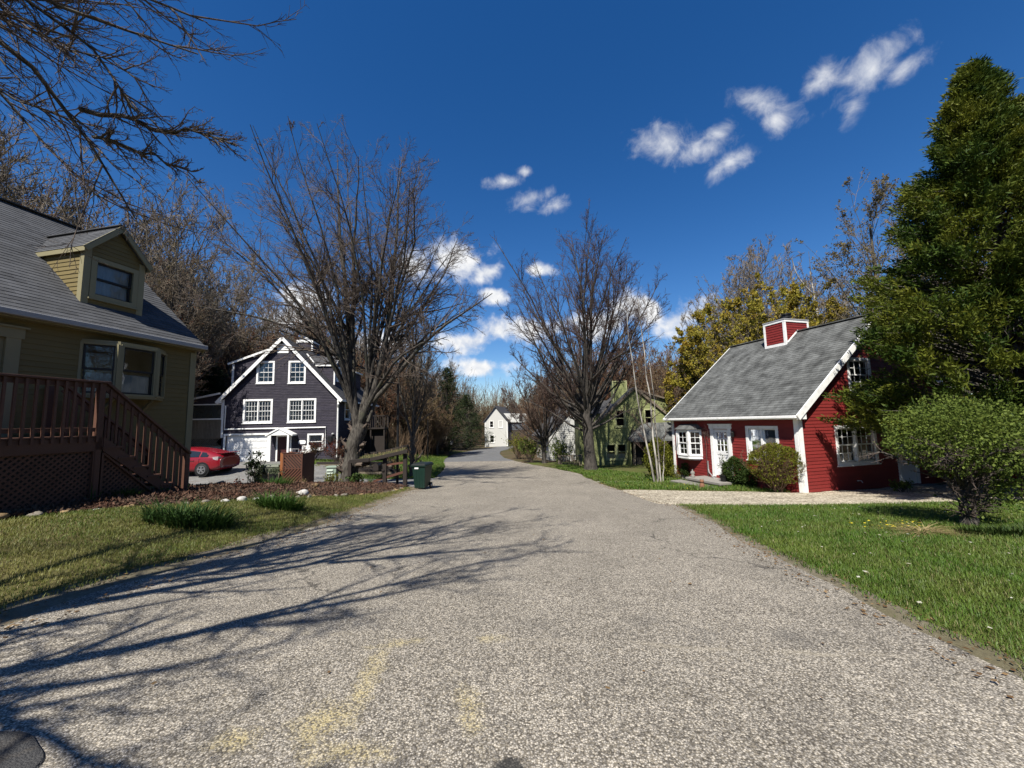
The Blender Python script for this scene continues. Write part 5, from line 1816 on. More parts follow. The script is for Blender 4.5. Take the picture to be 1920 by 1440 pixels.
T_DARK = mat_twig('maple_twig', (.11, .085, .072), (.16, .125, .10))
T_RED = mat_twig('linden_twig', (.085, .055, .045), (.13, .09, .07))
T_WOOD = mat_twig('woodland_twig', (.21, .165, .12), (.28, .235, .175))
T_BROWN = mat_twig('brown_woodland_twig', (.19, .12, .075), (.25, .17, .105))
T_BUD = mat_leaf('unfolding_leaf', (.32, .29, .04), (.50, .43, .07), (.44, .30, .045), .6, .35)
T_BUD2 = mat_leaf('budding_leaf', (.16, .13, .05), (.26, .21, .09), None, .6, .3)
T_REDBUD = mat_leaf('red_bud', (.16, .06, .035), (.24, .10, .05), None, .6, .2)
L_DARK = mat_leaf('evergreen_spray', (.018, .048, .011), (.095, .145, .018), (.19, .20, .022), .5, .18, .9)
L_PINE = mat_leaf('pine_needle', (.022, .04, .015), (.06, .078, .028), None, .6, .15)
L_BOX = mat_leaf('box_leaf', (.025, .055, .012), (.075, .11, .025), None, .45, .15)
L_YEW = mat_leaf('clipped_leaf', (.10, .12, .014), (.26, .26, .03), None, .5, .25)
L_FRESH = mat_leaf('fresh_leaf', (.085, .13, .022), (.22, .28, .055), None, .5, .3)
L_LILY = mat_leaf('strap_leaf', (.035, .085, .012), (.10, .19, .035), None, .45, .3)
L_LILYD = mat_leaf('dark_strap_leaf', (.022, .055, .012), (.065, .125, .028), None, .4, .25)
L_RHODO = mat_leaf('leathery_leaf', (.012, .024, .009), (.03, .05, .015), None, .3, .1)
L_RED = mat_leaf('red_shrub_leaf', (.10, .018, .014), (.20, .045, .025), (.07, .05, .02), .6, .2)
L_STRAW = mat_leaf('straw', (.30, .22, .10), (.48, .37, .19), None, .8, .1)

# ------------------------------------------------------------------ big maple on the left verge
rs = np.random.default_rng(5)
k = 18 / 721.


def px_limb(pts, y, r0, r1, bx=655, by=905):
    """limb from sketch points (25 mm steps) with a sweep in depth y (list of end offsets)"""
    n = len(pts)
    return [((x - bx) * k, y * (i / (n - 1)) ** 1.3, (by - q) * k) for i, (x, q) in enumerate(pts)], (r0 * .78 if r0 < .4 else r0 * .92), r1


ML = [px_limb([(655, 915), (656, 885), (661, 850), (668, 812), (676, 786)], .1, .44, .33),
      px_limb([(670, 805), (655, 700), (652, 620), (640, 520), (625, 420), (610, 330), (611, 240)], .6, .24, .018),
      px_limb([(672, 795), (700, 740), (722, 660), (735, 560), (750, 430), (756, 300)], -.8, .23, .016),
      px_limb([(662, 770), (632, 660), (577, 590), (500, 500), (418, 435)], -1.5, .14, .014),
      px_limb([(656, 700), (612, 600), (560, 480), (520, 370), (488, 290)], 1.6, .13, .014),
      px_limb([(698, 748), (760, 690), (820, 640), (880, 612), (935, 600)], -4.0, .15, .014),
      px_limb([(722, 670), (780, 580), (830, 480), (852, 395)], 1.8, .13, .014),
      px_limb([(655, 650), (668, 540), (682, 420), (700, 325)], -2.4, .14, .014),
      px_limb([(688, 760), (735, 700), (790, 668), (868, 668)], -4.5, .12, .012),
      px_limb([(650, 680), (600, 625), (525, 602), (440, 598)], -3.5, .11, .012),
      px_limb([(650, 620), (602, 490), (560, 400)], -3.0, .11, .012),
      px_limb([(735, 570), (788, 460), (806, 375)], -2.8, .11, .012),
      px_limb([(672, 780), (690, 640), (660, 480), (650, 380)], 4.2, .15, .014),
      px_limb([(680, 770), (720, 620), (730, 480), (720, 360)], 4.5, .15, .014),
      px_limb([(655, 690), (590, 560), (500, 440)], 3.8, .12, .012),
      px_limb([(700, 740), (790, 600), (880, 520)], 3.6, .12, .012),
      px_limb([(662, 760), (640, 620), (600, 470), (575, 340)], -4.6, .14, .012),
      px_limb([(700, 740), (745, 600), (790, 500), (812, 430)], -4.4, .13, .012)]
rs_l = np.random.default_rng(55)
for q in range(16):
    th = math.radians(18 + 144 * (q + .5) / 16)
    ex, ez = 655 + 215 * math.cos(th) * rs_l.uniform(.8, 1.05), 545 - 275 * math.sin(th) * rs_l.uniform(.72, 1.0)
    sx, sz = (662 if ex < 665 else 690), rs_l.uniform(690, 790)
    mx, mz = sx + (ex - sx) * .42 + rs_l.normal(0, 10), sz + (ez - sz) * .55
    ML.append(px_limb([(sx, sz), (mx, mz), (ex, ez)], rs_l.uniform(-5, 5), .105, .011))
env = (np.array([0.3, 0, 8.5]), np.array([7.2, 6.0, 8.6]), 1.0)
d_ = tree_mesh(rs, 17.5, .42, 3, env, c2=18, c3=8, c4=5, rt=.006, s2=.22, limbs=ML, up=.2, lfs=(.32, .42, .48), l2ang=.78, wob=.11)
tree('maple_tree', 'large bare multi-stemmed maple leaning out of the mulch bed before the dark house', None, (-7.62, 18.0, g(-7.62, 18) - .1), tree_meshes('maple', d_, B_MAPLE, T_DARK), None)

# ------------------------------------------------------------------ linden before the green house
rs = np.random.default_rng(8)
env = (np.array([.0, 0, 9.7]), np.array([5.2, 5.2, 6.6]), 1.06)
d_ = tree_mesh(rs, 16.4, .36, 5.2, env, nl=56, l_ang=1.15, l_asd=0, up=.28, c2=17, c3=8, c4=4, rt=.0055, lfs=(.24, .45, .5), l2ang=.62, wob=.07, s2=.40, lr=(.14, .34), ts=.45)
tree('linden_tree', 'tall bare egg-shaped linden standing beside the green house', None, (4.72, 23.9, g(4.7, 23.9) - .1), tree_meshes('linden', d_, B_LINDEN, T_RED), None)
rs = np.random.default_rng(18)
env = (np.array([-.2, 0, 5.6]), np.array([3.7, 3.7, 4.6]), 1.0)
d_ = tree_mesh(rs, 10, .20, 2.4, env, nl=34, l_ang=1.1, l_asd=0, up=.25, c2=14, c3=7, c4=3, rt=.010, lfs=(.26, .45, .5), l2ang=.5, wob=.055, s2=.28, lr=(.16, .36), ts=.45)
tree('young_linden', 'smaller bare spreading tree by the road bend, left of the tall linden', None, (2.55, 32.5, g(2.55, 32.5) - .1), tree_meshes('young_linden', d_, B_LINDEN, T_RED), None)

# ------------------------------------------------------------------ slim tree by the bin
rs = np.random.default_rng(21)
kk = 22 / 721.
SL = [([((x - 775) * kk, y, (892 - q) * kk) for (x, q), y in zip(pts, np.linspace(0, yo, len(pts)))], r0, r1) for pts, yo, r0, r1 in (
    ([(775, 900), (777, 850), (777, 815)], 0, .17, .14), ([(777, 818), (782, 740), (776, 650), (770, 560)], .4, .09, .012), ([(778, 815), (800, 760), (806, 700), (815, 610)], -.5, .085, .012),
    ([(776, 820), (762, 770), (750, 700), (744, 620)], -.3, .075, .012), ([(778, 790), (790, 720), (788, 640), (795, 560)], 1.0, .06, .01), ([(777, 800), (770, 720), (752, 660)], 1.2, .06, .01), ([(780, 790), (810, 730), (840, 690)], -1.0, .05, .01), ([(778, 800), (786, 700), (780, 620)], -1.5, .06, .01))]
env = (np.array([0., 0, 5.2]), np.array([2.4, 2.4, 5.2]), 1.0)
d_ = tree_mesh(rs, 10, .2, 2, env, c2=18, c3=7, c4=3, rt=.007, limbs=SL, lfs=(.32, .4, .45))
tree('slender_tree', 'slender bare forked tree behind the green wheelie bin', None, (-5.75, 22.0, g(-5.75, 22.0) - .05), tree_meshes('slender', d_, B_GREY, T_WOOD), None)

# ------------------------------------------------------------------ tree whose boughs hang in at the upper left
rs = np.random.default_rng(33)
TB = np.array([-6.3, -.7, 0.0])
TB[2] = g(TB[0], TB[1])
STEM = [(-6.3, -.7, -.2), (-6.28, -.65, 1.0), (-6.2, -.5, 2.2), (-6.1, -.3, 3.2)]
SH = {'A': [(-6.1, -.3, 3.2), (-5.95, 1.2, 5.0), (-5.8, 2.6, 6.1), (-5.67, 3.4, 6.29), (-5.41, 3.7, 6.1), (-5.29, 3.9, 5.87), (-5.08, 4.0, 5.53), (-4.93, 4.1, 5.36), (-4.75, 4.2, 4.93), (-4.61, 4.3, 4.6), (-4.55, 4.4, 4.25)],
      'B': [(-4.93, 4.1, 5.36), (-4.63, 4.2, 5.35), (-4.24, 4.3, 5.26), (-3.81, 4.4, 5.29), (-3.35, 4.4, 5.18)],
      'C': [(-6.0, .3, 4.4), (-5.4, 1.9, 5.7), (-4.62, 3.2, 5.89), (-4.41, 3.5, 5.81), (-4.01, 3.6, 5.67), (-3.75, 3.8, 5.68), (-3.44, 3.9, 5.86)],
      'D': [(-5.9, .2, 4.6), (-4.8, 1.8, 5.7), (-3.73, 3.0, 5.75), (-3.3, 3.3, 5.7), (-3.05, 3.4, 5.62)],
      'E': [(-6.1, -.2, 3.4), (-6.9, 1.8, 5.6), (-7.2, 3.6, 6.8), (-7.09, 4.6, 6.72), (-6.78, 4.7, 6.54), (-6.56, 4.8, 5.97), (-6.47, 5.0, 5.5), (-6.1, 5.1, 5.08), (-5.73, 5.2, 4.81)],
      'F': [(-4.80, 4.15, 5.05), (-4.45, 4.2, 4.99), (-4.15, 4.3, 4.79), (-3.98, 4.4, 4.75), (-3.87, 4.5, 4.86)],
      'G': [(-5.6, 2.6, 6.1), (-4.83, 3.6, 6.09), (-4.6, 3.7, 6.02), (-4.44, 3.8, 5.62), (-4.11, 3.9, 5.26), (-3.98, 4.0, 5.09)],
      'H': [(-6.9, 3.2, 6.5), (-6.45, 4.3, 5.95), (-6.1, 4.4, 5.79), (-5.61, 4.5, 5.65), (-5.37, 4.6, 5.54)],
      'I': [(-6.3, 3.0, 6.9), (-6.0, 4.3, 6.74), (-5.57, 4.3, 6.37), (-5.02, 4.4, 6.31), (-4.76, 4.5, 6.11)],
      # the part of the crown above and behind the camera, known from its shadow on the road
      'J': [(-6.1, -.3, 3.2), (-6.0, .2, 5.0), (-5.6, .6, 7.5), (-5.3, .9, 10.5)],
      'K': [(-6.1, -.3, 3.2), (-5.2, -.6, 4.8), (-3.9, -.9, 6.6), (-2.6, -1.0, 8.0)],
      'L': [(-6.1, -.3, 3.2), (-5.8, -1.4, 5.2), (-5.0, -2.5, 7.4), (-4.2, -3.2, 9.0)],
      'M': [(-5.9, .2, 4.7), (-4.8, .5, 6.6), (-3.6, .7, 8.2), (-2.4, .8, 9.3)],
      'N': [(-6.1, -.3, 3.2), (-7.2, -.8, 5.4), (-8.2, -1.2, 7.6), (-8.8, -1.4, 9.2)],
      'O': [(-5.3, -.6, 4.7), (-3.9, -1.9, 5.6), (-2.6, -2.7, 6.2)],
      'P': [(-5.8, .4, 6.2), (-5.2, 1.8, 8.4), (-4.9, 2.6, 10.0)],
      'Q': [(-4.6, .4, 6.8), (-3.4, -.6, 8.8), (-2.4, -1.2, 10.2)],
      'T': [(-5.5, .5, 6.2), (-3.6, 1.5, 7.6), (-2.0, 2.2, 8.5)],
      'U': [(-4.6, -.8, 5.7), (-3.0, -.2, 7.0), (-1.6, .4, 7.8)],
      'V': [(-4.8, .5, 6.6), (-3.8, 2.0, 8.6), (-3.0, 2.8, 9.8)],
      'S': [(-6.1, -.3, 3.2), (-6.6, -1.8, 4.6), (-6.9, -3.3, 5.6)]}
RD = {'A': .085, 'B': .028, 'C': .05, 'D': .05, 'E': .06, 'F': .02, 'G': .026, 'H': .022, 'I': .022, 'J': .14, 'K': .12, 'L': .12, 'M': .09, 'N': .11, 'O': .06, 'P': .07, 'Q': .06, 'T': .06, 'U': .05, 'V': .05, 'S': .08}
lim = lambda keys: [([tuple(np.array(p) - TB) for p in SH[q]], RD[q], .007) for q in keys]
d1 = tree_mesh(rs, 11, .3, 3, None, c2=27, c3=7, c4=4, rt=.0028, limbs=[([tuple(np.array(p) - TB) for p in STEM], .30, .22)] + lim('ABCDEFGHI'), up=.12, lfs=(.30, .42, .45), l2ang=.6, wob=.09)
d2 = tree_mesh(rs, 11, .3, 3, None, c2=16, c3=6, c4=3, rt=.0055, limbs=lim('JKLMNOPQSTUV'), up=.15, lfs=(.34, .42, .45), l2ang=.6, wob=.07)
d_ = (join([d1[0], d2[0]]), join([d1[1], d2[1]]), None)
tree('roadside_tree', 'bare tree reaching in from the upper left, dark twiggy boughs before blue sky', None, tuple(TB), tree_meshes('roadside', d_, B_MAPLE, T_DARK), None)

# ------------------------------------------------------------------ woodland prototypes
PROTO = {}
for i, (H, w_, nl, ang, mc, ml, nleaf, lf) in enumerate([
        (17, 3.6, 14, .40, T_WOOD, T_BUD2, 4500, .085), (15, 3.2, 14, .45, T_WOOD, T_REDBUD, 4500, .085), (18, 3.9, 15, .42, T_WOOD, T_BUD2, 3500, .075), (14, 3.4, 13, .5, T_BROWN, T_REDBUD, 4500, .14), (12, 3.4, 14, .55, T_BROWN, T_BUD2, 4500, .14)]):
    rs = np.random.default_rng(100 + i)
    env = (np.array([0, 0, H * .58]), np.array([w_, w_, H * .44]), 1.0)
    d_ = tree_mesh(rs, H, .17, H * .22, env, nl=nl + 8, l_ang=ang, l_asd=.24, up=.34, c2=14, c3=8, c4=5, rt=.016, n4=1, lfs=(.34, .44, .5), leafy=nleaf, leaf=lf, n3=2)
    PROTO[i] = tree_meshes('woodland%d' % i, d_, B_GREY, mc, ml)


def woods(group, labels, spots, kinds, smin=.85, smax=1.15, name='woodland_tree'):
    for j, s in enumerate(spots):
        x, y = s[0], s[1]
        q = kinds[j % len(kinds)]
        o = tree(name, labels[j % len(labels)] if isinstance(labels, list) else labels, group, (x, y, g(x, y) - .15), PROTO[q], None, random.uniform(0, 6.28), s[2] * 1.1 if len(s) > 2 else random.uniform(smin, smax))


woods('tall trees behind the mustard house', 'tall grey bare tree rising behind the roof of the mustard house',
      [(-30, 20, 1.12), (-27.5, 23.5, 1.1), (-25, 21, .9), (-24, 26, 1.08), (-33, 24, 1.2), (-22.5, 24.5, .82), (-36, 21, 1.25), (-29, 28, 1.1), (-35, 29, 1.2), (-40, 26, 1.25), (-42, 33, 1.3), (-26.5, 19.4, .95), (-31.5, 22.2, 1.15), (-28.5, 25.6, 1.1), (-23.2, 22.6, .85), (-38, 25, 1.3), (-33, 18.5, 1.15), (-26, 29.5, 1.05)], (2, 0, 1))
woods('trees on the rise left of the dark house', 'grey-brown budding tree on the rise between mustard and dark houses',
      [(-27, 33, 1.05), (-31, 36, 1.1), (-24.5, 34, .95), (-29, 41, 1.15), (-36, 40, 1.2), (-25, 40, 1.05), (-33, 46, 1.2), (-41, 46, 1.25), (-22, 39, .9), (-28.5, 37, 1.1), (-26, 44, 1.15), (-33, 33, 1.1), (-30, 31.5, 1.0)], (0, 1, 3, 2))
woods('trees behind the dark house', 'brown twiggy bare tree rising behind the roof of the dark house',
      [(-19, 40, 1.0), (-16, 42, .95), (-21, 45, 1.1), (-13.5, 40, .82), (-17.5, 47, 1.05), (-24, 48, 1.15), (-12.5, 45, .9), (-28, 52, 1.2), (-20, 53, 1.1), (-15, 53, 1.0), (-18, 37.5, .82), (-22.5, 41.5, 1.05), (-14.6, 44, .92), (-26, 46, 1.15)], (3, 1, 0, 3))
woods('trees between the dark house and the pine', 'thin reddish-brown bare tree in the thicket left of the far pine',
      [(-10.6, 42, .72), (-12.8, 49, .85), (-10.5, 50, .75), (-13.5, 57, .9), (-10.8, 60, .8), (-16, 62, 1.0), (-11.2, 70, .95), (-8.8, 45, .55), (-19, 66, 1.1), (-14, 74, 1.1)], (4, 3, 1, 4))
woods('far trees over the white house', 'far bare tree massed above the white house at the road end',
      [(-9, 84, .8), (-4, 92, .75), (0, 95, .8), (4, 90, .85), (8, 96, .9), (-8, 98, .9), (12, 92, .9), (3, 104, .95), (-14, 90, 1.0), (-3, 106, .95), (17, 98, 1.0), (9, 82, .8)], (0, 4, 1, 3))
woods('trees right of the road bend', 'bare brownish tree standing between the road bend and the green house',
      [(6, 45, .75), (8, 52, .85), (5.2, 55, .8), (3.8, 62, .8), (9, 60, .95), (12, 48, .8), (6.5, 70, .95), (11.5, 70, 1.0), (2.8, 47, .55)], (4, 0, 3))
woods('red-brown trees behind the green house', 'red-brown budding tree rising just behind the green house roof',
      [(11, 43, .95), (14, 45, .98), (16.5, 42, .88), (19, 46, 1.0), (13, 51, 1.05), (22, 50, 1.05), (17.5, 53, 1.1)], (3, 3, 4))
woods('bare trees behind the red house', 'grey bare tree showing above the ridge of the red house',
      [(22.5, 33, .98), (25.5, 33, 1.0), (28, 36, 1.05), (20, 37, .85), (24, 39, 1.05), (31, 38, 1.1), (26.5, 42, 1.15), (33, 32, 1.0), (36, 37, 1.1)], (2, 0, 1))
woods('trees right of the evergreen', 'bare tree seen beyond the tall evergreen at the right',
      [(30, 25, 1.0), (35, 27, 1.05), (33, 20, .95), (39, 24, 1.1)], (2, 0))

# yellow-green budding trees behind the red house
rs = np.random.default_rng(61)
env = (np.array([0, 0, 6.6]), np.array([4.6, 4.6, 4.9]), 1.0)
d_ = tree_mesh(rs, 11.4, .22, 1.8, env, nl=20, l_ang=.6, l_asd=.3, up=.3, c2=15, c3=7, c4=3, rt=.010, leafy=60000, leaf=.15, lfs=(.34, .42, .5), n3=2)
YG = tree_meshes('yellow_green', d_, B_GREY, T_WOOD, T_BUD)
tree('budding_maple', 'broad yellow-green budding maple behind the chimney of the red house', None, (17.4, 27.5, g(17.4, 27.5)), YG, None, .4, 1.16)
tree('budding_maple', 'yellow-green budding maple left of the chimney, behind the far end of red roof', None, (14.2, 27.2, g(14.2, 27.2)), YG, None, 2.1, .88)
tree('budding_maple', 'amber budding maple right of the chimney, half behind the red roof ridge', None, (21.6, 29.8, g(21.6, 29.8)), YG, None, 4.0, 1.12)

# tall airy tree behind the evergreen and the broken birch
rs = np.random.default_rng(71)
env = (np.array([0, 0, 11]), np.array([3.1, 3.1, 7.5]), 1.0)
d_ = tree_mesh(rs, 18.5, .2, 4, env, nl=22, l_ang=.5, l_asd=.2, up=.3, c2=11, c3=6, c4=3, rt=.009, leafy=9000, leaf=.12, straight=True, n3=2)
tree('airy_tree', 'tall thin tree with small new leaves behind the left edge of evergreen', None, (22.6, 23.0, g(22.6, 23)), tree_meshes('airy', d_, B_GREY, T_WOOD, T_BUD2), None)
SNAG = [([(0, 0, -.2), (.1, 0, 3), (-.25, 0, 6.5), (-.75, .1, 9.5), (-.95, .1, 11.3)], .17, .10), ([(-.95, .1, 11.2), (-1.0, .1, 12.5), (-1.05, .2, 14.2)], .06, .03), ([(-1.0, .1, 12.3), (-1.9, .1, 13.4), (-2.3, 0, 14.0), (-2.5, 0, 15.2)], .055, .03)]
rs = np.random.default_rng(72)
pts = [(resample(p, 10), np.linspace(a, b, 10)) for p, a, b in SNAG]
sv, sf = tubes(np.array([p for p, _ in pts]), np.array([r for _, r in pts]), 8)
sn = thing('birch_snag', 'broken pale birch trunk with two bare forks above the red house', 'tree', (24.2, 28.5, g(24.2, 28.5)))
ob_np('trunk', sv, sf, B_BIRCH, sn, True)
sp, sd_, sl_, sr_ = sprout(np.array([p for p, _ in pts]), np.array([r for _, r in pts]), 3, .3, 1, .7, .2, .12, .4, rs, .012)
P_, R_ = grow(sp, sd_, sl_, sr_, 4, .1, (0, 0, .3), .3, None, rs)
cv, cf = tubes(P_, R_, 4)
ob_np('crown', cv, cf, T_DARK, sn)

# ------------------------------------------------------------------ birch clump before the red house
rs = np.random.default_rng(81)
bd = 16.4 / 721.
for nm, pts, r, lab in ((0, [(1230, 908), (1222, 850), (1208, 790), (1199, 720), (1195, 640), (1192, 560)], .046, 'white birch stem leaning left, leftmost of the clump by the red house'),
                        (1, [(1235, 908), (1232, 840), (1229, 770), (1224, 700), (1219, 620), (1214, 545)], .050, 'upright white birch stem in the middle of the clump by the red house'),
                        (2, [(1239, 907), (1237, 840), (1236, 760), (1235, 690), (1233, 620), (1231, 560)], .034, 'thin straight birch stem on the right of the clump'),
                        (3, [(1242, 906), (1247, 860), (1253, 820), (1257, 785)], .024, 'whip-thin birch sapling leaning right towards the bay window')):
    P_ = [((x - 1236) * bd, .06 * nm + .1 * i * (nm - 1.2) * .4, (908 - q) * bd - .05) for i, (x, q) in enumerate(pts)]
    d_ = tree_mesh(rs, 8, .06, 2, None, c2=16 if nm < 3 else 5, c3=6, c4=2, rt=.0045, limbs=[(P_, r, .006)], lfs=(.16, .45, .5), l2ang=.7, up=.2)
    tree('birch_tree', lab, 'birch clump by the red house', (6.05 + .05 * nm, 16.5, g(6.05, 16.5) + .02), tree_meshes('birch', d_, B_BIRCH, T_RED), None)


# ------------------------------------------------------------------ evergreens
def bough_tree(rs, n, H, rad, z0, per, blen, leaf, shape, tiers=None, lift=.35, ell=(1, 1), aspect=2.6, gap=0.0, tight=.16):
    """dense evergreen: boughs that leave the trunk and end in flat sprays of scale leaves"""
    z = z0 + (H - z0) * rs.uniform(0, 1, n) ** 1.25
    az = rs.uniform(0, 2 * np.pi, n)
    prof = shape((z - z0) / (H - z0))
    rr = rad * prof * (1 + .10 * np.sin(az * 3 + z * .9) + .07 * np.sin(az * 7 - z * 2.1) + rs.normal(0, .08, n))
    if gap:
        rr *= 1 - gap * (np.sin(z * 2.2 + 2 * np.sin(az * 2)) > .55)
    out = np.stack([np.cos(az), np.sin(az), np.zeros(n)], 1)
    end = np.stack([np.cos(az) * rr * ell[0], np.sin(az) * rr * ell[1], z], 1)
    L = np.minimum(blen * rs.uniform(.7, 1.3, n), rr * .95)
    d = unit(out + np.array([0, 0, 1]) * rs.normal(lift, .2, n)[:, None])
    st = end - d * L[:, None]
    # branches for each bough
    P = np.zeros((n, 4, 3))
    base = np.stack([end[:, 0] * .05, end[:, 1] * .05, z - rr * .25], 1)
    P[:, 0], P[:, 1], P[:, 2], P[:, 3] = base, base * .5 + st * .5, st, end
    Rr = np.repeat(np.array([[.03, .02, .012, .004]]), n, 0)
    bt = tubes(P, Rr, 3)
    # sprays
    idx = np.repeat(np.arange(n), per)
    t = rs.uniform(0, 1, n * per) ** .8
    side = unit(np.cross(d, rs.normal(0, 1, (n, 3))))
    c = st[idx] + (end - st)[idx] * t[:, None] + rs.normal(0, 1, (n * per, 3)) * (tight * blen * (1.1 - .6 * t))[:, None]
    c[:, 2] -= .06 * rs.uniform(0, 1, n * per)
    V, F, T = leaves(c, leaf, lift * .6, rs, aspect, 0.0, out=d[idx])
    # each bough has its own tone
    tb = rs.uniform(0, 1, n)
    T = np.clip(.55 * T + .45 * np.repeat(tb[idx], 4), 0, 1)
    return bt, (V, F, T)


rs = np.random.default_rng(91)
cone = lambda t: np.clip(np.where(t < .10, .80 + 2.0 * t, 1.0), 0, 1) * np.clip(1 - t, 0, 1) ** .80 * 1.04 + .02
cb = thing('arborvitae', 'huge dense dark-green conical arborvitae filling the right edge beside red house', 'tree', (13.75, 10.4, g(13.75, 10.4)))
H_ = 12.4
tv, tf = tubes(resample([(0, 0, -.2), (.05, 0, 3), (0, 0, 8), (0, 0, 11.8)], 10)[None], np.linspace(.3, .04, 10)[None], 9)
ob_np('trunk', tv, tf, B_GREY, cb, True)
bt, lf_ = bough_tree(rs, 1600, H_, 4.3, 1.7, 175, 1.05, .145, cone, ell=(1.0, .66), gap=.26, aspect=4.0, tight=.105)
ob_np('bough', bt[0], bt[1], B_GREY, cb)
ob_np('foliage', lf_[0], lf_[1], L_DARK, cb, False, None, lf_[2])
pine_shape = lambda t: np.clip(1 - t, 0, 1) ** .75 * np.where(t < .1, .85 + 1.5 * t, 1.0) + .03


def evergreen(label, x, y, H, rad, seed, n=420, per=34, z0=1.0, group=None, name='pine_tree', leaf=.30):
    rs = np.random.default_rng(seed)
    o = thing(name, label, 'tree', (x, y, g(x, y) - .1), 0, group)
    tv, tf = tubes(resample([(0, 0, -.2), (.05, 0, H * .4), (0, 0, H * .97)], 8)[None], np.linspace(.2, .03, 8)[None], 7)
    ob_np('trunk', tv, tf, B_GREY, o, True)
    bt, l_ = bough_tree(rs, n, H, rad, z0, per, 1.3, leaf, pine_shape, lift=.1, aspect=5, gap=.3)
    ob_np('bough', bt[0], bt[1], B_GREY, o)
    ob_np('foliage', l_[0], l_[1], L_PINE, o, False, None, l_[2])


evergreen('tall dark pine leaning over the left side of the road bend', -7.9 - .6, 50, 11.2, 3.4, 5)
evergreen('lower spreading pine screening the left half of the far white house', -7.9, 66, 9.4, 4.2, 6, 340)
evergreen('dark hemlock glimpsed between the mustard house and the dark house', -23.6, 30, 7.5, 2.6, 7, 360, 30, name='hemlock_tree')
evergreen('small dark hemlock left of the porch of the dark house', -26.5, 31.5, 6.0, 2.2, 8, 260, 30, name='hemlock_tree')
evergreen('distant green conifer above the linden crown foot', 4.6, 66, 12.5, 2.2, 9, 240, 26, name='spruce_tree')


# ------------------------------------------------------------------ shrubs
def blob_leaves(rs, n, c, r, leaf, rough=.10, shell=.35, flat=1.0, aspect=1.6):
    d = unit(rs.normal(0, 1, (n, 3)))
    k_ = 1 - shell * rs.uniform(0, 1, n) ** 1.6
    lump = 1 + rough * (np.sin(d[:, 0] * 5 + 1) * np.sin(d[:, 1] * 6) + .7 * np.sin(d[:, 2] * 9 + d[:, 0] * 4)) + rs.normal(0, rough * .35, n)
    C = np.asarray(c) + d * (np.asarray(r) * (k_ * lump)[:, None])
    return leaves(C, leaf, .1, rs, aspect, 0.0, out=d * .9)


def stems(rs, n, h, spread, r, wob=.08, up=.3, z=-.05):
    az = rs.uniform(0, 2 * np.pi, n)
    a = rs.uniform(.05, spread, n)
    D = np.stack([np.sin(a) * np.cos(az), np.sin(a) * np.sin(az), np.cos(a)], 1)
    P0 = np.zeros((n, 3))
    P0[:, :2] = rs.normal(0, .05, (n, 2))
    P0[:, 2] = z
    P, Rr = grow(P0, D, np.full(n, h) * rs.uniform(.75, 1.1, n), np.full(n, r), 6, wob, (0, 0, up), .3, None, rs)
    return P, Rr


def shrub(name, label, x, y, r, leafmat, seed, n=2600, leaf=.05, rough=.08, h=None, sp=.5, cat='shrub', group=None, stem_n=10, bare=False, cz=None, shell=.35):
    rs = np.random.default_rng(seed)
    o = thing(name, label, cat, (x, y, g(x, y) + .02), 0, group)
    rx, ry, rz = r
    cz = rz * .92 if cz is None else cz
    P, Rr = stems(rs, stem_n, cz * 1.5, sp, .014)
    p, d, L, q = sprout(P, Rr, 6, .3, 1, .6, .2, .35, .6, rs, .005)
    P2, R2 = grow(p, d, L, q, 3, .1, (0, 0, .3), .4, None, rs)
    ob_np('stems', *join([tubes(P, Rr, 4), tubes(P2, R2, 3)]), B_GREY, o)
    if not bare:
        V, F, T = blob_leaves(rs, n, (0, 0, cz), (rx, ry, rz), leaf, rough, shell)
        ob_np('foliage', V, F, leafmat, o, False, None, T)
    return o


shrub('boxwood', 'round clipped boxwood ball beneath the bay window, left of the steps', 8.0, 17.6, (.42, .42, .46), L_BOX, 201, 7000, .055, shell=.2)
shrub('boxwood', 'small yellowish boxwood tucked left of the clipped ball by the bay', 7.55, 18.1, (.34, .34, .32), L_YEW, 202, 1300, .05)
shrub('boxwood', 'large round clipped boxwood ball right of the front door steps', 8.40, 14.8, (.44, .44, .54), L_BOX, 203, 11000, .055, shell=.2)
shrub('boxwood', 'low clipped boxwood between the big ball and the yellow-topped shrub', 8.62, 14.4, (.34, .34, .34), L_BOX, 204, 5500, .055, shell=.2)
shrub('evergreen_shrub', 'tall glossy evergreen shrub at the far corner of the red house', 7.0, 18.9, (.62, .62, .95), L_YEW, 205, 8000, .07, shell=.25)
# big flat-topped shrub: green cap over bare brown twigs
rs = np.random.default_rng(206)
o = thing('clipped_shrub', 'big rounded shrub with yellow-green top and bare brown sides by corner board', 'shrub', (8.70, 12.98, g(8.70, 12.98)))
P, Rr = stems(rs, 46, 1.45, .70, .014, .07, .25)
p, d, L, q = sprout(P, Rr, 12, .25, 1, .6, .25, .38, .6, rs, .006)
P2, R2 = grow(p, d, L, q, 3, .1, (0, 0, .35), .4, None, rs)
p, d, L, q = sprout(P2, R2, 5, .2, 1, .6, .25, .5, .7, rs, .004)
P3, R3 = grow(p, d, L, q, 2, .1, (0, 0, .3), .5, None, rs)
ob_np('stems', *join([tubes(P, Rr, 4), tubes(P2, R2, 3), tubes(P3, R3, 3)]), T_BROWN, o)
V, F, T = blob_leaves(rs, 14000, (0, 0, .88), (.82, .74, .66), .055, .05, .25)
keep = (V.reshape(-1, 4, 3)[:, 0, 2] > 1.02 + rs.normal(0, .13, len(V) // 4)) | (rs.uniform(0, 1, len(V) // 4) < .22)
V, T = V.reshape(-1, 4, 3)[keep].reshape(-1, 3), T.reshape(-1, 4)[keep].ravel()
ob_np('foliage', V, np.arange(len(V)).reshape(-1, 4), L_YEW, o, False, None, T)

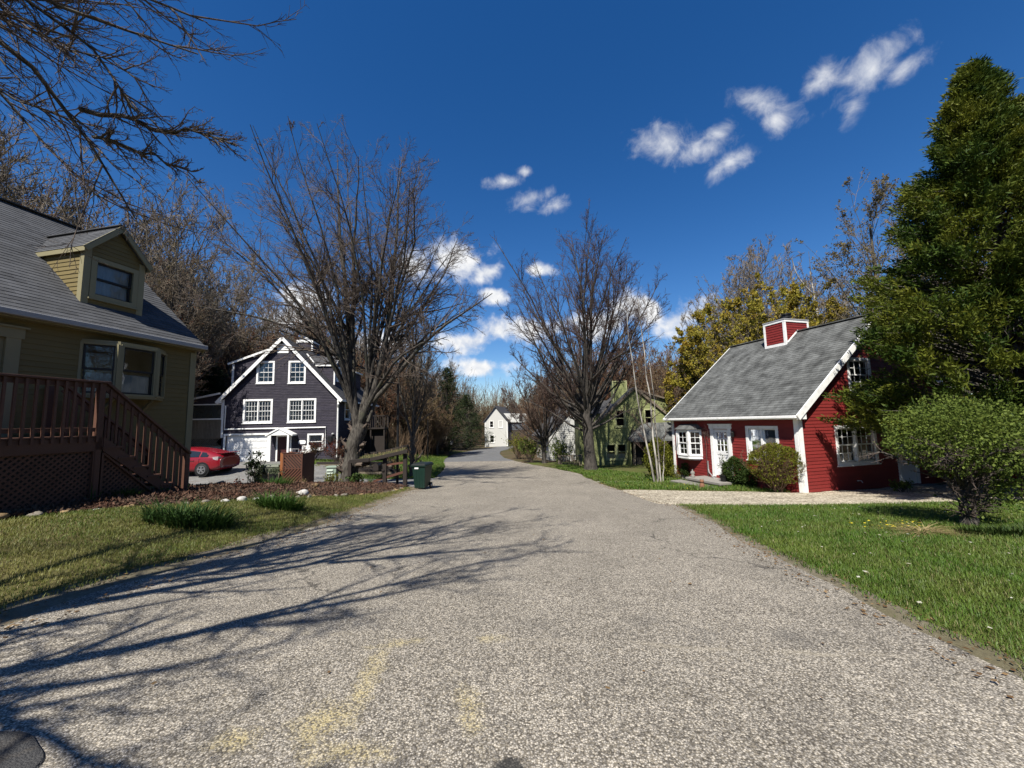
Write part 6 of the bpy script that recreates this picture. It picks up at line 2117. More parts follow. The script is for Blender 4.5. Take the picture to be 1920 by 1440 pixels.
# small round-headed tree on the right lawn
rs = np.random.default_rng(211)
o = thing('round_headed_tree', 'small leafy round-headed tree with short dark trunk on the right lawn', 'tree', (7.95, 6.95, g(7.95, 6.95)))
TL = [([(0, 0, -.1), (.02, 0, .25), (-.02, 0, .5), (.03, .02, .75)], .13, .10)]
for az, a, l_, r in ((2.6, .95, 1.5, .04), (3.3, .6, 1.4, .045), (1.2, .5, 1.3, .04), (.2, .8, 1.5, .04), (-.5, .9, 1.4, .035), (-1.8, .7, 1.4, .04), (-2.6, .9, 1.5, .035), (.9, .2, 1.5, .05)):
    D = np.array([math.sin(a) * math.cos(az), math.sin(a) * math.sin(az), math.cos(a)])
    TL.append(([(.02, 0, .6), tuple(np.array([.02, 0, .6]) + D * l_ * .45 + [0, 0, .08]), tuple(np.array([.02, 0, .6]) + D * l_ * np.array([1, 1, .8]))], r, .010))
TL += [([(0, 0, .1), (-.25, -.1, .55), (-.55, -.2, .8)], .016, .005), ([(0, 0, .1), (-.1, -.2, .6), (-.3, -.4, .95)], .016, .005), ([(0, 0, .1), (.3, -.1, .4), (.45, -.1, .8)], .014, .005), ([(0, 0, .1), (.12, -.15, .5), (.2, -.3, .9)], .014, .005)]
d_ = tree_mesh(rs, 2.4, .1, .7, None, c2=14, c3=6, c4=2, rt=.003, limbs=TL, lfs=(.34, .45, .5), up=.1)
tm = tree_meshes('round_headed', d_, B_MAPLE, T_DARK)
link(bpy.data.objects.new('trunk', tm[0]), o)
link(bpy.data.objects.new('crown', tm[1]), o)
A1 = blob_leaves(rs, 13000, (-.02, 0, 1.55), (.94, .92, .70), .048, .09, .7, aspect=1.5)
A2 = blob_leaves(rs, 900, (.45, -.1, .72), (.42, .4, .34), .06, .2, .9, aspect=1.5)
A3 = blob_leaves(rs, 330, (.15, -.1, .35), (.55, .4, .3), .05, .2, .9, aspect=1.5)
V = np.concatenate([A1[0], A2[0], A3[0]])
ob_np('foliage', V, np.arange(len(V)).reshape(-1, 4), L_FRESH, o, False, None, np.concatenate([A1[2], A2[2], A3[2]]))


# strap-leaved clumps
def clump(label, x, y, n, h, w, spread, mat, seed, name='daylily_clump', cat='plant', bend=.8, group=None, dz=.02):
    rs = np.random.default_rng(seed)
    a, r = rs.uniform(0, 2 * np.pi, n), np.sqrt(rs.uniform(0, 1, n))
    C = np.stack([np.cos(a) * r * spread[0], np.sin(a) * r * spread[1], np.zeros(n)], 1)
    z = G(C[:, 0] + x, C[:, 1] + y) - g(x, y)
    C[:, 2] = z
    lean = unit(np.stack([np.cos(a) * r, np.sin(a) * r, np.zeros(n)], 1) + rs.normal(0, .5, (n, 3)) * [1, 1, 0])
    V, F, T = blades(C, h, w, bend, rs, lean, 4)
    o = ob_np(name, V, F, mat, None, False, None, T)
    o.location = (x, y, g(x, y) + dz)
    return tag(o, label, cat, group)


clump('large dark green daylily clump on the left lawn near the road', -5.55, 6.75, 620, .36, .028, (.68, .42), L_LILYD, 301, bend=1.0)
clump('bright daylily clump on the lawn below the stone edging', -5.32, 8.95, 420, .36, .026, (.50, .34), L_LILY, 302, bend=1.0)
clump('compact bright green clump at the foot of the deck lattice', -8.0, 8.05, 300, .30, .022, (.22, .2), L_LILY, 303, dz=.08)
clump('fresh green tuft in the mulch before the lattice screen', -7.15, 11.9, 330, .34, .022, (.36, .3), L_LILY, 304, dz=.1)
clump('small yellowish tuft of grass beside the pale utility pedestal', -8.55, 18.0, 70, .42, .012, (.10, .1), L_LILY, 305, name='grass_tuft', bend=.5, dz=.05)
clump('thin tuft of grass left of the timber stand', -6.35, 17.3, 80, .5, .012, (.12, .1), L_LILY, 306, name='grass_tuft', bend=.5, dz=.05)
clump('thin tuft of grass right of the lattice screen', -9.5, 17.6, 60, .45, .012, (.10, .1), L_STRAW, 307, name='grass_tuft', bend=.5, dz=.05)
clump('flattened clump of straw-coloured dead leaves on the right lawn', 6.62, 6.45, 150, .30, .012, (.16, .10), L_STRAW, 308, name='dead_grass_clump', bend=2.6).scale = (1.1, 1, .5)
clump('patch of low dark groundcover beneath the round-headed tree', 7.9, 6.25, 900, .12, .03, (.95, .28), L_BOX, 309, name='groundcover_patch', bend=.6)
clump('yellow-flowered patch of creeping weeds at the right edge of lawn', 8.9, 6.35, 500, .10, .02, (.5, .22), L_YEW, 310, name='groundcover_patch', bend=.6)
for i, (x, y, n, h) in enumerate(((-9.0, 6.6, 7, .40), (-8.55, 6.95, 9, .36), (-8.25, 7.25, 9, .34), (-8.05, 7.5, 9, .38), (-8.75, 6.8, 10, .22))):
    clump(['two stiff young iris leaves before the deck lattice', 'loose sprig of iris leaves before the lattice, second from the left', 'short iris fan in the middle of the bed by the lattice', 'iris sprig nearest the lattice corner post', 'low drooping sprig of blue-green leaves in the bed'][i], x, y, n, h, .022, (.09, .09), L_LILYD, 320 + i, name='iris_plant', bend=.5, dz=.1)

# shrubs of the mulch bed
def leafy_plant(name, label, x, y, h, spread, n, leaf, mat, seed, stem=12, aspect=3.0, cat='shrub', dz=.05, low=.35, sr=.013):
    rs = np.random.default_rng(seed)
    o = thing(name, label, cat, (x, y, g(x, y) + dz))
    P, Rr = stems(rs, stem, h * .9, spread, sr, .1, .3)
    p, d, L, q = sprout(P, Rr, 5, low, 1, .6, .2, .35, .6, rs, .004)
    P2, R2 = grow(p, d, L, q, 3, .1, (0, 0, .3), .4, None, rs)
    ob_np('stems', *join([tubes(P, Rr, 4), tubes(P2, R2, 3)]), T_DARK, o)
    k_ = rs.integers(0, len(P2), n)
    C = P2[k_, rs.integers(1, 4, n)] + rs.normal(0, .03, (n, 3))
    V, F, T = leaves(C, leaf, -.1, rs, aspect, .2)
    ob_np('foliage', V, F, mat, o, False, None, T)
    return o


leafy_plant('rhododendron', 'dark leggy rhododendron standing before the white garage door', -11.9, 18.0, 1.5, .55, 420, .19, L_RHODO, 401, 9, 3.2)
leafy_plant('rose_bush', 'low twiggy bush with small leaves left of the grey utility box', -11.35, 17.3, .62, .8, 600, .05, L_YEW, 402, 26, 1.8)
leafy_plant('hydrangea', 'leafy dark green shrub at the foot of the big maple', -6.95, 17.1, .62, .85, 520, .10, L_BOX, 403, 18, 1.4)
leafy_plant('spirea', 'yellow-green budding shrub in front of the pale utility pedestal', -8.05, 17.3, .62, .85, 620, .06, L_YEW, 404, 24, 1.7)
leafy_plant('barberry', 'dark red barberry hedge below the right corner of dark house', -13.3, 25.9, 1.5, .8, 1600, .07, L_RED, 405, 30, 1.6)
leafy_plant('barberry', 'red-leaved barberry behind the maple trunk, right of the white downspout', -11.6, 25.6, 1.6, .8, 1500, .07, L_RED, 406, 30, 1.6)
leafy_plant('seedling', 'small three-leaved seedling in the mulch before the deck stairs', -7.95, 9.4, .28, .4, 26, .09, L_LILY, 407, 3, 2.0, 'plant', .1)
leafy_plant('seedling', 'tiny leafy seedling right of the compact green clump', -7.7, 8.65, .25, .4, 22, .08, L_LILY, 408, 3, 2.0, 'plant', .1)
leafy_plant('peony', 'sprouting reddish plant in the mulch near the pale stones', -7.55, 10.7, .35, .5, 60, .06, L_RED, 409, 8, 2.0, 'plant', .1)
leafy_plant('dead_flower_stalks', 'two dry standing flower stalks against the deck lattice', -8.6, 7.0, .95, .12, 14, .06, L_STRAW, 410, 2, 2.0, 'plant', .1)
leafy_plant('young_shrub', 'leafy shrub right of the road bend, before the young linden', 1.55, 34.5, 2.2, .9, 3000, .10, L_FRESH, 411, 40, 1.6)
leafy_plant('young_shrub', 'leafy thicket shrub between the young linden and the picket deck', 3.6, 30.5, 1.9, .9, 2200, .10, L_FRESH, 412, 36, 1.6)
leafy_plant('young_shrub', 'olive twiggy shrub at the inside of the far road bend', .4, 40, 2.6, .9, 2600, .11, L_YEW, 413, 40, 1.6)
leafy_plant('red_dogwood', 'bank of red-stemmed twigs left of the road, before the far pine', -9.6, 47, 2.4, 1.1, 900, .10, L_RED, 414, 120, 1.6, sr=.02)
leafy_plant('red_dogwood', 'red-stemmed thicket behind the thin black posts', -11.2, 44, 2.2, 1.1, 700, .10, L_RED, 415, 110, 1.6, sr=.02)
leafy_plant('dry_grass_shrub', 'tan dried ornamental grass above the timber stand', -7.6, 24.4, .95, .6, 420, .26, L_STRAW, 416, 40, 8)
leafy_plant('foundation_plant', 'shade plants with pale leaves along the dark base of red house', 12.0, 12.2, .4, 1.0, 260, .09, L_FRESH, 417, 14, 1.6)

# undergrowth and far wood: masses no one could count
def thicket(name, x0, x1, y0, y1, n, h, mat, r=.012, lean=.35):
    x, y = rng.uniform(x0, x1, n), rng.uniform(y0, y1, n)
    P0 = np.stack([x, y, G(x, y) - .1], 1)
    az, a = rng.uniform(0, 6.283, n), np.abs(rng.normal(0, lean, n))
    D = np.stack([np.sin(a) * np.cos(az), np.sin(a) * np.sin(az), np.cos(a)], 1)
    P, Rr = grow(P0, D, h * rng.uniform(.5, 1.3, n), np.full(n, r), 4, .12, (0, 0, .1), .4)
    p, d, L, q = sprout(P, Rr, 5, .2, 1, .6, .2, .35, .7, rng, r * .6)
    P2, R2 = grow(p, d, L, q, 2, .1, (0, 0, .3), .5)
    V, F = join([tubes(P, Rr, 3), tubes(P2, R2, 3)])
    ob_np(name, V, F, mat, None, False, 'stuff')


thicket('undergrowth', -26, -9, 37, 60, 1500, 3.6, T_BROWN, .014)
thicket('undergrowth', -45, -21, 28, 45, 900, 3.0, T_WOOD, .014)
thicket('undergrowth', .5, 22, 38, 60, 1500, 3.2, T_BROWN, .014)
thicket('undergrowth', -24, 24, 84, 110, 1200, 6, T_BROWN, .03)
thicket('undergrowth', 18, 45, 30, 48, 700, 3.2, T_WOOD, .014)
thicket('far_woods', -60, 60, -60, -38, 1500, 13, T_BROWN, .06, .2)  # unseen woods behind the camera, added to cut the ambient light
thicket('far_woods', 28, 60, -30, 18, 900, 12, T_BROWN, .06, .2)  # unseen woods off to the right, likewise added to lower skylight
thicket('far_woods', -75, -30, 50, 85, 1600, 13, T_WOOD, .05, .2)
thicket('far_woods', -45, 45, 105, 125, 1800, 13, T_BROWN, .06, .2)
thicket('far_woods', 16, 75, 52, 85, 1500, 12, T_WOOD, .05, .2)
# ------------------------------------------------------------------ red hatchback
M_CAR = mat_plain('red_car_paint', (.26, .010, .020), .22, .03, 2, 0, spec=.6)
M_TYRE = mat_plain('tyre_rubber', (.014, .014, .015), .8)
M_ALLOY = mat_plain('alloy_wheel', (.50, .50, .52), .3, .05, metal=.7)
M_CGLASS = mat_plain('dark_car_glass', (.02, .025, .025), .06, .0, spec=.9)
M_LAMP = mat_plain('clear_tail_lamp', (.55, .50, .50), .15, spec=.8)
M_PLASTIC = mat_plain('green_bin_plastic', (.012, .040, .030), .42, .12, 4, .05, 80)
M_BINLID = mat_plain('dark_bin_lid', (.014, .020, .018), .5, .1)
M_UTIL = mat_plain('utility_box_paint', (.20, .215, .165), .6, .15, 3)
M_PED = mat_plain('pale_green_pedestal', (.33, .42, .34), .55, .1, 3)
M_SCREEN_LIT = mat_plain('sunlit_slat_stain', (.36, .13, .045), .6, .2, 5, .3)  # brighter version of the screen stain: sunlight put into the colour
M_SCREEN = mat_plain('red_brown_slat_stain', (.13, .05, .03), .7, .25, 5, .3)
M_TERRA = mat_plain('terracotta', (.26, .12, .065), .8, .15)
M_ROCKS = [mat_soil('field_stone', ((.24, .21, .17), (.34, .31, .26), (.18, .16, .12)), 7, .5), mat_soil('white_stone', ((.62, .60, .56), (.70, .68, .64), (.5, .47, .42)), 7, .4), mat_soil('tan_stone', ((.36, .25, .13), (.46, .34, .19), (.28, .19, .1)), 7, .5)]
M_MOSS = mat_soil('mossy_plank', ((.05, .045, .025), (.075, .085, .03), (.05, .06, .02)), 8, .6)


def red_car():
    y0 = 19.15
    rz = R(180)
    zg = g(-17, 21.4) + .012
    c = thing('red_hatchback', 'red hatchback parked before the garage, its front hidden by the stairs', 'car', (-15.55, 21.4, zg), rz)
    st = [(.00, .38, .80, .98, .76, .60), (.08, .30, .90, 1.11, .82, .64), (.35, .22, .95, 1.17, .86, .62), (.9, .20, .94, 1.33, .87, .60), (1.6, .19, .92, 1.45, .87, .59), (2.3, .19, .90, 1.49, .87, .58),
          (2.9, .19, .90, 1.43, .87, .58), (3.4, .20, .93, 1.17, .86, .60), (3.75, .2, .91, 1.0, .85, .65), (4.2, .22, .75, .83, .82, .62), (4.45, .32, .6, .66, .70, .5)]
    V, F = [], []
    for (x, zb, zl, zt, w, wt) in st:
        h = [(0, zb), (w * .88, zb), (w * .99, zb + .14), (w, (zb + zl) / 2), (w * .985, zl - .06), (w * .955, zl), (wt + .04, zt - .07), (wt * .85, zt - .012), (0, zt + .012)]
        V += [(x, -a, b) for a, b in h] + [(x, a, b) for a, b in h[-2:0:-1]]
    n = 16
    for i in range(len(st) - 1):
        for k in range(n):
            a, b = i * n + k, i * n + (k + 1) % n
            F.append((a, b, b + n, a + n))
    F += [tuple(range(n)), tuple(range((len(st) - 1) * n + n - 1, (len(st) - 1) * n - 1, -1))]
    m = MB().add(V, F)
    body = m.build('body', M_CAR, c, True)
    md = body.modifiers.new('sub', 'SUBSURF')
    md.levels = md.render_levels = 2

    def at(x):
        xs = [s[0] for s in st]
        return [np.interp(x, xs, [s[j] for s in st]) for j in range(1, 6)]
    for sg in (-1, 1):
        for (xa, xb) in ((.62, 1.02), (1.10, 1.95), (2.02, 3.05)):
            top, bot = [], []
            for x in np.linspace(xa, xb, 6):
                zb, zl, zt, w, wt = at(x)
                q0, q1 = Vector((x, sg * w * .955, zl)), Vector((x, sg * (wt + .04), zt - .07))
                bot.append(q0.lerp(q1, .10) + Vector((0, sg * .012, .01)))
                top.append(q0.lerp(q1, .82 if x > .7 else .55) + Vector((0, sg * .006, .012)))
            vv = bot + top
            MB().add(vv, [(i, i + 1, 6 + i + 1, 6 + i) if sg < 0 else (i, 6 + i, 6 + i + 1, i + 1) for i in range(5)]).build('side_window', M_CGLASS, c)
        MB().add([(.02, sg * .60, .80), (.10, sg * .80, .78), (.30, sg * .868, .86), (.34, sg * .84, .96), (.07, sg * .80, .99), (.0, sg * .66, .96)], [(0, 1, 4, 5), (1, 2, 3, 4)]).build('tail_lamp', M_LAMP, c)
        MB().bar((1.3, sg * .875, .80), (1.52, sg * .875, .80), .03, .03).build('door_handle', M_CAR, c)
        for xx in (1.06, 1.98):
            MB().bar((xx, sg * .868, .30), (xx - .02, sg * .862, .88), .012, .012).build('door_seam', M_BLACK, c)
        for xx in (.86, 3.52):
            MB().lathe((xx, sg * .80, .33), [(.0, -.1), (.40, -.1), (.40, .075 if sg > 0 else .075), (.0, .076)] if False else [(.38, -.075), (.385, .07), (.30, .074)], 24, ax='y').build('wheel_arch', M_BLACK, c)
            whl = MB().lathe((xx, sg * .80, .315), [(.20, -.10), (.30, -.10), (.315, -.06), (.315, .06), (.30, .095), (.205, .10)], 24, ax='y').build('wheel', M_TYRE, c, True)
            r_ = MB()
            ys = sg * .80 + sg * .10
            for q in range(5):
                a = 2 * math.pi * q / 5 + .3
                for da in (-.16, .16):
                    r_.bar((xx, ys, .315), (xx + .195 * math.cos(a + da), ys - sg * .01, .315 + .195 * math.sin(a + da)), .03, .05, up=(0, 1, 0))
            r_.lathe((xx, ys, .315), [(.05, -.02), (.05, .02)], 12, ax='y')
            for q in range(20):
                a, b = 2 * math.pi * q / 20, 2 * math.pi * (q + 1) / 20
                r_.bar((xx + .20 * math.cos(a), ys, .315 + .20 * math.sin(a)), (xx + .20 * math.cos(b), ys, .315 + .20 * math.sin(b)), .03, .03, up=(0, 1, 0))
            r_.build('rim', M_ALLOY, whl)
    MB().add([(.05, -.6, .99), (.05, .6, .99), (.10, .58, 1.10), (.10, -.58, 1.10)], [(0, 3, 2, 1)]).build('rear_window', M_CGLASS, c)
    MB().box(-.08, .34, -.6, .6, 1.135, 1.165).build('spoiler', M_CAR, c, bevel=.012)
    return c


red_car()

# ------------------------------------------------------------------ street furniture
def bin_():
    b = thing('wheelie_bin', 'dark green wheeled rubbish bin standing at the left edge of the road', 'bin', (-3.78, 16.15, g(-3.78, 16.15) + .0), R(-14))
    hw, hb = .30, .23
    m = MB()
    m.hexa([(-hb, -.24, .05), (hb, -.24, .05), (hb, .26, .12), (-hb, .26, .12), (-hw, -.34, .98), (hw, -.34, .98), (hw, .36, .98), (-hw, .36, .98)])
    m.build('body', M_PLASTIC, b, bevel=.03)
    r = MB()
    for x in (-.12, .0, .12):
        r.hexa([(x - .015, -.262, .12), (x + .015, -.262, .12), (x + .015, -.22, .12), (x - .015, -.22, .12), (x - .015, -.335, .82), (x + .015, -.335, .82), (x + .015, -.30, .82), (x - .015, -.30, .82)])
    r.build('rib', M_PLASTIC, b)
    MB().box(-hw - .03, hw + .03, -.37, .39, .93, .99).build('rim', M_PLASTIC, b, bevel=.015)
    lid = MB()
    lid.hexa([(-hw - .035, -.40, .99), (hw + .035, -.40, .99), (hw + .035, .40, 1.0), (-hw - .035, .40, 1.0), (-hw + .04, -.30, 1.06), (hw - .04, -.30, 1.06), (hw - .04, .34, 1.07), (-hw + .04, .34, 1.07)])
    lid.build('lid', M_BINLID, b, bevel=.02)
    MB().tube([(-.25, .40, .93), (-.25, .47, .96), (.25, .47, .96), (.25, .40, .93)], .016, 8).build('handle', M_BINLID, b)
    for sg in (-1, 1):
        w = MB().lathe((sg * .27, .24, .125), [(.0, -.03), (.10, -.03), (.125, -.02), (.125, .02), (.10, .03), (.0, .03)], 18, ax='x').build('wheel', M_TYRE, b)
        MB().lathe((sg * .305, .24, .125), [(.06, -.005), (.05, .005)], 12, ax='x').build('hub', M_FASCIA, w)
    MB().box(-.17, .0, -.345, -.335, .84, .90).build('label_plate', M_WHITE, b)


bin_()


def utility():
    u = thing('utility_box', 'square grey-green utility box behind the planter, left of the lattice screen', 'utility box', (-11.65, 18.75, g(-11.65, 18.75) + .02), R(3))
    MB().box(-.55, .55, -.4, .4, -.1, .84).build('cabinet', M_UTIL, u, bevel=.015)
    MB().hexa([(-.58, -.43, .84), (.58, -.43, .84), (.58, .43, .84), (-.58, .43, .84), (-.55, -.40, .93), (.55, -.40, .93), (.55, .40, .93), (-.55, .40, .93)]).build('lid', M_UTIL, u, bevel=.01)
    MB().box(.0, .02, -.405, -.40, .06, .8).box(.06, .10, -.425, -.40, .4, .52).build('door_latch', M_BLACK, u)
    MB().box(-.7, .7, -.55, .55, -.2, .0).build('plinth', M_CONC, u)
    p = thing('planter', 'square dark planter on legs with a grey-green plant spilling over the top', 'planter', (-10.98, 18.05, g(-10.98, 18.05) + .03), R(3))
    MB().box(-.25, .25, -.2, .2, .22, .56).build('box', M_BLACK, p)
    for sx in (-.25, .21):
        for sy in (-.2, .16):
            MB().box(sx, sx + .045, sy, sy + .045, -.1, .62).build('leg', M_OLDWOOD, p)
    V, F, T = blob_leaves(np.random.default_rng(5), 700, (0, 0, .66), (.34, .28, .16), .06, .15, .9)
    ob_np('foliage', V, F, mat_leaf('sage_leaf', (.10, .13, .07), (.20, .23, .14)), p, False, None, T)
    s = thing('lattice_screen', 'wooden enclosure of diagonal red-brown slats with end boards coloured sunlit orange', 'screen', (-10.2, 18.05, g(-10.2, 18.05) + .03), R(-2))
    W, H = .92, 1.48
    fr = MB().box(-W / 2 + .05, W / 2 - .05, -.03, .03, .06, .13).box(-W / 2 + .05, W / 2 - .05, -.03, .03, H - .10, H - .02).box(-W / 2 + .05, W / 2 - .05, -.028, .028, .75, .80)
    fr.build('rail', M_SCREEN, s)
    for xx in (-W / 2, W / 2 - .05):
        MB().box(xx, xx + .05, -.045, .045, -.15, H).build('post', M_SCREEN, s)
    MB().box(-W / 2 - .13, -W / 2 - .005, -.05, .01, -.1, H + .03).build('end_board', M_SCREEN_LIT, s)  # sunlit end of the side panel, lit by its colour
    MB().box(-W / 2 - .13, -W / 2 - .09, .02, 1.0, -.1, H).build('side_panel', M_SCREEN, s)
    MB().box(-W / 2 - .34, -W / 2 - .2, .95, 1.0, -.1, H + .02).build('end_board', M_SCREEN_LIT, s)  # rear panel edge, also coloured as if in sun
    MB().box(-W / 2 - .05, W / 2 + .05, -.06, .06, H, H + .035).build('cap', M_SCREEN, s)
    MB().box(W / 2 - .045, W / 2 - .01, .05, 1.0, 0, H - .02).build('side_panel', M_SCREEN, s)
    for (za, zb_, sg) in ((.13, .75, 1), (.80, H - .10, -1)):
        hh = zb_ - za
        c = -W / 2 - hh
        while c < W / 2:
            a, b = [c, za], [c + hh, zb_]
            x0, x1 = -W / 2 + .05, W / 2 - .05
            t0, t1 = max(0, (x0 - c) / hh), min(1, (x1 - c) / hh)
            if t1 - t0 > .08:
                p0, p1 = (c + hh * t0, za + hh * t0), (c + hh * t1, za + hh * t1)
                if sg < 0:
                    p0, p1 = (p0[0], za + zb_ - p0[1]), (p1[0], za + zb_ - p1[1])
                MB().bar((p0[0], -.016, p0[1]), (p1[0], -.016, p1[1]), .062, .022, up=(0, 1, 0)).build('slat', M_SCREEN, s)
            c += .15
    MB().box(-W / 2 + .05, W / 2 - .05, .012, .02, .05, H - .02).build('shade_backing', M_SHADE, s)  # near-black sheet painting the shade seen between the slats
    d = thing('utility_pedestal', 'pale green louvered utility pedestal just left of the maple trunk', 'utility box', (-8.62, 18.6, g(-8.62, 18.6)), R(6))
    MB().box(-.22, .22, -.18, .18, -.1, .80).build('cabinet', M_PED, d, bevel=.012)
    MB().box(-.25, .25, -.21, .21, .80, .88).build('lid', M_PED, d, bevel=.012)
    for i in range(5):
        zz = .14 + i * .13
        MB().hexa([(-.20, -.235, zz), (.08, -.235, zz), (.08, -.18, zz), (-.20, -.18, zz), (-.20, -.185, zz + .09), (.08, -.185, zz + .09), (.08, -.18, zz + .09), (-.20, -.18, zz + .09)]).build('louver', M_PED, d)
    q = thing('short_post', 'short dark square post between the pale pedestal and the maple', 'post', (-8.02, 18.75, g(-8.02, 18.75)))
    MB().box(-.16, .16, -.12, .12, -.2, 1.12).build('shaft', M_SCREEN, q)
    MB().box(-.19, .19, -.15, .15, 1.12, 1.16).build('cap', M_SCREEN, q)


utility()


def timber_stand():
    x0, x1, y = -5.72, -4.82, 17.35
    zg = g(-5.3, 17.3)
    s = thing('timber_stand', 'dark weathered timber stand holding a sloping trough of moss and dry grass on posts', 'stand', (x0, y, zg))
    L = x1 - x0
    for xx in (0, L):
        MB().box(xx - .08, xx + .08, -.08, .08, -.25, 1.20 + .22 * xx).build('post', M_DARKWOOD, s)
    zt = lambda u: np.interp(u, [-1.8, -.6, L + .2], [1.02, 1.10, 1.46])
    for yy, dz_, u0, u1 in ((-.20, 0.0, -1.5, L + .16), (.85, .20, -1.3, L - .1)):
        for ua, ub in ((u0, -.62), (-.60, u1)):
            MB().hexa([(ua, yy - .05, zt(ua) + dz_), (ub, yy - .05, zt(ub) + dz_), (ub, yy + .05, zt(ub) + dz_), (ua, yy + .05, zt(ua) + dz_),
                       (ua, yy - .05, zt(ua) + dz_ + .16), (ub, yy - .05, zt(ub) + dz_ + .16), (ub, yy + .05, zt(ub) + dz_ + .16), (ua, yy + .05, zt(ua) + dz_ + .16)]).build('plank', M_DARKWOOD, s, bevel=.012)
    V = [(u, yy, zt(u) + (.10 if yy < 0 else .26)) for u in np.linspace(-1.25, L - .12, 9) for yy in (-.15, .8)]
    MB().add(V, [(2 * i, 2 * i + 2, 2 * i + 3, 2 * i + 1) for i in range(8)]).build('soil', M_MOSS, s)
    MB().bar((0, .0, .92), (L, 0, 1.02), .08, .09).build('rail', M_SCREEN, s)
    MB().bar((-.5, .0, .22), (L, 0, .62), .08, .10).build('rail', M_SCREEN, s)
    MB().box(-1.7, -1.55, .1, .25, -.2, 1.1).build('post', M_DARKWOOD, s)
    bx = thing('letter_box', 'dark rounded letter box fixed to the left post of timber stand', 'letter box', (x0 - .30, y - .12, zg + .72))
    pr = [(-.13, 0), (.13, 0), (.13, .18)] + [(.13 * math.cos(t), .18 + .13 * math.sin(t)) for t in np.linspace(.3, 2.8, 7)] + [(-.13, .18)]
    MB().prism([(p, -.2, q) for p, q in pr], (0, .42, 0)).build('body', M_BLACK, bx)
    MB().prism([(p * .92, -.215, q * .95 + .005) for p, q in pr], (0, .012, 0)).box(.13, .145, -.05, .08, .1, .22).build('door', M_DARKWOOD, bx)
    MB().box(-.02, .3, .0, .06, -.06, .0).build('bracket', M_DARKWOOD, bx)
    rs = np.random.default_rng(77)
    n = 200
    C = np.stack([rs.uniform(-1.2, L - .15, n), rs.uniform(-.12, .78, n), np.zeros(n)], 1)
    C[:, 2] = zt(C[:, 0]) + .10 + (C[:, 1] + .15) * .168
    V, F, T = blades(C, .13, .014, .6, rs)
    ob_np('moss_tufts', V, F, L_STRAW, s, False, 'stuff', T)


timber_stand()
pl = thing('black_pole', 'tall plain black pole rising behind the timber stand', 'pole', (-5.52, 18.55, g(-5.52, 18.55)))
MB().tube([(0, 0, -.3), (0, 0, 4.72)], [.062, .05], 10).build('shaft', M_BLACK, pl)
MB().lathe((0, 0, 4.72), [(.056, 0), (.06, .02), (.03, .06), (0, .07)], 10).build('cap', M_BLACK, pl)
for x, y, h_, lab in ((-8.62, 39.2, 4.0, 'nearer thin black post on the verge left of the road'), (-10.0, 51, 3.9, 'farther thin black post before the dark pine')):
    p_ = thing('thin_post', lab, 'post', (x, y, g(x, y)), 0, 'thin black posts on the left verge')
    MB().tube([(0, 0, -.3), (0, 0, h_)], .045, 8).build('shaft', M_BLACK, p_)
    MB().lathe((0, 0, h_), [(.05, 0), (.05, .03), (0, .05)], 8).build('cap', M_BLACK, p_)
sg_ = thing('roadside_sign', 'small white sign on a dark post before the far pine', 'sign', (-8.95, 56.5, g(-8.95, 56.5)))
MB().box(-.05, .05, -.02, .03, -.2, 1.35).build('post', M_DARKWOOD, sg_)
MB().box(-.2, .2, -.045, -.02, .95, 1.6).build('plate', M_WHITE, sg_)

# garden chairs by the dark house
for x, y, rz_, lab, mt_ in ((-13.9, 26.0, .3, 'white garden chair with pale cushion under the basement window', M_WHITE), (-14.45, 25.4, -.2, 'low white metal chair frame left of the garden chair', M_FASCIA)):
    c_ = thing('garden_chair', lab, 'chair', (x, y, g(x, y) + .02), rz_)
    sc_ = 1.0 if mt_ is M_WHITE else .8
    for sx in (-.25, .25):
        MB().tube([(sx, -.25, 0), (sx, -.23, .42 * sc_)], .018, 6).build('leg', mt_, c_)
        MB().tube([(sx, .25, 0), (sx, .22, .42 * sc_), (sx, .30, 1.0 * sc_)], .018, 6).build('leg', mt_, c_)
        MB().tube([(sx, -.23, .42 * sc_), (sx, -.23, .63 * sc_), (sx, .24, .65 * sc_)], .016, 6).build('arm', mt_, c_)
    MB().box(-.26, .26, -.26, .24, .40 * sc_, .43 * sc_).build('seat', mt_, c_)
    if sc_ == 1.0:
        MB().box(-.24, .24, -.24, .22, .432, .52).build('cushion', mat_plain('floral_cushion', (.55, .52, .40), .9, .5, 30), c_, bevel=.03)
        MB().hexa([(-.26, .20, .5), (.26, .20, .5), (.26, .27, .5), (-.26, .27, .5), (-.26, .27, 1.02), (.26, .27, 1.02), (.26, .34, 1.02), (-.26, .34, 1.02)]).build('backrest', M_WHITE, c_)
    else:
        MB().tube([(-.25, .29, .8), (.25, .29, .8)], .016, 6).build('backrest', mt_, c_)

# timber terraces between the maple and the dark house
for (xa, ya, xb, yb, h_, lab) in ((-12.6, 23.6, -6.6, 22.6, .32, 'long low timber edging in front of the middle lawn'), (-12.4, 24.6, -7.4, 23.8, .62, 'higher weathered timber terrace wall behind the maple')):
    t_ = thing('timber_edging', lab, 'edging', (xa, ya, g((xa + xb) / 2, ya) - .05), math.atan2(yb - ya, xb - xa))
    ln_ = math.hypot(xb - xa, yb - ya)
    for r_ in range(int(h_ / .15)):
        off_ = (r_ % 2) * .7
        u = -off_
        while u < ln_:
            a_, b_ = max(u, 0), min(u + 2.4, ln_)
            if b_ - a_ > .1:
                MB().box(a_ + .008, b_ - .008, -.075 + random.uniform(-.012, .012), .075, r_ * .15 + .004, r_ * .15 + .147).build('timber', M_OLDWOOD if r_ % 2 == 0 else M_DARKWOOD, t_, bevel=.008)
            u += 2.4


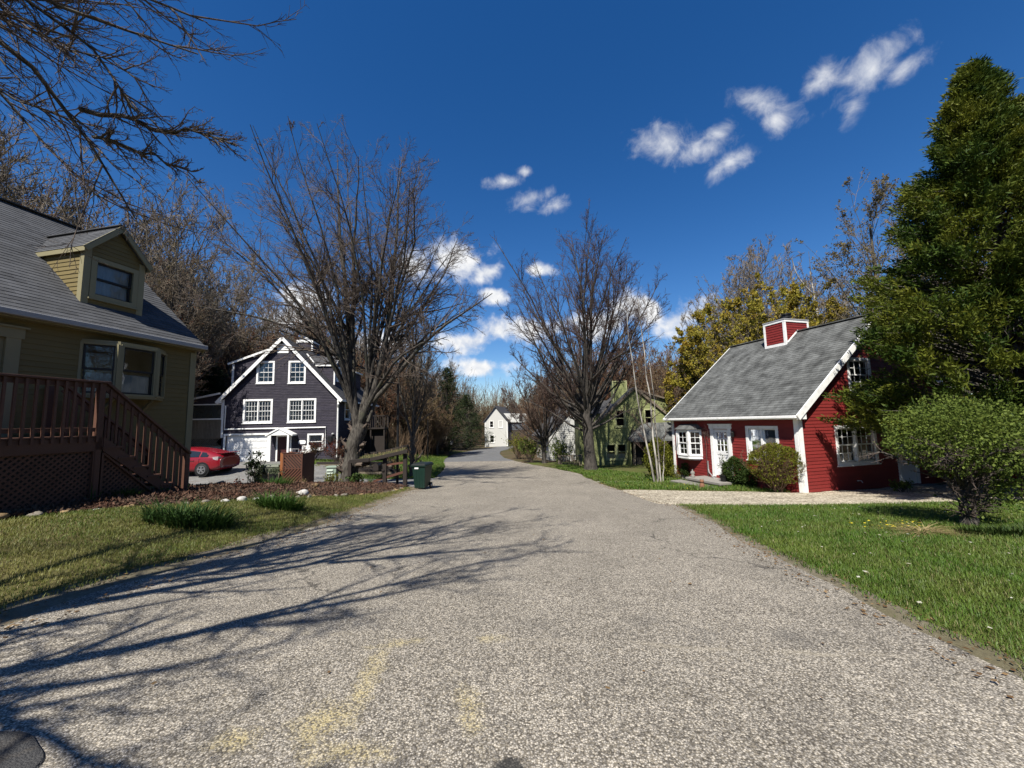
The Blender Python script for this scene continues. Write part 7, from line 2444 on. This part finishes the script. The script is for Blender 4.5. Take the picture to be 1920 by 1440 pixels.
# stones
def rock(label, x, y, s, mi, seed, group='stones edging the mulch bed', dz=0.0, flat=.55, name='stone'):
    rs = np.random.default_rng(seed)
    bm_v, n1, n2 = [], 7, 10
    V, F = [], []
    ph = rs.uniform(0, 6.28, 6)
    for i in range(n1 + 1):
        th = math.pi * i / n1
        for j in range(n2):
            a = 2 * math.pi * j / n2
            d = np.array([math.sin(th) * math.cos(a), math.sin(th) * math.sin(a), math.cos(th)])
            r = 1 + .18 * math.sin(3 * d[0] + ph[0]) + .16 * math.sin(4 * d[1] + ph[1]) + .14 * math.sin(5 * d[2] + ph[2]) + rs.normal(0, .035)
            V.append(d * r * np.array([1, .75, flat]) * s)
    for i in range(n1):
        for j in range(n2):
            F.append((i * n2 + j, i * n2 + (j + 1) % n2, (i + 1) * n2 + (j + 1) % n2, (i + 1) * n2 + j))
    o = ob_np(name, V, np.array(F)[:, ::-1], M_ROCKS[mi], None, False)
    o.location = (x, y, g(x, y) + s * flat * .35 + dz)
    o.rotation_euler = (0, 0, rs.uniform(0, 6.28))
    return tag(o, label, 'stone', group)


rs = np.random.default_rng(500)
k_ = 0
for y in np.arange(5.2, 16.2, .33):
    x = float(edge(BED_R, y)) + rs.normal(0, .05)
    s = rs.uniform(.05, .12)
    where = 'below the deck lattice' if y < 8.3 else ('below the deck stairs and bright clump' if y < 11 else ('beside the lattice screen' if y < 13.5 else 'near the timber stand'))
    rock(('small rough stone in the bed edging ' if s < .1 else 'larger rough stone in the bed edging ') + where, x, float(y), s, int(rs.choice([0, 0, 0, 2, 0, 2, 1])), 600 + k_)
    k_ += 1
rock('bright white oval stone in the edging, right of the fresh green tuft', -6.0, 11.05, .21, 1, 701, None)
rock('pale pinkish stone left of the fresh green tuft', -7.35, 11.2, .17, 1, 702, None)
rock('flat pale stone just below the pinkish stone', -6.85, 10.55, .15, 0, 703, None, flat=.35)
rock('tan lump of rock lying in the mulch before the lattice screen', -6.35, 12.4, .20, 2, 704, None, .08)
rock('grey boulder at the end of the concrete walk', -9.9, 13.2, .26, 0, 705, None, .08)
rock('second grey boulder beside the foot of the stairs', -9.35, 12.2, .18, 0, 706, None, .08)
rock('small white stone in the mulch near the stairs', -8.3, 11.3, .09, 1, 707, None, .08)
rock('cream rock at the left end of the bed edging', -8.05, 6.05, .20, 2, 708, None, flat=.4)

# front steps and little things by the red door
RA = math.atan2(.2815, .9596)
RM = Matrix.Translation((9.2, 12.5, -.86)) @ Matrix.Rotation(RA, 4, 'Z')


def at_red(x, y, z=0):
    return RM @ Vector((x, y, z))


st_ = thing('front_steps', 'two broad grey stone steps leading up to the white front door', 'steps', tuple(at_red(0, 3.15, -.1)), RA)
MB().box(-.95, -.01, -.75, .95, .0, .13).build('riser_block', M_CONC, st_)
MB().box(-1.0, -.01, -.8, 1.0, .13, .22).build('slab', M_STONE, st_, bevel=.012)
MB().box(-1.45, -.96, -.7, 1.25, -.2, .0).build('riser_block', M_CONC, st_)
MB().box(-1.5, -.96, -.75, 1.3, .0, .075).build('slab', M_STONE, st_, bevel=.012)
pt = thing('flower_pot', 'dark pot with thin upright plant beside the white front door', 'flower pot', tuple(at_red(-.55, 2.62, .12)), 0)
MB().lathe((0, 0, 0), [(.09, 0), (.13, .20), (.145, .20), (.145, .24), (.12, .24), (.11, .19)], 14).build('pot', M_BLACK, pt)
P, Rr = stems(np.random.default_rng(3), 5, .75, .2, .008, .08, .3, .15)
ob_np('stem', *tubes(P, Rr, 4), T_DARK, pt)
V, F, T = blob_leaves(np.random.default_rng(4), 160, (0, 0, .65), (.13, .13, .32), .06, .2, .9)
ob_np('foliage', V, F, L_BOX, pt, False, None, T)
og = thing('garden_ornament', 'small orange terracotta figure at the foot of the front steps', 'ornament', tuple(at_red(-1.62, 2.55, -.08)), 0)
MB().lathe((0, 0, 0), [(.09, 0), (.10, .05), (.09, .15), (.06, .21), (.05, .22)], 12).build('body', M_TERRA, og, True)
MB().lathe((0, 0, .21), [(.04, 0), (.075, .05), (.07, .10), (.02, .14)], 12).build('head', M_TERRA, og, True)
for sg in (-1, 1):
    MB().add([(sg * .02, 0, .31), (sg * .07, .01, .30), (sg * .065, 0, .39), (sg * .04, -.02, .31)], [(0, 1, 2), (1, 3, 2), (3, 0, 2), (0, 3, 1)]).build('ear', M_TERRA, og)
og = thing('stone_finial', 'small pale stone ornament on the end of the top step', 'ornament', tuple(at_red(-.75, 4.0, .12)), 0)
MB().lathe((0, 0, 0), [(.09, 0), (.09, .05), (.04, .08), (.09, .16), (.07, .22), (.02, .26), (.03, .29), (0, .32)], 12).build('urn', M_STONE, og, True)
wp = thing('white_post', 'leaning white painted post in the shade right of the round-headed tree', 'post', (13.1, 11.0 - 1.9, g(13.1, 9.1)))
MB().bar((0, 0, -.2), (-.12, .05, 1.45), .11, .11).build('shaft', M_WHITE, wp)
MB().bar((.12, 0, -.2), (.0, .05, 1.15), .09, .09).build('brace', M_OLDWOOD, wp)
# bare creeper under the eave beside the bay window
cr = thing('creeper', 'bare creeper twigs clinging under the eave above the bay window', 'plant', tuple(at_red(-.05, 4.4, .0)), RA)
rs = np.random.default_rng(41)
n = 26
P0 = np.stack([np.full(n, -.06), rs.uniform(-.9, 1.1, n), rs.uniform(1.7, 2.2, n)], 1)
D = np.stack([rs.normal(-.12, .08, n), rs.normal(0, 1, n), rs.normal(.15, .5, n)], 1)
P, Rr = grow(P0, unit(D), rs.uniform(.3, .9, n), np.full(n, .007), 6, .25, (0, 0, -.1), .4, None, rs)
p, d, L, q = sprout(P, Rr, 6, .1, 1, .8, .3, .35, .7, rs, .004)
P2, R2 = grow(p, d, L, q, 3, .25, (-.1, 0, 0), .4, None, rs)
sp_, sr_ = np.array([resample([(-.05, -.55, .0), (-.06, -.5, .8), (-.06, -.6, 1.6), (-.07, -.4, 2.1)], 7)]), np.array([np.linspace(.014, .008, 7)])
ob_np('vine', *join([tubes(sp_, sr_, 5), tubes(P, Rr, 4), tubes(P2, R2, 3)]), T_DARK, cr)

# ------------------------------------------------------------------ litter: what the wind has left
def litter(name, n, x0, x1, y0, y1, ok, size, mat, dz=.012, asp=1.5):
    x, y = rng.uniform(x0, x1, n), rng.uniform(y0, y1, n)
    k = ok(x, y)
    x, y = x[k], y[k]
    C = np.stack([x, y, G(x, y) + dz + rng.uniform(0, .01, len(x))], 1)
    V, F, T = leaves(C, size, .0, rng, asp)
    V = V.reshape(-1, 4, 3)
    V[:, :, 2] = C[:, None, 2] + np.clip((V[:, :, 2] - C[:, None, 2]) * .35, -.006, .02)
    ob_np(name, V.reshape(-1, 3), F, mat, None, False, 'stuff', T)


M_DEADL = mat_leaf('dead_leaf', (.15, .085, .04), (.30, .20, .10), None, .8, .1)
M_PETAL = mat_leaf('pale_petal', (.55, .52, .38), (.70, .68, .58), None, .8, .2)
M_DAND = mat_leaf('dandelion_yellow', (.65, .50, .03), (.75, .62, .05), None, .7, .1)
litter('fallen_leaves', 26000, -6, 6, 1.5, 17, lambda x, y: (np.abs(x - edge(RL, y)) < .35) | (np.abs(x - edge(RR, y)) < .3) | (rng.uniform(0, 1, len(x)) < .006), .045, M_DEADL)
litter('fallen_leaves', 14000, -40, 40, 18, 60, lambda x, y: (x < edge(RL, y) - 5) | (x > edge(RR, y) + 5), .12, M_DEADL, .0)
litter('fallen_petals', 240, 3, 12, 3, 10, lambda x, y: x > edge(RR, y) + .3, .05, M_PETAL, .05)
litter('dandelions', 70, 3.6, 9, 13.8, 17.5, lambda x, y: x < 9.2 - (y - 12.5) * .293 - .6, .05, M_DAND, .07, 1.0)
litter('dandelions', 45, 5.9, 7.4, 6.6, 7.3, lambda x, y: x > 0, .045, M_DAND, .07, 1.0)
litter('road_grit', 5000, -5, 5, 1.2, 9, lambda x, y: (x > edge(RL, y) - .2) & (x < edge(RR, y) + .2), .012, mat_leaf('loose_grit', (.30, .27, .22), (.55, .50, .42), None, .9, 0.0), .004, 1.2)
